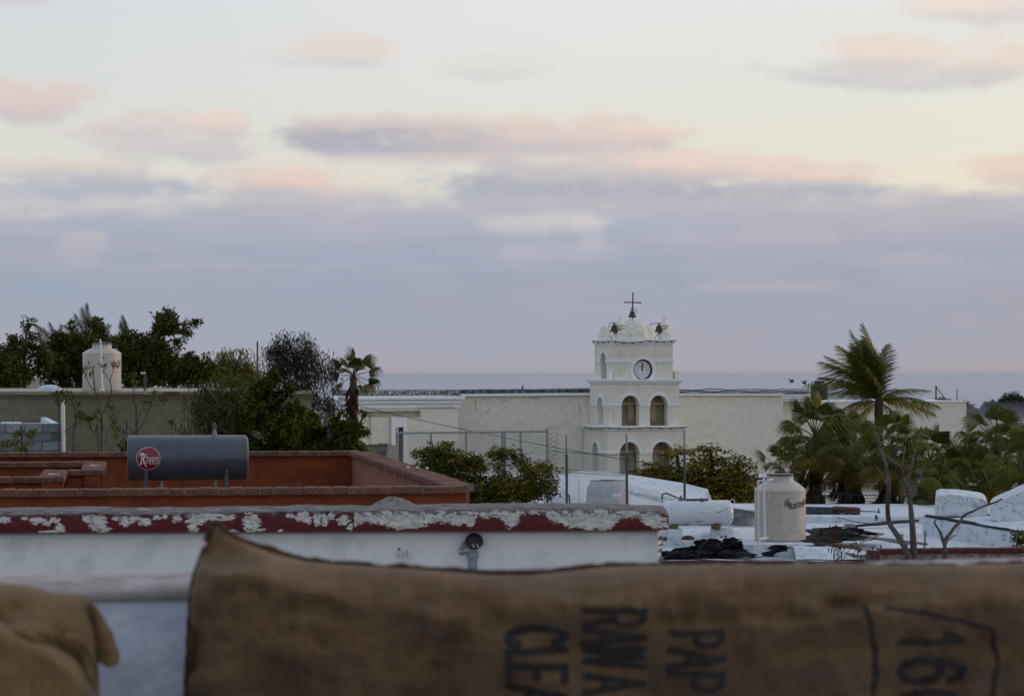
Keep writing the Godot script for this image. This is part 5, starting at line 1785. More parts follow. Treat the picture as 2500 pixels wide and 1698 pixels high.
# ---------------------------------------------------------------- tanks
func water_tank(label: String, foot: Vector3, r: float, heights: Array, body: Material, lid: Material) -> Node3D:
	var t := thing("water_tank", label, "water tank", foot)
	var y1: float = heights[0]
	var y2: float = heights[1]
	var y3: float = heights[2]
	var nr: float = heights[3]
	var w := Shape.new()
	var prof := [Vector2(r * 0.95, 0.0), Vector2(r, 0.03)]
	for k in 9:
		var y := lerpf(0.03, y1, (k + 1) / 10.0)
		prof.append_array([Vector2(r, y - 0.012), Vector2(r * 1.0012, y), Vector2(r, y + 0.012)])
	prof.append_array([Vector2(r, y1 - 0.05), Vector2(r * 1.005, y1 - 0.03), Vector2(r * 1.005, y1), Vector2(r * 0.98, y1 + 0.02)])
	for k in 5:
		var u := (k + 1) / 6.0
		prof.append(Vector2(lerpf(r * 0.98, nr * 1.06, u), lerpf(y1 + 0.02, y2, u) + 0.012 * sin(u * PI)))
	prof.append_array([Vector2(nr * 1.03, y2), Vector2(nr, y2 + 0.02), Vector2(nr, y3 - 0.02), Vector2(nr * 1.02, y3)])
	w.lathe(prof, 56)
	part(t, "body", w, body)
	w = Shape.new()
	w.lathe([Vector2(nr * 1.04, y3 - 0.005), Vector2(nr * 1.05, y3 + 0.02), Vector2(nr * 0.9, y3 + 0.035), Vector2(nr * 0.3, y3 + 0.05), Vector2(0.0, y3 + 0.052)], 32)
	part(t, "lid", w, lid)
	w = Shape.new()
	w.lathe([Vector2(0.02, y3 + 0.04), Vector2(0.022, y3 + 0.075), Vector2(0, y3 + 0.08)], 8)
	part(t, "lid_knob", w, lid)
	return t


func pipe_run(t: Node3D, called: String, pts: Array, r: float, m: Material) -> void:
	var w := Shape.new()
	for i in pts.size() - 1:
		w.tube([pts[i], pts[i + 1]], [r], 12)
	for i in range(1, pts.size() - 1):
		w.tube([pts[i] - (pts[i] - pts[i - 1]).normalized() * 0.035, pts[i] + (pts[i] - pts[i - 1]).normalized() * 0.022], [r * 1.35], 12)
		w.tube([pts[i] - (pts[i + 1] - pts[i]).normalized() * 0.022, pts[i] + (pts[i + 1] - pts[i]).normalized() * 0.035], [r * 1.35], 12)
	part(t, called, w, m)


func build_tanks() -> void:
	var beige := surf("beige tank plastic", Color(0.42, 0.38, 0.335), Color(0.50, 0.455, 0.40), 1.6, 0.42, 0.05, 121)
	var black := mat("black tank plastic", lin(0.012, 0.013, 0.016), 0.45)
	var pvc := mat("white pvc", Color.WHITE)
	var ink := mat("black print", lin(0.008, 0.008, 0.010), 0.6)
	var sticker := mat("white sticker", lin(0.66, 0.68, 0.72), 0.5)
	var brass := mat("dull brass", lin(0.30, 0.24, 0.16), 0.5, 0.6)

	# right: beige tank with lettering, on a whitewashed plinth
	var foot := at(1905, 1318.5, 52.0)
	var r := 0.55
	var t := water_tank("beige plastic water tank with black lettering on a whitewashed plinth", foot, r, [1.09, 1.29, 1.40, 0.285], beige, black)
	var wrap := func(a0: float, y0: float, tilt: float, rr: float) -> Callable:
		return func(p: Vector3) -> Vector3:
			var x := p.x * cos(tilt) - p.y * sin(tilt)
			var y := p.x * sin(tilt) + p.y * cos(tilt)
			var a: float = a0 + x / rr
			return Vector3(sin(a) * (rr + 0.004 + p.z), y0 + y, cos(a) * (rr + 0.004 + p.z))
	# centre of the word at 45 degrees to the right of the view
	var word: Callable = wrap.call(deg_to_rad(47.0), 0.815, 0.20, r)
	part(t, "lettering", letters("Rotoplas", 0.20, true, func(p): return word.call(Vector3(p.x * 0.80, p.y, p.z))), ink)
	var sw := Shape.new()
	for k in 4:
		var n := 12
		for i in n:
			var q := []
			for u in [float(i) / n, float(i + 1) / n]:
				for e in [0.0, 1.0]:
					var rad = 0.06 + 0.030 * k + e * 0.018 * sin(clampf(u * 1.1, 0.0, 1.0) * PI)
					var an := lerpf(PI * 1.02, PI * (0.52 - 0.03 * k), u)
					q.append(Vector3(0.045 + cos(an) * rad * 0.95, -0.06 + sin(an) * rad * 1.25, 0.0))
			var f: Callable = wrap.call(deg_to_rad(14.0), 0.80, 0.12, r)
			sw.quad(f.call(q[0]), f.call(q[2]), f.call(q[3]), f.call(q[1]))
	part(t, "emblem", sw, ink)
	var st := Shape.new()
	st.sheet(6, 4, func(u, v):
		var a = deg_to_rad(-34.0) + (u - 0.5) * 0.17
		return Vector3(sin(a) * (r + 0.006), 0.985 + (v - 0.5) * 0.07 * sin(clampf(u, 0.08, 0.92) * PI), cos(a) * (r + 0.006)))
	part(t, "sticker", st, sticker)
	st = Shape.new()
	st.sheet(3, 3, func(u, v):
		var a = deg_to_rad(-35.5) + (u - 0.5) * 0.05
		return Vector3(sin(a) * (r + 0.009), 0.985 + (v - 0.5) * 0.035, cos(a) * (r + 0.009)))
	part(t, "sticker_mark", st, ink)
	var pl := thing("tank_plinth", "whitewashed masonry plinth under the lettered beige tank", "plinth")
	var lo := eye.y - 3.9
	var w := Shape.new()
	var a := at(1816, 1320, 50.85)
	var b := at(1988, 1320, 50.85)
	a.y = foot.y - 0.004
	b.y = foot.y - 0.004
	lumpy(w, a, b, foot.y - lo + 0.2, 2.2, 30, 0.025, 122)
	part(pl, "block", w, kept["white roof paint"])
	w = Shape.new()
	w.sheet(20, 12, func(u, v):
		var x: float = lerpf(5.9, 8.4, u)
		var y: float = lo + 0.22 * (1.0 - smoothstep(0.1, 1.0, u)) * smoothstep(0.0, 0.3, v) * smoothstep(1.0, 0.8, v) + 0.02 * fbm(u * 300.0, v * 200.0) + 0.01
		return Vector3(x, y, -50.0 - v * 1.6))
	part(pl, "ramp", w, kept["white roof paint"])
	# its pipes
	var pp := thing("white_pipework", "thin white plastic pipes rising beside the lettered beige tank", "pipe")
	var f0 := at(1865, 1313, 51.3)
	pipe_run(pp, "riser", [f0 + Vector3(0.02, 0.0, 0.05), Vector3(f0.x - 0.01, at(1865, 1144, 51.3).y, f0.z + 0.05)], 0.026, pvc)
	var g0 := at(1852, 1362, 50.55)
	pipe_run(pp, "feed_pipe", [g0, Vector3(g0.x, at(1851, 1174, 50.55).y, g0.z), Vector3(f0.x + 0.02, at(1864, 1172.5, 50.55).y, g0.z + 0.0), Vector3(at(1889, 1170, 51.7).x, at(1889, 1170, 51.7).y, -51.75)], 0.018, pvc)
	pipe_run(pp, "outlet_pipe", [at(1852, 1316, 50.6), at(1858, 1315, 50.9), at(1874, 1313, 51.4), at(1876, 1313, 51.7)], 0.03, pvc)

	# left: beige tank on the olive house
	var lf := at(248, 954, 66.0)
	t = water_tank("beige plastic water tank on the olive house roof, warm light on its right side", lf, 0.525, [1.03, 1.17, 1.285, 0.262], beige, black)
	st = Shape.new()
	st.sheet(6, 4, func(u, v):
		var an = deg_to_rad(-68.0) + (u - 0.5) * 0.34
		return Vector3(sin(an) * 0.531, 0.70 + (v - 0.5) * 0.13 * sin(clampf(u, 0.1, 0.9) * PI), cos(an) * 0.531))
	part(t, "sticker", st, mat("pale blue sticker", lin(0.40, 0.50, 0.62), 0.5))
	st = Shape.new()
	st.sheet(3, 3, func(u, v):
		var an = deg_to_rad(-66.0) + (u - 0.5) * 0.14
		return Vector3(sin(an) * 0.534, 0.70 + (v - 0.5) * 0.05 + u * 0.03, cos(an) * 0.534))
	part(t, "sticker_mark", st, ink)
	st = Shape.new()
	st.sheet(4, 4, func(u, v):
		var an = deg_to_rad(72.0) + (u - 0.5) * 0.3
		return Vector3(sin(an) * 0.531, 0.76 + (v - 0.5) * 0.15, cos(an) * 0.531))
	part(t, "label_print", st, mat("grey print", lin(0.15, 0.14, 0.15), 0.6))
	pp = thing("white_standpipe", "tall white plastic pipe leaning before the beige tank on the olive house", "pipe")
	var p0 := at(249, 953, 65.2)
	var p1 := at(244.5, 828, 65.2)
	w = Shape.new()
	w.tube([p0, p1], [0.03, 0.022], 12)
	w.tube([p0.lerp(p1, 0.28), p0.lerp(p1, 0.31)], [0.031], 12)
	w.tube([p0.lerp(p1, 0.78), p0.lerp(p1, 0.87)], [0.031], 12)
	part(pp, "pole", w, pvc)
	w = Shape.new()
	w.lathe([Vector2(0.075, 0), Vector2(0.06, 0.03), Vector2(0.036, 0.05), Vector2(0.036, 0.12), Vector2(0, 0.12)], 14, Transform3D(Basis(), p0))
	part(pp, "foot_flange", w, pvc)
	w = Shape.new()
	w.box(Transform3D(Basis(), at(252, 873, 65.45)), Vector3(0.06, 0.03, 0.03), 0.006)
	part(pp, "bracket", w, mat("dark terminal", Color.BLACK))

	# black tank on the church wing
	var bf := at(2001, 976, 155.5)
	t = water_tank("black plastic water tank on the church roof behind the palms", bf, 0.57, [0.86, 1.08, 1.2, 0.33], black, black)
	w = Shape.new()
	w.tube([at(1974, 953, 155.0) - bf, at(1974, 938, 155.0) - bf, at(1984, 934, 155.2) - bf, at(1992, 932, 155.4) - bf], [0.025], 6)
	part(t, "inlet_pipe", w, mat("dark pipe", Color.BLACK))
	w = Shape.new()
	w.tube([at(1984, 930, 155.2) - bf, at(1984, 940, 155.2) - bf], [0.02], 6)
	part(t, "valve", w, mat("dark pipe", Color.BLACK))

	# pale tank behind the fence
	t = thing("whitewashed_tank", "stubby pale grey tank with a white painted patch behind the wire fence", "water tank", at(1484, 1262, 64.5))
	w = Shape.new()
	var pr := [Vector2(0.60, 0.0), Vector2(0.58, 0.5), Vector2(0.555, 0.76), Vector2(0.53, 0.84), Vector2(0.46, 0.93), Vector2(0.40, 0.965), Vector2(0.0, 0.975)]
	w.lathe(pr, 40)
	part(t, "body", w, surf("greyed tank paint", Color(0.33, 0.32, 0.33), Color(0.50, 0.51, 0.53), 0.8, 0.8, 0.2, 123))
	w = Shape.new()
	w.sheet(14, 6, func(u, v):
		var an = deg_to_rad(24.0) + (u - 0.5) * 0.40
		return Vector3(sin(an) * 0.588, 0.62 + (v - 0.5) * (0.10 + 0.03 * sin(u * 23.0)) + 0.012 * sin(u * 31.0 + v * 9.0), cos(an) * 0.588))
	part(t, "painted_patch", w, sticker)
	w = Shape.new()
	w.lathe([Vector2(0.2, 0.97), Vector2(0.2, 1.0), Vector2(0.0, 1.01)], 20)
	part(t, "lid", w, black)
	w = Shape.new()
	w.tube([Vector3(-0.5, 0.97, 0.1), Vector3(-0.1, 1.0, 0.3), Vector3(0.5, 0.98, 0.15)], [0.012], 6)
	part(t, "wire", w, black)
	t = thing("satellite_dish", "small white dish at the foot of the fence beside the bush", "dish", at(1366, 1219, 62.5), -0.5)
	w = Shape.new()
	var dish := []
	for k in 8:
		dish.append(Vector2(0.30 * (1.0 - k / 7.0), -0.08 * pow(1.0 - k / 7.0, 2.0)))
	w.lathe(dish, 28, Transform3D(Basis(Vector3.RIGHT, PI / 2 - 0.3), Vector3.ZERO))
	part(t, "reflector", w, mat("dish white", lin(0.6, 0.62, 0.65), 0.5))
	w = Shape.new()
	w.tube([Vector3(0, -0.05, -0.05), Vector3(0, -0.6, -0.1)], [0.02], 8)
	part(t, "stand", w, mat("dark pipe", Color.BLACK))

	# gas tank
	var gas := mat("rust flecked white enamel", Color.WHITE, 0.4)
	gas.albedo_texture = rust_paint()
	var c := at(1701, 1252, 54.0)
	var xf := Transform3D(Basis(Vector3.UP, deg_to_rad(5.0)), c)
	t = thing("gas_tank", "white horizontal gas tank with rust scars on low block piers", "gas tank", xf.origin, deg_to_rad(5.0))
	w = Shape.new()
	var rr := 0.288
	var half := 0.83
	var head := []
	for k in 9:
		var q := k / 8.0 * PI / 2
		head.append(Vector2(rr * sin(q), -half - 0.0 + 0.13 - 0.13 * cos(q)))
	for k in range(8, -1, -1):
		var q := k / 8.0 * PI / 2
		head.append(Vector2(rr * sin(q), half - 0.13 + 0.13 * cos(q)))
	w.lathe(head, 48, Transform3D(Basis(Vector3(0, 0, 1), -PI / 2), Vector3.ZERO))
	for i in w.v.size():
		var v: Vector3 = w.v[i]
		w.t[i] = Vector2(clampf((v.x + half) / (2 * half), 0.0, 1.0), clampf(0.5 - v.y / (2 * rr), 0.0, 1.0))
	part(t, "body", w, gas)
	for sx in [-1.0, 1.0]:
		w = Shape.new()
		var hoop := []
		for i in 15:
			var q := TAU * i / 14.0
			hoop.append(Vector3(sx * (half - 0.02) + 0.055 * cos(q), rr - 0.05 + 0.055 * sin(q) * 1.3, 0.0))
		w.tube(hoop, [0.009], 6, false)
		part(t, "lifting_eye", w, sticker)
	for x in [-0.52, 0.44]:
		w = Shape.new()
		w.box(Transform3D(Basis(), Vector3(x, -rr - 0.02, 0)), Vector3(0.16, 0.10, 0.42), 0.01)
		part(t, "foot", w, surf("rusty steel", Color(0.06, 0.035, 0.02), Color(0.2, 0.15, 0.10), 0.3, 0.85, 0.4, 125))
		w = Shape.new()
		w.tube([Vector3(x + 0.05, -rr - 0.07, 0.22), Vector3(x + 0.05, -rr + 0.02, 0.22)], [0.022], 8)
		part(t, "bolt", w, brass)
	w = Shape.new()
	w.box(Transform3D(Basis(), Vector3(0.0, rr + 0.018, 0)), Vector3(0.52, 0.03, 0.16), 0.008)
	part(t, "saddle_plate", w, mat("dark pipe", Color.BLACK))
	for k in [[-0.36, 0.12, 0.055], [-0.05, 0.06, 0.03], [0.10, 0.08, 0.025], [0.22, 0.05, 0.03]]:
		w = Shape.new()
		w.lathe([Vector2(k[2], 0), Vector2(k[2], k[1] * 0.6), Vector2(k[2] * 0.4, k[1] * 0.7), Vector2(k[2] * 0.4, k[1]), Vector2(0, k[1])], 12, Transform3D(Basis(), Vector3(k[0], rr - 0.01, 0.02)))
		part(t, "valve", w, mat("grey valve metal", lin(0.16, 0.17, 0.18), 0.5, 0.5))
	w = Shape.new()
	w.tube([at(1622, 1206, 54.6) - c, at(1632, 1203, 54.6) - c, at(1660, 1215, 54.5) - c, at(1684, 1221, 54.3) - c], [0.018], 8)
	w.tube([at(1622, 1206, 54.6) - c, at(1622, 1225, 54.6) - c], [0.02], 8)
	part(t, "gas_line", w, mat("dark pipe", Color.BLACK))
	w = Shape.new()
	w.box(Transform3D(Basis(), Vector3(0.1, rr * 0.905, rr * 0.45)), Vector3(0.07, 0.035, 0.012), 0.003)
	part(t, "rating_plate", w, mat("grey print", Color.BLACK))
	# its piers
	for k in [[1617, 1667, 1293, 53.6, 0.62], [1738, 1790, 1291, 53.9, 0.62]]:
		var pt := thing("block_pier", ["whitewashed block pier under the left end of the gas tank", "whitewashed block pier under the right end of the gas tank"][int(k[0] > 1700)], "pier", Vector3.ZERO, 0.0, "gas tank piers")
		w = Shape.new()
		var e0 := at(k[0], k[2], k[3])
		var e1 := at(k[1], k[2], k[3])
		lumpy(w, e0, e1, e0.y - lo + 0.1, 0.5, 8, 0.012, 126)
		part(pt, "block", w, kept["white roof paint"])
	# low bump of the roof right of it
	w = Shape.new()
	w.sheet(24, 16, func(u, v):
		var x: float = lerpf(3.9, 6.4, u)
		var y: float = lo - 0.02 + 0.42 * pow(sin(clampf(u * 1.02, 0.0, 1.0) * PI), 0.6) * pow(sin(v * PI), 0.7) * lerpf(1.0, 0.5, u) + 0.015 * fbm(u * 250.0, v * 250.0)
		return Vector3(x, y, -53.0 - v * 3.2))
	var bump := thing("roof_hump", "whitewashed hump of roof with grey stains below the gas tank", "roof hump")
	part(bump, "hump", w, kept["patched white roof paint"])

	# solar water heater on the orange house
	var hc := at(458, 1117, 26.0)
	var hx := Transform3D(Basis(Vector3.UP, deg_to_rad(9.2)), hc)
	var steel := surf("grey blue enamel", Color(0.050, 0.062, 0.084), Color(0.068, 0.084, 0.110), 0.9, 0.38, 0.03, 127)
	t = thing("water_heater_tank", "dark grey horizontal water heater tank with a round red emblem", "water heater", hc, deg_to_rad(9.2))
	var hr := 0.243
	var hl := 0.645
	w = Shape.new()
	w.lathe([Vector2(0, -hl), Vector2(hr - 0.03, -hl), Vector2(hr - 0.012, -hl + 0.006), Vector2(hr, -hl + 0.025), Vector2(hr, hl - 0.04), Vector2(hr - 0.01, hl - 0.015), Vector2(hr - 0.035, hl), Vector2(0, hl + 0.004)], 64, Transform3D(Basis(Vector3(0, 0, 1), -PI / 2), Vector3.ZERO))
	part(t, "drum", w, steel)
	for x in [-hl + 0.028, hl - 0.045]:
		w = Shape.new()
		w.lathe([Vector2(hr + 0.001, -0.006), Vector2(hr + 0.004, 0.0), Vector2(hr + 0.001, 0.006)], 64, Transform3D(Basis(Vector3(0, 0, 1), -PI / 2), Vector3(x, 0, 0)))
		part(t, "end_band", w, steel)
	var on_drum := func(ox: float, oy: float, lift: float) -> Callable:
		return func(p: Vector3) -> Vector3:
			var s: float = (oy + p.y) / hr
			return Vector3(ox + p.x, sin(s) * (hr + lift + p.z), cos(s) * (hr + lift + p.z))
	var ex := -0.424
	var ey := 0.004
	for k in [[0.127, 0.0015, lin(0.62, 0.60, 0.62), "emblem_border"], [0.121, 0.003, lin(0.22, 0.010, 0.020), "emblem_disc"]]:
		w = Shape.new()
		var fcall: Callable = on_drum.call(ex, ey, k[1])
		w.sheet(40, 8, func(u, v): return fcall.call(Vector3(cos(-u * TAU) * (1.0 - v) * k[0], sin(-u * TAU) * (1.0 - v) * k[0] * 1.0, 0)))
		part(t, k[3], w, mat(k[3], k[2], 0.35))
	var logo := Shape.new()
	for k in [["R", 0.16, -0.062, -0.004, 0.66, 1.05], ["h", 0.13, -0.011, -0.006, 0.44, 1.0], ["e", 0.125, 0.022, -0.015, 0.46, 1.15], ["e", 0.125, 0.052, -0.015, 0.46, 1.15], ["m", 0.125, 0.090, -0.015, 0.40, 1.15]]:
		var fcall: Callable = on_drum.call(ex + k[2], ey + k[3], 0.005)
		var fx: float = k[4]
		var fy: float = k[5]
		logo.add(letters(k[0], k[1], k[0] == "R", func(p: Vector3): return fcall.call(Vector3(p.x * fx, p.y * fy, p.z))))
	for k in [[-0.05, -0.03, -0.022, -0.088, 0.011], [-0.0245, -0.04, -0.0245, 0.116, 0.010], [-0.087, -0.07, -0.087, 0.05, 0.010]]:
		var fcall: Callable = on_drum.call(ex, ey, 0.006)
		var q0 := Vector3(k[0], k[1], 0)
		var q1 := Vector3(k[2], k[3], 0)
		var sd: Vector3 = (q1 - q0).normalized().cross(Vector3(0, 0, 1)) * k[4] * 0.5
		logo.quad(fcall.call(q0 - sd), fcall.call(q0 + sd), fcall.call(q1 + sd), fcall.call(q1 - sd))
	part(t, "lettering", logo, mat("white print", lin(0.66, 0.66, 0.68), 0.5))
	for x in [-0.445, 0.41]:
		w = Shape.new()
		w.box(Transform3D(Basis(), Vector3(x, -0.55, hr * 0.86)), Vector3(0.032, 0.86, 0.012), 0.003)
		w.box(Transform3D(Basis(), Vector3(x - 0.02, -0.58, hr * 0.86 - 0.03)), Vector3(0.012, 0.8, 0.06), 0.003)
		part(t, "leg", w, steel)
	for x in [-0.28, 0.297]:
		w = Shape.new()
		w.lathe([Vector2(0.014, -1.2), Vector2(0.014, -0.36), Vector2(0.017, -0.33), Vector2(0.019, -0.27), Vector2(0.019, -0.235)], 12, Transform3D(Basis(), Vector3(x, 0, 0.03)))
		part(t, "bottom_fitting", w, surf("pale fitting", Color(0.24, 0.20, 0.15), Color(0.42, 0.36, 0.28), 0.05, 0.7, 0.1, 128))
	w = Shape.new()
	w.lathe([Vector2(0.028, 0.225), Vector2(0.024, 0.27), Vector2(0.018, 0.275), Vector2(0.018, 0.31)], 14, Transform3D(Basis(), Vector3(0.285, 0, 0)))
	part(t, "top_fitting", w, mat("bluish fitting", lin(0.2, 0.22, 0.28), 0.5))
	w = Shape.new()
	w.lathe([Vector2(0.021, 0.31), Vector2(0.021, 0.352), Vector2(0.016, 0.355), Vector2(0.016, 0.375), Vector2(0, 0.376)], 14, Transform3D(Basis(), Vector3(0.285, 0, 0)))
	part(t, "relief_valve", w, mat("bronze fitting", lin(0.11, 0.085, 0.06), 0.5, 0.5))
	# the vents' feet stand on the sunken roof
	w = Shape.new()
	w.box(Transform3D(Basis(), Vector3(0, -1.02, 0.12)), Vector3(1.0, 0.04, 0.5), 0.01)
	part(t, "base_frame", w, steel)


func rust_paint() -> ImageTexture:
	var im := Image.create(768, 256, false, Image.FORMAT_RGB8)
	var scars := [[0.83, 0.38, 0.07, 0.022, 0.5], [0.76, 0.44, 0.06, 0.014, -0.2], [0.55, 0.44, 0.03, 0.012, 0.2], [0.52, 0.80, 0.05, 0.02, 0.1], [0.50, 0.79, 0.01, 0.05, 0.0], [0.13, 0.30, 0.012, 0.016, 0.3], [0.27, 0.30, 0.010, 0.014, 0], [0.62, 0.95, 0.1, 0.03, 0.1], [0.75, 0.92, 0.06, 0.04, 0.0], [0.34, 0.93, 0.05, 0.05, 0.0], [0.97, 0.5, 0.012, 0.06, 0.0], [0.96, 0.3, 0.01, 0.05, 0.0], [0.95, 0.72, 0.014, 0.05, 0.2], [0.36, 0.62, 0.02, 0.012, 0.0], [0.22, 0.66, 0.02, 0.012, 0.0]]
	for j in 256:
		for i in 768:
			var u := i / 768.0
			var v := j / 256.0
			var c := Color(0.60, 0.63, 0.66) * (1.0 + 0.12 * fbm(i * 1.5, j * 3.0))
			for k in scars:
				var dx: float = u - k[0]
				var dy: float = v - k[1] + dx * float(k[4]) * 2.0
				var e := pow(dx / k[2], 2.0) + pow(dy / k[3], 2.0) + fbm(i * 8.0, j * 8.0) * 2.6
				if e < 0.7:
					c = c.lerp(Color(0.16, 0.10, 0.045), 0.85)
				elif e < 1.1:
					c = c.lerp(Color(0.42, 0.36, 0.25), 0.6)
			im.set_pixel(i, j, Color(c.r, c.g, c.b).linear_to_srgb())
	return ImageTexture.create_from_image(im)


# ---------------------------------------------------------------- chain link fence
func build_fence() -> void:
	var steel := mat("galvanised steel", lin(0.22, 0.24, 0.25), 0.5, 0.5)
	var wire := mat("galvanised wire", lin(0.34, 0.36, 0.37), 0.5, 0.4)
	var t := thing("chain_link_fence", "galvanised chain link fence with a top rail before the church wall", "fence")
	var d0 := 58.0
	var d1 := 61.0
	var dd := func(px: float) -> float: return lerpf(d0, d1, (px - 970.0) / 700.0)
	var w := Shape.new()
	w.tube([at(970, 1057, dd.call(970)), at(1336, 1052.5, dd.call(1336))], [0.025], 8)
	part(t, "top_rail", w, steel)
	for k in [[969, 1055, 1240, 0.035], [1052, 1057, 1240, 0.026], [1138, 1051, 1240, 0.026], [1226, 1054, 1240, 0.024], [1232, 1051, 1240, 0.03], [1271, 1054, 1240, 0.026], [1336, 1044, 1240, 0.03]]:
		w = Shape.new()
		w.tube([at(k[0], k[1], dd.call(k[0])), at(k[0] + 1, k[2], dd.call(k[0]))], [k[3]], 8)
		part(t, "post", w, steel)
	link_mesh(t, at(972, 1058, d0), at(1335, 1053.5, dd.call(1335)), 1.35, wire)
	# barbs along the rail
	w = Shape.new()
	for i in 70:
		var p := at(972 + i * 5.2, 1056.5 - i * 0.064, dd.call(972 + i * 5.2))
		w.tube([p, p + Vector3(0.012 * (i % 2 * 2 - 1), 0.06, 0)], [0.0035], 3, false)
	tag(part(t, "wire_ends", w, wire), "", "", "", "stuff")
	t = thing("wire_fence", "taller bare posts with sagging chain link before the tower's foot", "fence")
	for k in [[1383, 1063, 1262, 0.026], [1530, 1060, 1262, 0.026], [1671, 1049, 1262, 0.026]]:
		w = Shape.new()
		w.tube([at(k[0], k[1], dd.call(k[0])), at(k[0] + 1, k[2], dd.call(k[0]))], [k[3]], 8)
		part(t, "post", w, steel)
		w = Shape.new()
		w.tube([at(k[0] + 0.5, k[1] + 46, dd.call(k[0]) - 0.04), at(k[0] + 1, k[2], dd.call(k[0]) - 0.04)], [k[3] * 1.25], 8)
		part(t, "sleeve", w, mat("dark pipe", Color.BLACK))
	link_mesh(t, at(1340, 1100, dd.call(1340)), at(1382, 1101, dd.call(1382)), 1.5, wire)
	link_mesh(t, at(1384, 1101, dd.call(1384)), at(1529, 1112, dd.call(1529)), 1.5, wire)
	link_mesh(t, at(1531, 1180, dd.call(1531)), at(1670, 1216, dd.call(1670)), 0.6, wire)
	for k in 2:
		w = Shape.new()
		w.tube(sagging(at(1340, 1100 + k * 47, dd.call(1340)), at(1529, 1110 + k * 50, dd.call(1529)), 0.02), [0.008], 5)
		part(t, "tension_wire", w, mat("dark pipe", Color.BLACK))
	# razor coil at the end of the rail
	t = thing("razor_wire_coil", "loose coil of razor wire hanging at the end of the fence rail", "wire coil")
	var pts := []
	for i in 90:
		var u := i / 89.0
		var c := at(lerpf(1350, 1352, u), lerpf(1046, 1125, pow(u, 0.9)), 60.2)
		var q := u * TAU * 7.0
		pts.append(c + Vector3(cos(q) * 0.12, sin(q) * 0.075, sin(q) * 0.16))
	w = Shape.new()
	w.tube(pts, [0.0065], 5)
	part(t, "coil", w, mat("dull wire", lin(0.12, 0.125, 0.13), 0.5, 0.5))
	# dark leaning rod and a thin white pipe behind the fence
	t = thing("leaning_rod", "short dark rod leaning beside a fence post", "rod")
	w = Shape.new()
	w.tube([at(1389, 1207, 59.5), at(1393, 1236, 59.5)], [0.02], 6)
	part(t, "rod", w, mat("dark pipe", Color.BLACK))
	t = thing("thin_white_pipe", "thin white pipe standing left of the pale grey tank", "pipe")
	w = Shape.new()
	w.tube([at(1413, 1171, 65), at(1414, 1240, 65)], [0.022], 8)
	part(t, "pole", w, mat("white pvc", Color.WHITE))


func link_mesh(t: Node3D, a: Vector3, b: Vector3, h: float, m: Material) -> void:
	var w := Shape.new()
	var l := (b - a).length()
	var x := (b - a) / l
	var pitch := 0.078
	var n := int((l + h) / pitch)
	for fam in 2:
		for i in range(1, n):
			var s := i * pitch
			# a straight strand at 45 degrees, cut to the panel
			var u0 := maxf(0.0, s - h)
			var u1 := minf(l, s)
			if u1 - u0 < 0.03:
				continue
			var p0 := Vector2(u0, -(s - u0))
			var p1 := Vector2(u1, -(s - u1))
			if fam:
				p0.x = l - p0.x
				p1.x = l - p1.x
			var off := Vector3(0, 0, 0.004 if fam else -0.004)
			w.tube([a + x * p0.x + Vector3(0, p0.y, 0) + off, a + x * p1.x + Vector3(0, p1.y, 0) + off], [0.0042], 3, false)
	tag(part(t, "wire_mesh", w, m), "", "", "", "stuff")


# ---------------------------------------------------------------- plants
func leaf_mat(key: String, rough := 0.7) -> StandardMaterial3D:
	var m := mat(key, Color.WHITE, rough)
	m.vertex_color_use_as_albedo = true
	m.metallic_specular = 0.22
	m.backlight_enabled = true
	m.backlight = Color(0.35, 0.4, 0.2)
	m.cull_mode = BaseMaterial3D.CULL_DISABLED
	return m


# one leaf: a bent lozenge from `p` along `d`, with its face towards `up`
func leaf(o: Shape, p: Vector3, d: Vector3, up: Vector3, l: float, w: float, droop := 0.2) -> void:
	var s := d.cross(up).normalized() * w * 0.5
	var mid := p + d * l * 0.45
	var tip := p + d * l - Vector3.UP * l * droop
	var f := up.normalized() * w * 0.12
	o.tri(p, mid + s + f, mid)
	o.tri(p, mid, mid - s + f)
	o.tri(mid, mid + s + f, tip)
	o.tri(mid, tip, mid - s + f)


func sprig(kind: String, n: int, l: float, w: float, seed_: int) -> ArrayMesh:
	var g := RandomNumberGenerator.new()
	g.seed = seed_
	var o := Shape.new()
	for i in n:
		var v := 0.7 + g.randf() * 0.5
		o.col = Color(v, v, v)
		var d := Vector3(g.randfn(), g.randfn(), g.randfn()).normalized()
		var p := Vector3(g.randf_range(-1, 1), g.randf_range(-1, 1), g.randf_range(-1, 1)) * l * 0.9
		if kind == "droop":
			d = (Vector3(g.randfn() * 0.32, -1.0, g.randfn() * 0.32)).normalized()
			p = Vector3(g.randf_range(-1, 1), g.randf_range(-1.6, 1.2), g.randf_range(-1, 1)) * l * 0.75
		elif kind == "weep":
			d = Vector3(g.randfn() * 0.8, -0.75 + g.randfn() * 0.45, g.randfn() * 0.8).normalized()
			p = Vector3(g.randf_range(-1, 1), g.randf_range(-1.2, 1.0), g.randf_range(-1, 1)) * l * 1.2
		elif kind == "rise":
			d = (d + Vector3(0, 0.9, 0)).normalized()
			p *= 0.5
		elif kind == "pinnate":
			var a := TAU * float(i % 5) / 5.0 + g.randf()
			var k := floorf(i / 5.0)
			var axis := Vector3(cos(a), 0.35 - 0.10 * k, sin(a)).normalized()
			p = axis * l * (0.5 + 0.55 * k)
			d = (axis + Vector3(g.randfn(), g.randfn() * 0.4 - 0.5, g.randfn()) * 0.7).normalized()
		var up := Vector3(g.randfn() * 0.6, 1.0, g.randfn() * 0.6).normalized()
		if absf(d.dot(up)) > 0.9:
			up = Vector3(g.randfn(), 0.2, g.randfn()).normalized()
		leaf(o, p, d, up, l * g.randf_range(0.75, 1.2), w * g.randf_range(0.8, 1.2), 0.15)
	return o.mesh()


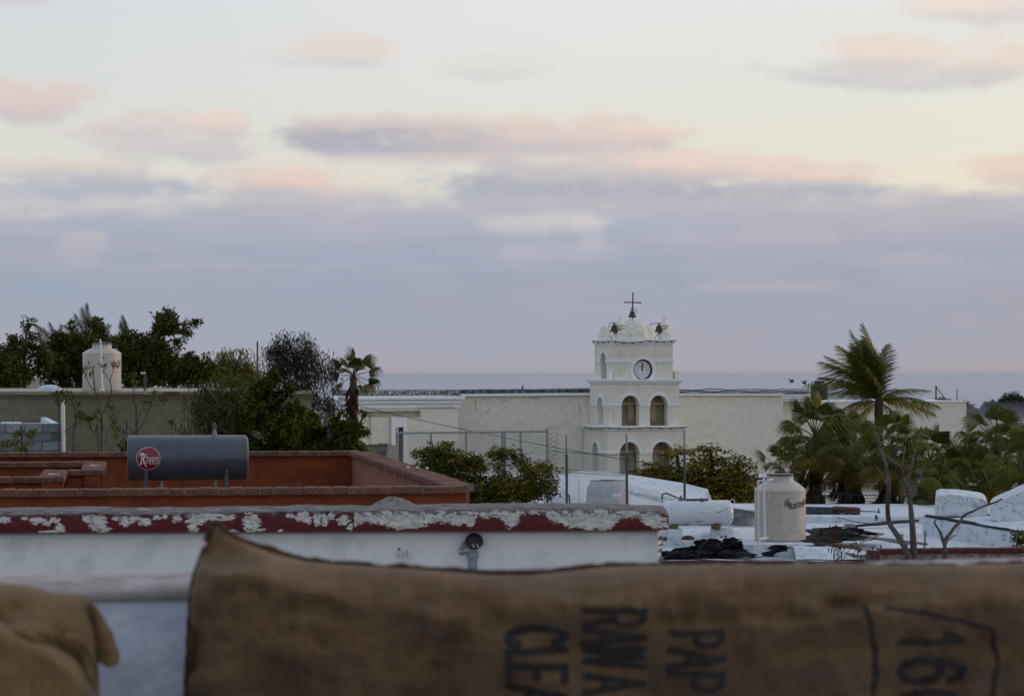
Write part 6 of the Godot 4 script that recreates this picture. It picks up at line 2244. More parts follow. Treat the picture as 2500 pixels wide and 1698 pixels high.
# leaves through the crown: lumps are [px, py, half width, half height] as seen at distance d
func crown(t: Node3D, lumps: Array, d: float, per_m3: float, sprigs: Array, m: Material, dark: Color, light: Color, seed_: int, gaps := 0.0, deep := 1.0, size := 1.0) -> void:
	var g := RandomNumberGenerator.new()
	g.seed = seed_
	fn.seed = seed_
	var places := []
	for k in lumps:
		var c := at(k[0], k[1], d)
		var rx: float = k[2] / F * d
		var ry: float = k[3] / F * d
		var rz: float = (rx + ry) * 0.5 * deep
		var n := int(4.19 * rx * ry * rz * per_m3) + 6
		var off: float = g.randf_range(-0.35, 0.35) * rz
		for i in n:
			var v := Vector3(g.randfn(), g.randfn(), g.randfn()).normalized() * pow(g.randf(), 0.42)
			var p := c + Vector3(v.x * rx, v.y * ry, v.z * rz + off)
			var q := fn.get_noise_3d(p.x * 110.0, p.y * 130.0, p.z * 110.0)
			var fine := fn.get_noise_3d(p.x * 320.0 + 50.0, p.y * 320.0, p.z * 320.0)
			if q + fine * 0.5 < gaps - 0.55 + v.length() * 0.28:
				continue
			places.append([p, clampf(0.45 + q * 0.9 + g.randf_range(-0.3, 0.3), 0.0, 1.0)])
	fn.seed = 11
	for s in sprigs.size():
		var mine := []
		for i in range(s, places.size(), sprigs.size()):
			mine.append(places[i])
		if mine.is_empty():
			continue
		var mm := MultiMesh.new()
		mm.transform_format = MultiMesh.TRANSFORM_3D
		mm.use_colors = true
		mm.mesh = sprigs[s]
		mm.instance_count = mine.size()
		for i in mine.size():
			var b := Basis(Vector3.UP, g.randf() * TAU)
			b = b * Basis(Vector3.RIGHT, g.randf_range(-0.35, 0.35))
			mm.set_instance_transform(i, Transform3D(b.scaled(Vector3.ONE * g.randf_range(0.55, 1.4) * size), mine[i][0]))
			mm.set_instance_color(i, dark.lerp(light, mine[i][1]))
		var o := MultiMeshInstance3D.new()
		o.name = "crown"
		o.multimesh = mm
		o.material_override = m
		o.set_meta("kind", "stuff")
		t.add_child(o, true)


func bark(key: String, c: Color) -> StandardMaterial3D:
	return surf(key, Color(c.r * 0.6, c.g * 0.6, c.b * 0.6), Color(c.r * 1.35, c.g * 1.35, c.b * 1.35), 0.4, 0.95, 1.0, key.length())


# branches: lists of [px, py] from the foot outwards, at distance d
func limbs(t: Node3D, d: float, lines: Array, m: Material, called := "trunk", spread := 0.6) -> void:
	var w := Shape.new()
	for l in lines:
		var pts := []
		var rad := []
		var n: int = l[1].size()
		for i in n:
			var p := at(l[1][i][0], l[1][i][1], d)
			p.z += spread * fbm(l[1][i][0] * 3.0, l[1][i][1] * 3.0) * (1.0 if i else 0.0)
			pts.append(p)
			rad.append(lerpf(l[0], l[0] * 0.35, float(i) / maxf(1.0, n - 1.0)))
		w.tube(smooth(pts), smooth_r(rad), 8)
	part(t, called, w, m)


func smooth(p: Array) -> Array:
	if p.size() < 3:
		return p
	var o := []
	for i in p.size() - 1:
		for k in 3:
			var a: Vector3 = p[maxi(i - 1, 0)]
			var b: Vector3 = p[mini(i + 2, p.size() - 1)]
			o.append(p[i].cubic_interpolate(p[i + 1], a, b, k / 3.0))
	o.append(p[-1])
	return o


func smooth_r(r: Array) -> Array:
	if r.size() < 3:
		return r
	var o := []
	for i in r.size() - 1:
		for k in 3:
			o.append(lerpf(r[i], r[i + 1], k / 3.0))
	o.append(r[-1])
	return o


func foot(px: float, d: float) -> Array:
	return [px, 907.0 + (eye.y - ground_y(d)) * F / d]


func build_trees() -> void:
	var green := leaf_mat("leaves")
	var broad := [sprig("any", 13, 0.115, 0.066, 1), sprig("any", 13, 0.10, 0.06, 2), sprig("any", 12, 0.125, 0.072, 3)]
	var gum := [sprig("weep", 15, 0.20, 0.030, 51), sprig("weep", 15, 0.18, 0.028, 52), sprig("weep", 14, 0.22, 0.03, 53)]
	var hang := [sprig("droop", 12, 0.30, 0.032, 4), sprig("droop", 12, 0.34, 0.03, 5)]
	var citrus := [sprig("rise", 13, 0.105, 0.042, 6), sprig("rise", 13, 0.095, 0.04, 7), sprig("any", 12, 0.095, 0.04, 8)]
	var neem := [sprig("pinnate", 15, 0.15, 0.06, 9), sprig("pinnate", 15, 0.14, 0.055, 10)]
	var small := [sprig("pinnate", 15, 0.075, 0.032, 11), sprig("any", 10, 0.08, 0.034, 12)]
	var brown := bark("brown bark", Color(0.10, 0.075, 0.055))
	var grey := bark("grey bark", Color(0.16, 0.14, 0.125))
	var dk := Color(0.022, 0.030, 0.006)
	var md := Color(0.130, 0.140, 0.022)

	# behind the olive house
	var list := [
		["leafy_tree", "tall dark tree with a tufted left top at the far left", 84.0, [[20, 905, 60, 55], [30, 835, 22, 18], [70, 790, 18, 14], [66, 815, 14, 18], [60, 850, 40, 26], [92, 822, 14, 14], [10, 858, 24, 20], [100, 880, 30, 44], [62, 770, 10, 8]], [[0.09, [foot(60, 84), [58, 950], [60, 860], [66, 790]]], [0.08, [[58, 920], [30, 860], [28, 835]]]]],
		["leafy_tree", "dark dense tree between the palms left of the beige tank", 86.0, [[150, 905, 60, 50], [140, 835, 26, 28], [165, 855, 30, 36], [205, 860, 40, 50], [238, 800, 20, 26], [226, 786, 12, 10], [250, 830, 18, 36], [215, 900, 60, 45], [178, 800, 10, 22]], [[0.18, [foot(190, 86), [190, 950], [200, 870], [232, 800]]]]],
		["leafy_tree", "spreading dark tree whose crown reaches out over the sky right of the beige tank", 83.0, [[340, 850, 44, 40], [395, 800, 34, 34], [412, 772, 26, 18], [415, 790, 34, 24], [450, 800, 20, 20], [470, 790, 24, 10], [452, 793, 24, 14], [480, 789, 10, 5], [455, 816, 12, 10], [436, 834, 18, 14], [380, 850, 36, 36], [350, 900, 60, 48], [410, 880, 26, 40], [300, 905, 50, 45], [285, 830, 24, 18], [318, 830, 18, 22], [300, 860, 22, 24]], [[0.12, [foot(350, 83), [350, 940], [362, 860], [400, 800], [470, 790]]], [0.06, [[356, 900], [310, 850], [290, 830]]], [0.05, [[370, 850], [420, 830], [445, 835]]]]],
		["leafy_tree", "low round dark tree before the yellowish willow behind the olive house", 85.0, [[470, 890, 36, 22], [460, 870, 20, 12], [505, 880, 30, 22], [515, 862, 12, 10], [430, 905, 34, 36], [480, 915, 60, 34], [540, 900, 30, 40], [400, 920, 60, 30], [600, 930, 60, 30]], [[0.14, [foot(480, 85), [478, 950], [470, 890]]]]],
	]
	for k in list:
		var t := thing(k[0], k[1], "tree", Vector3.ZERO, 0.0, "dark broadleaf trees behind the olive house")
		limbs(t, k[2], k[4], brown)
		crown(t, k[3], k[2], 260.0, broad, green, dk, md, 100 + int(k[2]), 0.12)

	var t := thing("willow_tree", "yellowish green weeping tree beside the thin dark mast", "tree")
	limbs(t, 76.0, [[0.07, [foot(580, 76), [580, 990], [578, 900], [592, 850]]], [0.04, [[580, 940], [548, 880], [540, 860]]]], brown)
	crown(t, [[590, 862, 20, 18], [560, 885, 30, 22], [600, 890, 34, 24], [545, 870, 14, 12], [575, 915, 56, 30], [560, 945, 50, 30], [620, 930, 26, 30], [600, 965, 60, 30]], 76.0, 170.0, gum, green, Color(0.060, 0.062, 0.010), Color(0.22, 0.20, 0.038), 131, 0.20)

	t = thing("drooping_gum_tree", "sparse brownish weeping tree showing sky through its hanging leaves", "tree")
	limbs(t, 80.0, [[0.085, [foot(725, 80), [725, 1000], [722, 900], [700, 830]]], [0.045, [[723, 930], [760, 880], [785, 860]]], [0.04, [[722, 900], [680, 860], [665, 850]]], [0.035, [[724, 960], [790, 920], [815, 940]]]], brown)
	crown(t, [[705, 826, 44, 20], [668, 850, 24, 30], [690, 862, 52, 36], [745, 856, 44, 36], [780, 880, 36, 20], [720, 900, 66, 30], [790, 920, 44, 28], [680, 900, 40, 40], [720, 950, 70, 36], [790, 965, 40, 34], [815, 990, 26, 24], [750, 995, 60, 24]], 80.0, 105.0, gum, green, Color(0.028, 0.026, 0.018), Color(0.085, 0.072, 0.048), 132, 0.14)

	t = thing("pepper_tree", "weeping dark green tree trailing over the end of the olive house", "tree")
	limbs(t, 53.0, [[0.055, [foot(560, 53), [556, 1080], [545, 1010], [520, 960], [490, 940]]], [0.03, [[550, 1030], [490, 1000], [460, 1010]]], [0.03, [[545, 1010], [590, 960], [610, 930]]]], brown)
	crown(t, [[510, 955, 42, 22], [490, 935, 20, 16], [560, 950, 50, 30], [500, 1000, 40, 40], [550, 1010, 60, 50], [470, 1070, 30, 40], [520, 1075, 50, 40], [600, 980, 50, 50], [452, 1080, 12, 26], [485, 985, 14, 30], [580, 1060, 60, 50], [600, 1010, 50, 40]], 53.0, 190.0, gum, green, Color(0.022, 0.030, 0.009), Color(0.105, 0.112, 0.030), 133, 0.14, 1.0, 0.75)

	for k in [["tall bright green lime tree behind the heater tank", 48.0, [[660, 912, 18, 12], [672, 930, 28, 22], [640, 945, 36, 26], [700, 960, 40, 30], [650, 985, 60, 40], [720, 1000, 40, 40], [620, 1030, 60, 40], [690, 1050, 66, 50], [600, 1080, 50, 40], [640, 1100, 90, 40], [730, 1070, 40, 50]], [[0.09, [foot(665, 48), [662, 1090], [658, 1000], [665, 930]]], [0.05, [[660, 1030], [700, 980], [712, 955]]]]], ["dark glossy lime tree with a leafy right shoot against the church annex", 46.5, [[765, 1015, 18, 14], [800, 1005, 22, 12], [830, 1020, 26, 14], [775, 1045, 40, 34], [830, 1050, 40, 36], [885, 1012, 10, 12], [880, 1036, 14, 16], [866, 1062, 22, 26], [800, 1085, 60, 40], [860, 1100, 30, 30], [890, 1055, 8, 14], [760, 1090, 50, 40]], [[0.09, [foot(808, 46.5), [806, 1100], [800, 1040], [795, 1010]]], [0.04, [[806, 1080], [850, 1060], [880, 1030], [886, 1010]]]]]]:
		t = thing("lime_tree", k[0], "tree", Vector3.ZERO, 0.0, "lime trees behind the orange house")
		limbs(t, k[1], k[3], brown)
		crown(t, k[2], k[1], 1000.0, citrus, green, Color(0.016, 0.030, 0.003), Color(0.130, 0.170, 0.012), 134 + int(k[1]), 0.12)

	t = thing("garden_shrub", "bushy yellow green shrub with a hole in its crown before the fence", "shrub")
	limbs(t, 43.0, [[0.035, [foot(1180, 43), [1178, 1230], [1120, 1150], [1080, 1100]]], [0.03, [[1178, 1230], [1230, 1150], [1228, 1105]]], [0.025, [[1178, 1240], [1300, 1180], [1330, 1150]]], [0.015, [[1100, 1130], [1060, 1095]]]], brown)
	crown(t, [[1090, 1092, 22, 14], [1060, 1105, 40, 22], [1020, 1112, 16, 10], [1110, 1125, 50, 28], [1060, 1135, 40, 22], [1210, 1112, 22, 20], [1245, 1110, 34, 16], [1270, 1130, 24, 20], [1160, 1140, 36, 28], [1120, 1175, 60, 36], [1300, 1160, 30, 34], [1330, 1135, 16, 14], [1345, 1165, 16, 30], [1200, 1185, 60, 26], [1250, 1190, 60, 26], [1180, 1215, 90, 24], [1290, 1205, 60, 30], [1340, 1205, 18, 22], [1150, 1230, 60, 16], [1030, 1140, 16, 12], [1220, 1140, 14, 22]], 43.0, 1500.0, small, green, Color(0.030, 0.036, 0.004), Color(0.24, 0.205, 0.035), 136, 0.10)

	t = thing("neem_tree", "olive yellow feathery tree growing before the tower's right foot", "tree")
	limbs(t, 76.0, [[0.13, [foot(1700, 76), [1700, 1220], [1660, 1150], [1655, 1100]]], [0.1, [[1700, 1220], [1740, 1150], [1735, 1100]]], [0.07, [[1700, 1230], [1790, 1170], [1805, 1120]]]], brown)
	crown(t, [[1655, 1098, 16, 12], [1640, 1112, 14, 14], [1676, 1108, 12, 14], [1725, 1096, 22, 12], [1745, 1100, 24, 14], [1775, 1096, 16, 14], [1720, 1120, 26, 22], [1760, 1125, 30, 24], [1800, 1118, 16, 16], [1600, 1150, 40, 26], [1560, 1160, 22, 22], [1650, 1155, 50, 30], [1700, 1160, 50, 34], [1760, 1165, 50, 34], [1810, 1160, 30, 40], [1620, 1195, 80, 36], [1720, 1200, 90, 40], [1800, 1205, 46, 40], [1580, 1190, 40, 30], [1835, 1200, 20, 50], [1690, 1225, 120, 20]], 76.0, 150.0, neem, green, Color(0.050, 0.044, 0.003), Color(0.32, 0.235, 0.022), 137, 0.10)

	# saplings before the olive house: thin stems and a few leaves
	var stems := [
		[[0.022, [foot(255, 47), [247, 1092], [246, 1050], [250, 1010], [240, 985], [232, 955], [228, 935], [226, 900]]], [0.014, [[250, 1010], [262, 985], [270, 950], [270, 930], [276, 900], [278, 884]]], [0.010, [[232, 955], [216, 935], [211, 918], [208, 905]]], [0.008, [[228, 940], [230, 905], [230, 885]]], [0.008, [[269, 932], [255, 915], [250, 895]]]],
		[[0.018, [foot(180, 47.5), [180, 1100], [183, 1040], [180, 990], [172, 970]]], [0.008, [[183, 1040], [196, 1025], [200, 1012]]], [0.008, [[155, 1055], [183, 1035], [195, 1020]]]],
		[[0.02, [foot(330, 46.5), [331, 1065], [330, 1000], [326, 975], [324, 940], [322, 920]]], [0.012, [[331, 1050], [345, 1000], [356, 985]]], [0.012, [[331, 1055], [355, 1025], [366, 985], [378, 960]]], [0.010, [[329, 1060], [305, 1030], [285, 1000], [268, 975]]], [0.009, [[366, 990], [385, 985], [395, 978]]], [0.008, [[322, 1060], [300, 1055], [278, 1020], [270, 1000]]]],
		[[0.016, [foot(142, 48), [142, 1030], [140, 990], [136, 965]]], [0.008, [[141, 1000], [150, 980], [154, 962]]]],
		[[0.016, [foot(242, 46), [240, 1095], [228, 1060], [214, 1030], [208, 1020]]], [0.007, [[214, 1030], [235, 1015], [240, 1005]]], [0.007, [[255, 1080], [265, 1050], [278, 1030]]]],
		[[0.014, [foot(312, 46), [310, 1085], [303, 1060], [284, 1050]]], [0.007, [[385, 1070], [410, 1050], [420, 1036]]]],
	]
	var says := ["bare forked sapling with leaf tufts crossing the beige tank", "thin bare sapling just right of the white pipe at the block house", "many stemmed bare sapling right of the beige tank before the olive wall", "short bare sapling behind the white pipe at the block house", "low bare sapling leaning left before the olive wall", "low sapling with branches beside the heater tank's left end"]
	var tuft := [sprig("any", 7, 0.085, 0.035, 21), sprig("rise", 7, 0.08, 0.03, 22)]
	for i in stems.size():
		t = thing("sapling", says[i], "sapling", Vector3.ZERO, 0.0, "bare saplings before the olive wall")
		var d := 47.0 + i * 0.15
		limbs(t, d, stems[i], surf("sapling bark", Color(0.045, 0.033, 0.024), Color(0.10, 0.075, 0.055), 0.3, 0.95, 0.3, 141), "stem", 0.3)
		var spots := []
		for l in stems[i]:
			var e: Array = l[1][-1]
			spots.append([e[0], e[1] + 2, 8, 5])
			if l[1].size() > 4:
				spots.append([l[1][-2][0] + 6, l[1][-2][1], 7, 4])
		crown(t, spots, d, 260.0, tuft, green, Color(0.05, 0.06, 0.012), Color(0.16, 0.16, 0.04), 150 + i, 0.0, 1.2)
	# small bright shrub before the block wall
	t = thing("potted_shrub", "bright yellow green shrub before the grey block wall", "shrub")
	limbs(t, 46.0, [[0.03, [foot(45, 46), [46, 1105], [48, 1060], [48, 1042]]], [0.02, [[46, 1100], [68, 1075], [76, 1055]]]], brown)
	crown(t, [[47, 1050, 10, 14], [40, 1070, 16, 16], [72, 1058, 12, 10], [66, 1080, 14, 16], [25, 1088, 20, 14], [50, 1098, 34, 14], [5, 1098, 20, 14]], 46.0, 420.0, citrus, green, Color(0.10, 0.12, 0.010), Color(0.34, 0.33, 0.05), 160, 0.05, 1.0, 0.8)
	t = thing("corner_shrub", "small leafy shrub at the right edge beside the white roofs", "shrub")
	limbs(t, 39.0, [[0.02, [[2492, 1400], [2490, 1340], [2488, 1300]]]], brown)
	crown(t, [[2492, 1308, 12, 16], [2485, 1325, 12, 12], [2510, 1320, 20, 24]], 39.0, 900.0, small, green, Color(0.045, 0.05, 0.008), Color(0.16, 0.14, 0.03), 161, 0.05)
	t = thing("low_shrub", "small green shrub beside the heater tank's left end", "shrub")
	limbs(t, 44.0, [[0.02, [foot(305, 44), [304, 1110], [302, 1085]]]], brown)
	crown(t, [[303, 1088, 14, 12], [300, 1100, 16, 8]], 44.0, 700.0, citrus, green, Color(0.03, 0.045, 0.006), Color(0.13, 0.15, 0.03), 162, 0.05, 1.0, 0.8)

	# the wood far behind on the right
	var far := Node3D.new()
	far.name = "distant_wood"
	add_child(far)
	tag(far, "hazy grey wood on the coastal plain beyond the houses", "", "", "stuff")
	var lumps := []
	for i in 46:
		var px := 2290.0 + i * 8.0 + rng.randf_range(-6, 6)
		lumps.append([px, 1018.0 + rng.randf_range(-8, 12) - (18.0 if i > 20 else 0.0) - 10.0 * sin(i * 0.9), 15.0 + rng.randf() * 8.0, 24.0 + rng.randf() * 12.0])
		lumps.append([px, 1050.0, 20.0, 26.0])
	crown(far, lumps, 1100.0, 0.35, [sprig("any", 12, 1.0, 0.7, 31)], leaf_mat("far leaves"), Color(0.030, 0.040, 0.026), Color(0.062, 0.076, 0.046), 163, -0.2, 0.8, 1.2)

	# dead trees at the near right
	var dead := surf("dead bark", Color(0.05, 0.042, 0.04), Color(0.20, 0.18, 0.17), 0.25, 0.95, 0.8, 165)
	t = thing("dead_tree", "leafless grey tree with two trunks rising before the palms", "tree")
	limbs(t, 36.5, [[0.068, [[2238, 1420], [2234, 1370], [2228, 1290], [2225, 1230], [2222, 1200]]], [0.036, [[2224, 1215], [2212, 1180], [2206, 1165], [2196, 1140], [2170, 1118], [2155, 1098]]], [0.036, [[2224, 1215], [2238, 1180], [2244, 1160], [2232, 1150]]], [0.024, [[2216, 1190], [2222, 1150], [2236, 1110], [2248, 1070], [2256, 1040]]], [0.02, [[2246, 1160], [2262, 1140], [2268, 1120]]], [0.016, [[2250, 1062], [2262, 1048], [2270, 1040]]], [0.052, [[2226, 1400], [2215, 1350], [2196, 1310], [2180, 1280], [2172, 1240], [2166, 1190], [2164, 1160], [2160, 1130], [2152, 1090], [2152, 1060]]], [0.02, [[2164, 1165], [2152, 1155], [2142, 1140]]], [0.016, [[2152, 1090], [2140, 1050], [2112, 1018]]], [0.014, [[2206, 1165], [2202, 1130], [2212, 1105]]]], dead, "trunk", 0.5)
	t = thing("dead_stump_tree", "small dead forked tree with one long thin branch at the right", "tree")
	limbs(t, 36.0, [[0.055, [[2312, 1420], [2309, 1380], [2307, 1340], [2304, 1316]]], [0.024, [[2304, 1320], [2294, 1295], [2284, 1278], [2280, 1272]]], [0.012, [[2282, 1276], [2286, 1266], [2290, 1260]]], [0.03, [[2305, 1320], [2318, 1304], [2332, 1285], [2344, 1274], [2356, 1258], [2376, 1246], [2400, 1237], [2430, 1226], [2446, 1216]]], [0.018, [[2308, 1332], [2318, 1318], [2325, 1316]]], [0.010, [[2318, 1316], [2330, 1308], [2335, 1306]]], [0.010, [[2298, 1304], [2302, 1296]]], [0.008, [[2356, 1262], [2364, 1250]]]], dead, "trunk", 0.2)
	t = thing("withered_plant", "withered plant with hanging brown leaves at the white roof's edge", "plant")
	limbs(t, 46.0, [[0.012, [[2056, 1420], [2056, 1380], [2054, 1340], [2048, 1310], [2040, 1288]]], [0.009, [[2056, 1370], [2072, 1345], [2090, 1325]]], [0.009, [[2104, 1390], [2110, 1360], [2122, 1345], [2134, 1335], [2142, 1330]]], [0.008, [[2055, 1350], [2042, 1340], [2036, 1330]]], [0.007, [[2050, 1315], [2028, 1300], [2022, 1290]]]], dead, "stem", 0.1)
	crown(t, [[2042, 1348, 10, 8], [2030, 1296, 16, 10], [2044, 1290, 10, 8], [2140, 1338, 12, 8], [2092, 1330, 10, 8], [2110, 1358, 12, 10], [2040, 1322, 8, 8]], 46.0, 420.0, [sprig("droop", 6, 0.10, 0.022, 41)], green, Color(0.045, 0.018, 0.012), Color(0.11, 0.05, 0.03), 166, -0.1)


# ---------------------------------------------------------------- palms
# a feather frond of length l along +z, arching by `bend`; leaflets hang by `droop`
func feather(l: float, bend: float, droop: float, seed_: int, side_len := 0.5) -> ArrayMesh:
	var g := RandomNumberGenerator.new()
	g.seed = seed_
	var o := Shape.new()
	var spine := []
	for i in 13:
		var u := i / 12.0
		spine.append(Vector3(0.05 * sin(u * 3.0 + seed_), -bend * u * u * l, l * u * (1.0 - 0.16 * bend * u)))
	o.col = Color(1.15, 1.1, 0.8)
	o.tube(spine, [0.035, 0.03, 0.028, 0.025, 0.022, 0.02, 0.018, 0.016, 0.013, 0.011, 0.009, 0.007, 0.004], 5)
	var n := 56
	for i in n:
		var u := 0.10 + 0.88 * i / n
		var k := u * 12.0
		var a := int(k)
		var p: Vector3 = spine[a].lerp(spine[mini(a + 1, 12)], k - a)
		var d: Vector3 = (spine[mini(a + 1, 12)] - spine[a]).normalized()
		for s in [-1.0, 1.0]:
			var len := side_len * (sin(clampf(u * 1.08, 0.0, 1.0) * PI) * 0.75 + 0.28) * g.randf_range(0.82, 1.12)
			var v := g.randf_range(0.7, 1.2)
			o.col = Color(v, v, v * g.randf_range(0.7, 1.1))
			var out := (Vector3(s, 0, 0) * 0.82 + d * (0.55 + 0.4 * u) + Vector3.UP * g.randf_range(-0.1, 0.25)).normalized()
			var mid := p + out * len * 0.5 - Vector3.UP * len * maxf(0.0, droop - 0.4) * 0.22
			var tip := p + out * len * 0.92 - Vector3.UP * len * droop * g.randf_range(0.7, 1.4)
			var w := d * 0.019
			o.quad(p - w, p + w, mid + w, mid - w)
			o.tri(mid - w, mid + w, tip)
	return o.mesh()


# a fan leaf: stalk of length st along +z, then a pleated fan of radius r with drooping tips
func fan(st: float, r: float, droop: float, seed_: int, open := 1.9) -> ArrayMesh:
	var g := RandomNumberGenerator.new()
	g.seed = seed_
	var o := Shape.new()
	o.col = Color(1.25, 1.15, 0.75)
	o.tube([Vector3.ZERO, Vector3(0, 0.02, st * 0.5), Vector3(0, -0.04, st)], [0.026, 0.018, 0.012], 5)
	var hub := Vector3(0, -0.04, st)
	var n := 38
	for i in n:
		var a := lerpf(-open, open, (i + 0.5) / n)
		var d := Vector3(sin(a), 0.10 * cos(a * 2.0), cos(a)).normalized()
		var e := Vector3(cos(a), 0, -sin(a))
		var len := r * (1.0 - 0.16 * absf(a) / open) * g.randf_range(0.9, 1.08)
		var v := g.randf_range(0.65, 1.2)
		var w := len * 0.031
		var fold := 0.03 * r * (1.0 if i % 2 else -1.0)
		var p1 := hub + d * len * 0.5 - Vector3.UP * (droop * len * 0.06 - fold)
		var p2 := hub + d * len * (0.80 - 0.12 * droop) - Vector3.UP * (droop * len * 0.24 - fold * 0.5)
		var p3 := hub + d * len * (0.98 - 0.26 * droop) - Vector3.UP * droop * len * g.randf_range(0.6, 1.1)
		o.col = Color(v, v, v * 0.9)
		o.tri(hub, p1 + e * w * 1.35, p1 - e * w * 1.35)
		o.quad(p1 - e * w * 1.35, p1 + e * w * 1.35, p2 + e * w * 0.7, p2 - e * w * 0.7)
		o.col = Color(v * 1.15, v * 1.05, v * 0.7)
		o.tri(p2 - e * w * 0.7, p2 + e * w * 0.7, p3)
	return o.mesh()


func palm_mats() -> Dictionary:
	if kept.has("palm mats"):
		return kept["palm mats"]
	var o := {}
	for k in [["fan", [lin(0.100, 0.120, 0.024), lin(0.130, 0.134, 0.026), lin(0.074, 0.092, 0.021)]], ["old", [lin(0.175, 0.140, 0.036), lin(0.150, 0.110, 0.034)]], ["dead", [lin(0.115, 0.075, 0.042), lin(0.080, 0.052, 0.032), lin(0.15, 0.11, 0.07)]], ["coco", [lin(0.115, 0.128, 0.018), lin(0.155, 0.150, 0.020), lin(0.085, 0.098, 0.016)]], ["gold", [lin(0.24, 0.17, 0.035), lin(0.19, 0.15, 0.035)]]]:
		o[k[0]] = []
		for i in k[1].size():
			var m := leaf_mat("%s frond %d" % [k[0], i], 0.6)
			m.albedo_color = k[1][i]
			o[k[0]].append(m)
	kept["palm mats"] = o
	return o


func frond(t: Node3D, mesh: Mesh, m: Material, where: Vector3, dir: Vector3, roll := 0.0, size := 1.0) -> void:
	part(t, "frond", mesh, m, Transform3D(along(dir, roll).scaled_local(Vector3.ONE * size), where))


func build_palms() -> void:
	var ms := palm_mats()
	var fans := [fan(0.85, 0.80, 0.9, 1), fan(0.95, 0.74, 0.6, 2), fan(0.75, 0.86, 1.1, 3), fan(0.8, 0.66, 0.3, 4, 1.2), fan(0.62, 0.66, 0.55, 14, 1.45)]
	var dry := [fan(0.5, 0.8, 0.5, 5, 0.6), fan(0.4, 0.9, 0.6, 6, 0.45)]
	var skin := surf("palm trunk", Color(0.045, 0.030, 0.024), Color(0.15, 0.105, 0.08), 0.5, 0.95, 1.6, 171)
	# crown px, py, distance, size, number of leaves, skirt length in metres, label
	var list := [
		[1990, 1068, 78.0, 0.98, 32, 2.3, "big fan palm left of the coconut palm, shaggy skirt above the beige tank"],
		[2085, 1105, 80.0, 0.86, 28, 1.6, "fan palm right of the shaggy one, trunk bare below its drooping leaves"],
		[1905, 1150, 84.0, 0.72, 15, 0.9, "small fan palm low behind the beige tank's left pipe"],
		[2178, 1092, 74.0, 0.84, 28, 1.8, "fan palm behind the leafless grey tree"],
		[2270, 1130, 79.0, 0.86, 28, 1.4, "fan palm right of the leafless grey tree"],
		[2350, 1172, 76.0, 0.84, 28, 1.6, "low fan palm behind the white parapet block"],
		[2432, 1090, 77.0, 0.96, 32, 2.0, "fan palm before the hazy wood, its leaves reaching the house corner"],
		[2500, 1140, 72.0, 0.86, 28, 2.0, "fan palm cut by the right edge of the view"],
		[2280, 1200, 71.0, 0.7, 22, 0.8, "small fan palm low beside the white parapet block"],
		[2060, 1062, 86.0, 0.78, 24, 1.4, "fan palm just below the coconut palm's left fronds"],
		[2400, 1180, 80.0, 0.8, 24, 1.4, "fan palm low between the parapet block and the right edge"],
	]
	for k in list:
		var d: float = k[2]
		var c := at(k[0], k[1], d)
		var t := thing("fan_palm", k[6], "palm", Vector3.ZERO, 0.0, "fan palms behind the white roofs")
		var w := Shape.new()
		var base := Vector3(c.x + rng.randf_range(-0.3, 0.3), ground_y(d), c.z)
		var pts := []
		var rad := []
		for i in 26:
			var u := i / 25.0
			pts.append(base.lerp(c, u))
			rad.append(lerpf(0.24, 0.17, u) + (0.012 if i % 2 else -0.008))
		w.tube(pts, rad, 12)
		part(t, "trunk", w, skin)
		for i in int(k[4]):
			var u: float = i / float(k[4])
			var az := i * 2.399 + rng.randf_range(-0.3, 0.3)
			var el := lerpf(1.35, -0.75, pow(u, 0.8)) + rng.randf_range(-0.15, 0.15)
			var dir := Vector3(cos(az) * cos(el), sin(el), sin(az) * cos(el))
			var m: Material = ms["fan"][rng.randi() % 3] if u < 0.72 else ms["old"][rng.randi() % 2]
			frond(t, fans[3] if u < 0.14 else fans[i % 3], m, c + Vector3(0, 0.12 - 0.35 * u, 0), dir, rng.randf_range(-0.5, 0.5), float(k[3]) * rng.randf_range(0.88, 1.08))
		var n := int(float(k[5]) * 15.0)
		for i in n:
			var u := i / float(n)
			var az := i * 2.399
			var dir := Vector3(cos(az) * 0.26, -1.0, sin(az) * 0.26)
			frond(t, dry[i % 2], ms["dead"][rng.randi() % 3], c + Vector3(cos(az) * 0.16, -0.25 - u * float(k[5]), sin(az) * 0.16), dir, rng.randf_range(-0.4, 0.4), rng.randf_range(0.75, 1.05))
	# fan palm by the church annex
	var c := at(862, 920, 88.0)
	var t := thing("fan_palm", "lone fan palm with a hanging skirt against the sea left of the church annex", "palm", Vector3.ZERO, 0.0, "")
	var w := Shape.new()
	w.tube([Vector3(c.x - 0.1, ground_y(88.0), c.z), c], [0.18, 0.12], 12)
	part(t, "trunk", w, skin)
	for k in [[137, 0, 1.0, 0.5], [118, 30, 0.9, -0.4], [88, -10, 1.05, 0.6], [72, 30, 0.85, -0.3], [52, 0, 1.05, 0.7], [22, 6, 1.05, 0.4], [-8, 0, 1.0, -0.5], [-28, 20, 0.95, 0.3], [-155, -10, 0.85, -0.4], [168, 0, 0.9, 0.5], [100, -60, 0.8, 0.2], [40, 60, 0.8, 0.3], [-40, -30, 0.8, 0.2], [150, 55, 0.8, 0.0]]:
		var a := deg_to_rad(k[0])
		var b := deg_to_rad(k[1])
		frond(t, fans[4], ms["fan"][2] if k[0] > -20 else ms["old"][0], c, Vector3(cos(a) * cos(b), sin(a), sin(b)), k[3], k[2] * 0.92)
	for i in 22:
		var az := i * 2.399
		frond(t, dry[i % 2], ms["dead"][1], c + Vector3(cos(az) * 0.08, -0.05 - 0.05 * i, sin(az) * 0.08), Vector3(cos(az) * 0.24, -1.0, sin(az) * 0.24), 0.0, 0.6)

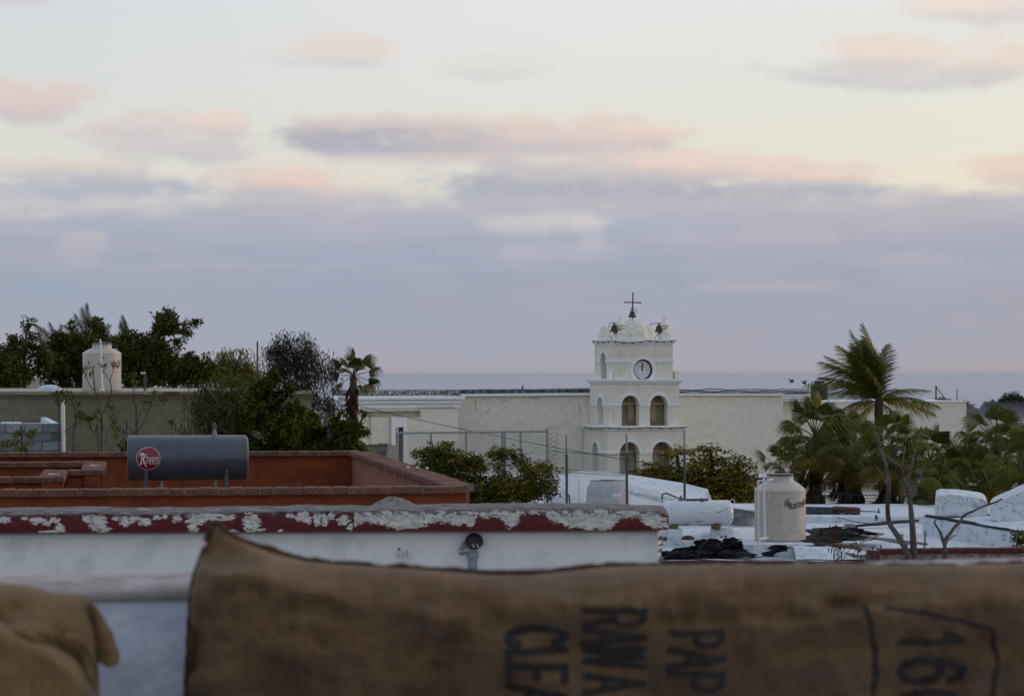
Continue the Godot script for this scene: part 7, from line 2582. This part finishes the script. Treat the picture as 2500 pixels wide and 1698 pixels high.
	# the coconut palm
	var fe := [feather(2.6, 0.32, 0.35, 1, 0.74), feather(2.4, 0.5, 1.15, 2, 0.6), feather(2.7, 0.12, 0.25, 3, 0.78), feather(2.6, 0.8, 1.25, 4, 0.62)]
	c = at(2146, 985, 84.0)
	t = thing("coconut_palm", "tall coconut palm with feathery upright fronds towering over the fan palms", "palm")
	w = Shape.new()
	w.tube([Vector3(c.x + 0.4, ground_y(84.0), c.z), c + Vector3(0.1, -3.0, 0), c + Vector3(0, -0.2, 0)], [0.17, 0.12, 0.12], 12)
	part(t, "trunk", w, skin)
	w = Shape.new()
	w.lathe([Vector2(0.12, -0.75), Vector2(0.16, -0.4), Vector2(0.15, 0.0), Vector2(0.08, 0.3), Vector2(0, 0.32)], 10, Transform3D(Basis(), c))
	part(t, "leaf_base", w, ms["dead"][1])
	for k in [[97, 10, 1.06, 2, 0], [103, -15, 1.04, 2, 1], [108, 25, 1.0, 2, 2], [92, 20, 0.98, 0, 0], [112, -8, 1.0, 0, 1], [100, -30, 0.95, 0, 2], [94, -20, 0.9, 2, 2], [118, 20, 0.95, 0, 1], [122, 4, 0.95, 0, 0], [127, 10, 0.85, 0, 2], [115, -30, 0.9, 2, 2], [104, 45, 0.9, 0, 0], [86, -30, 0.85, 2, 1], [126, 0, 0.90, 3, 1], [133, -16, 0.74, 3, 0], [54, 4, 0.62, 3, 0], [40, -20, 0.5, 3, 2], [24, 2, 0.86, 1, 0], [16, 14, 0.80, 1, 3], [158, -20, 0.62, 3, 2], [166, 8, 0.56, 3, 3], [196, 14, 0.66, 1, 3], [-20, -10, 0.7, 1, 3], [119, 0, 1.0, 1, 1], [111, 10, 1.05, 1, 0], [128, -12, 0.9, 1, 2], [84, -8, 0.9, 1, 1], [110, 60, 0.6, 3, 2], [75, -60, 0.55, 3, 2], [96, 0, 0.95, 0, 2], [108, 10, 0.9, 0, 1], [101, -12, 0.86, 0, 0], [-62, 10, 0.5, 1, 3], [92, -50, 0.85, 0, 1]]:
		var a := deg_to_rad(k[0])
		var b := deg_to_rad(k[1])
		var m: Material = ms["gold"][int(absf(k[0])) % 2] if k[4] == 3 else ms["coco"][k[4]]
		frond(t, fe[k[3]], m, c + Vector3(0, 0.05, 0), Vector3(cos(a) * cos(b), sin(a), sin(b)), rng.randf_range(-1.2, 1.2) if absf(k[0] - 104) < 19 else 0.2, k[2])
	# feather palms among the trees on the left
	for k in [[150, 868, 86.5, "feather palm rising left among the dark trees", [[118, 0, 1.05], [103, 8, 0.9], [135, 0, 0.95], [72, 10, 0.8], [88, -15, 0.8], [150, 10, 0.8], [-120, 0, 0.9], [-75, 0, 0.9], [-95, 20, 0.8]]], [212, 842, 87.0, "feather palm with a tall spear above the beige tank's left shoulder", [[92, 0, 0.95], [84, 0, 1.05], [105, 5, 0.85], [128, 0, 0.8], [145, 5, 0.8], [66, 8, 0.8], [52, 0, 0.8], [75, -20, 0.8], [160, 0, 0.75]]], [311, 872, 86.0, "slim feather palm right of the beige tank", [[91, 0, 1.05], [86, 10, 0.95], [97, -8, 0.9], [115, 0, 0.75], [128, 10, 0.7], [65, 0, 0.7], [50, 8, 0.6]]], [425, 905, 87.0, "low feather palm half hidden right of the spreading tree", [[60, 0, 0.7], [40, 0, 0.75], [75, 0, 0.7], [25, 0, 0.7]]], [5, 885, 87.5, "feather palm at the left edge among dark trees", [[60, 0, 0.8], [-30, 0, 0.9], [-60, 0, 0.8], [100, 0, 0.6], [-10, 0, 0.7]]]]:
		t = thing("feather_palm", k[3], "palm", Vector3.ZERO, 0.0, "feather palms among the left trees")
		c = at(k[0], k[1], k[2])
		w = Shape.new()
		w.tube([Vector3(c.x, ground_y(k[2]), c.z), c], [0.16, 0.11], 10)
		part(t, "trunk", w, skin)
		for q in k[4]:
			var a := deg_to_rad(q[0])
			var b := deg_to_rad(q[1])
			frond(t, fe[2] if absf(q[0] - 90) < 25 else fe[0], ms["coco"][2], c, Vector3(cos(a) * cos(b), sin(a), sin(b)), 1.0, q[2] * 0.55)


# ---------------------------------------------------------------- small things
func tarp(label: String, corners: Array, nu: int, nv: int, high: float, seed_: int) -> void:
	var w := Shape.new()
	w.sheet(nu, nv, func(u, v):
		var p: Vector3 = corners[0].lerp(corners[1], u).lerp(corners[3].lerp(corners[2], u), v)
		var e := sin(u * PI) * sin(v * PI)
		var fold := absf(fbm(u * 260.0 + seed_ * 91.0, v * 170.0)) * 1.5 + 0.7 * absf(fbm(u * 700.0, v * 500.0 + seed_ * 37.0))
		var side := fbm(u * 300.0 + 900.0, v * 300.0 + seed_ * 11.0)
		return p + Vector3(side * 0.35, high * (0.25 + fold) * pow(maxf(e, 0.0), 0.5) + 0.05, side * 0.3))
	solo("black_tarp", w, tarp_mat(), label, "tarp", "crumpled black plastic sheets")


func tarp_mat() -> StandardMaterial3D:
	var m := mat("black plastic sheet", lin(0.006, 0.0065, 0.008), 0.6)
	m.metallic_specular = 0.12
	return m


func build_small_things() -> void:
	var lo := eye.y - 3.9
	var dark := mat("dark pipe", Color.BLACK)
	tarp("heap of crumpled black plastic left of the tank plinth, highest beside it", [at(1628, 1366, 49.9), at(1832, 1364, 50.0), at(1830, 1322, 52.5), at(1700, 1350, 51.8)], 90, 50, 0.22, 1)
	tarp("flat crumpled black plastic along the roof edge below the gas tank", [at(1560, 1367, 49.8), at(1720, 1368, 49.8), at(1720, 1354, 50.8), at(1560, 1358, 50.6)], 70, 26, 0.09, 2)
	tarp("wide black plastic sheet spread on the roof right of the beige tank", [at(1966, 1338, 50.8), at(2120, 1322, 52.0), at(2150, 1306, 54.5), at(1970, 1296, 54.8)], 90, 50, 0.15, 3)
	tarp("narrow strip of black plastic before the tank plinth", [at(1868, 1364, 49.9), at(1892, 1364, 49.9), at(1930, 1342, 50.3), at(1908, 1340, 50.5)], 16, 10, 0.10, 4)
	# planks and poles on the white roof
	var wood := surf("greyed wood", Color(0.10, 0.09, 0.08), Color(0.26, 0.24, 0.22), 0.4, 0.9, 0.5, 181)
	var says := ["long grey plank lying over the right black plastic sheet", "grey plank lying along the roof below the right black sheet", "short pale plank propped at the right end of the black sheet", "thin pole lying towards the leafless tree", "pale batten lying before the crumpled black heap", "thin weathered batten at the foot of the withered plant"]
	var runs := [[2080, 1302, 53.0, 2216, 1328, 50.8, 0.11, 0.04], [1985, 1336, 51.0, 2110, 1358, 50.0, 0.12, 0.04], [2110, 1320, 51.6, 2156, 1302, 52.4, 0.08, 0.03], [2150, 1314, 52.0, 2264, 1328, 50.6, 0.05, 0.05], [1786, 1368, 49.85, 1862, 1358, 50.0, 0.10, 0.02], [2010, 1350, 50.3, 2100, 1344, 50.9, 0.08, 0.02]]
	for i in runs.size():
		var k: Array = runs[i]
		var a := at(k[0], k[1], k[2])
		var b := at(k[3], k[4], k[5])
		var x := (b - a).normalized()
		var w := Shape.new()
		w.box(Transform3D(Basis(x, x.cross(Vector3.UP).normalized().cross(x), x.cross(Vector3.UP).normalized()), (a + b) / 2), Vector3((b - a).length(), k[7], k[6]), 0.006)
		solo("plank", w, wood, says[i], "plank", "planks lying on the white roof")
	var w := Shape.new()
	w.box(Transform3D(Basis(Vector3.UP, -0.3) * Basis(Vector3.RIGHT, -0.2), at(2075, 1287, 54.2)), Vector3(0.23, 0.15, 0.1), 0.01)
	solo("concrete_block", w, surf("beige block", Color(0.22, 0.19, 0.16), Color(0.34, 0.30, 0.25), 0.3, 0.95, 0.4, 182), "beige block weighing down the right black plastic sheet", "block")
	w = Shape.new()
	w.box(Transform3D(Basis(Vector3.UP, 0.2), at(2200, 1310, 51.0)), Vector3(0.10, 0.13, 0.08), 0.01)
	solo("concrete_block", w, surf("beige block", Color.BLACK, Color.BLACK, 1.0), "small beige block on the white roof behind the leafless tree", "block")
	w = Shape.new()
	w.tube([at(2256, 1370, 44.0), at(2260, 1296, 44.0)], [0.022, 0.016], 8)
	solo("wooden_stake", w, wood, "upright wooden stake between the two dead trees", "stake")
	w = Shape.new()
	w.lathe([Vector2(0.09, 0), Vector2(0.11, 0.04), Vector2(0.06, 0.09), Vector2(0, 0.10)], 8, Transform3D(Basis().scaled(Vector3(1.4, 1, 1)), at(1680, 1317, 53.4)))
	solo("brown_rag", w, surf("brown rag", Color(0.05, 0.03, 0.015), Color(0.13, 0.085, 0.045), 0.2, 1.0, 1.5, 183), "small brown heap beside the gas tank's left pier", "rag")
	for k in 2:
		w = Shape.new()
		w.box(Transform3D(Basis(Vector3(0, 0, 1), 0.3 - k * 0.5), at(1762 + k * 10, 1310 - k, 52.8)), Vector3(0.06, 0.05, 0.05), 0.015)
		solo("dark_scrap", w, dark, ["dark scrap of plastic on the white hump, the left one of a pair", "dark scrap of plastic on the white hump, the right one of a pair"][k], "scrap")
	w = Shape.new()
	w.box(Transform3D(Basis(), at(1623, 1315, 53.4)), Vector3(0.10, 0.09, 0.1), 0.01)
	solo("dark_vent", w, dark, "small dark square vent left of the gas tank's left pier", "vent")
	w = Shape.new()
	w.tube([at(2139, 1258, 61.6), at(2141, 1264, 61.55), at(2138, 1270, 61.5)], [0.03, 0.05, 0.02], 6)
	solo("tar_drip", w, dark, "dark tar drip on the low white parapet", "tar")

	# pole and mast
	w = Shape.new()
	w.tube([Vector3(at(628, 900, 74.0).x, ground_y(74.0), -74.0), at(628, 833, 74.0)], [0.04, 0.028], 8)
	solo("mast", w, dark, "thin dark mast standing in the yellowish willow", "mast")
	w = Shape.new()
	w.tube([at(211, 800, 86.0), at(209.5, 746, 86.0)], [0.012], 6)
	solo("aerial_rod", w, dark, "thin dark rod rising above the left palms", "rod")
	# post with a brace on the parish house
	var t := thing("braced_post", "wooden post with a slanting brace on the parish house roof", "post")
	var p0 := at(2286, 976, 160.5)
	w = Shape.new()
	w.box(Transform3D(Basis(), (p0 + at(2286, 941, 160.5)) / 2), Vector3(0.1, 0.96, 0.1), 0.01)
	part(t, "upright", w, surf("warm post wood", Color(0.14, 0.10, 0.085), Color(0.24, 0.18, 0.15), 0.4, 0.9, 0.3, 184))
	w = Shape.new()
	w.tube([at(2287, 944, 160.5), at(2310, 976, 160.5)], [0.035], 6)
	part(t, "brace", w, wood)
	w = Shape.new()
	w.lathe([Vector2(0.28, 0), Vector2(0.1, 0.03), Vector2(0.032, 0.06), Vector2(0.028, 0.74), Vector2(0, 0.74)], 8, Transform3D(Basis(), at(2337.5, 976, 160.5)))
	solo("roof_rod", w, dark, "thin rod with a flat foot on the parish house roof", "rod")

	# overhead cables
	for k in [[870, 989, 62.0, 1720, 1152, 57.0, 0.10, 0.0085, "long thin cable slanting across the church wall from the left"], [1330, 1140, 60.0, 1900, 1172, 58.0, 0.06, 0.006, "lower thin cable crossing the tower's foot"], [1985, 1192, 70.0, 2140, 1206, 70.0, 0.08, 0.008, "thin cable sagging between the palm trunks"], [2255, 1235, 60.0, 2530, 1240, 60.0, 0.1, 0.006, "thin cable over the white parapets"]]:
		w = Shape.new()
		w.tube(sagging(at(k[0], k[1], k[2]), at(k[3], k[4], k[5]), k[6], 30), [k[7]], 5)
		solo("overhead_cable", w, mat("cable sheath", lin(0.025, 0.025, 0.028), 0.7), k[8], "cable")
	w = Shape.new()
	w.tube(sagging(at(2046, 1262, 61.0), at(2130, 1278, 60.0), 0.03, 12) + sagging(at(2130, 1278, 60.0), at(2245, 1268, 60.9), 0.02, 12), [0.012], 6)
	solo("roof_cable", w, dark, "dark cable lying across the white roof by the tar joint", "cable")

	# birds
	for k in [[1934, 931.5, 150.0, 0.25, "dark bird flying left of the black tank, the left one of two"], [1964, 935.5, 150.0, -0.3, "dark bird flying close to the black tank, the right one of two"]]:
		bird(k[4], at(k[0], k[1], k[2]), k[3], true)
	bird("small dark bird perched on the long church roof edge", at(1276, 946.0, 153.5), 0.4, false)


func bird(label: String, where: Vector3, tilt: float, flying: bool) -> void:
	var t := thing("bird", label, "bird", where)
	t.rotation = Vector3(0.0, 0.4, tilt)
	var w := Shape.new()
	w.lathe([Vector2(0.0, -0.20), Vector2(0.03, -0.12), Vector2(0.055, -0.02), Vector2(0.05, 0.06), Vector2(0.03, 0.11), Vector2(0.035, 0.15), Vector2(0.02, 0.19), Vector2(0, 0.21)], 12, Transform3D(Basis(Vector3(0, 0, 1), -PI / 2 if flying else -0.6), Vector3.ZERO))
	var black := mat("bird plumage", lin(0.02, 0.02, 0.022), 0.7)
	# wings and tail grow out of the same mesh
	w.tri(Vector3(-0.17, 0, -0.03), Vector3(-0.17, 0, 0.03), Vector3(-0.32, 0.01, 0.0))
	if flying:
		for s in [-1.0, 1.0]:
			w.quad(Vector3(0.06, 0.02, 0.02 * s), Vector3(-0.06, 0.02, 0.02 * s), Vector3(-0.10, 0.16, 0.2 * s), Vector3(0.04, 0.17, 0.2 * s))
			w.tri(Vector3(0.04, 0.17, 0.2 * s), Vector3(-0.10, 0.16, 0.2 * s), Vector3(-0.16, 0.14, 0.42 * s))
	else:
		for s in [-1.0, 1.0]:
			w.tube([Vector3(-0.01, -0.03, 0.02 * s), Vector3(-0.01, -0.13, 0.02 * s)], [0.008], 5)
	part(t, "body", w, black)
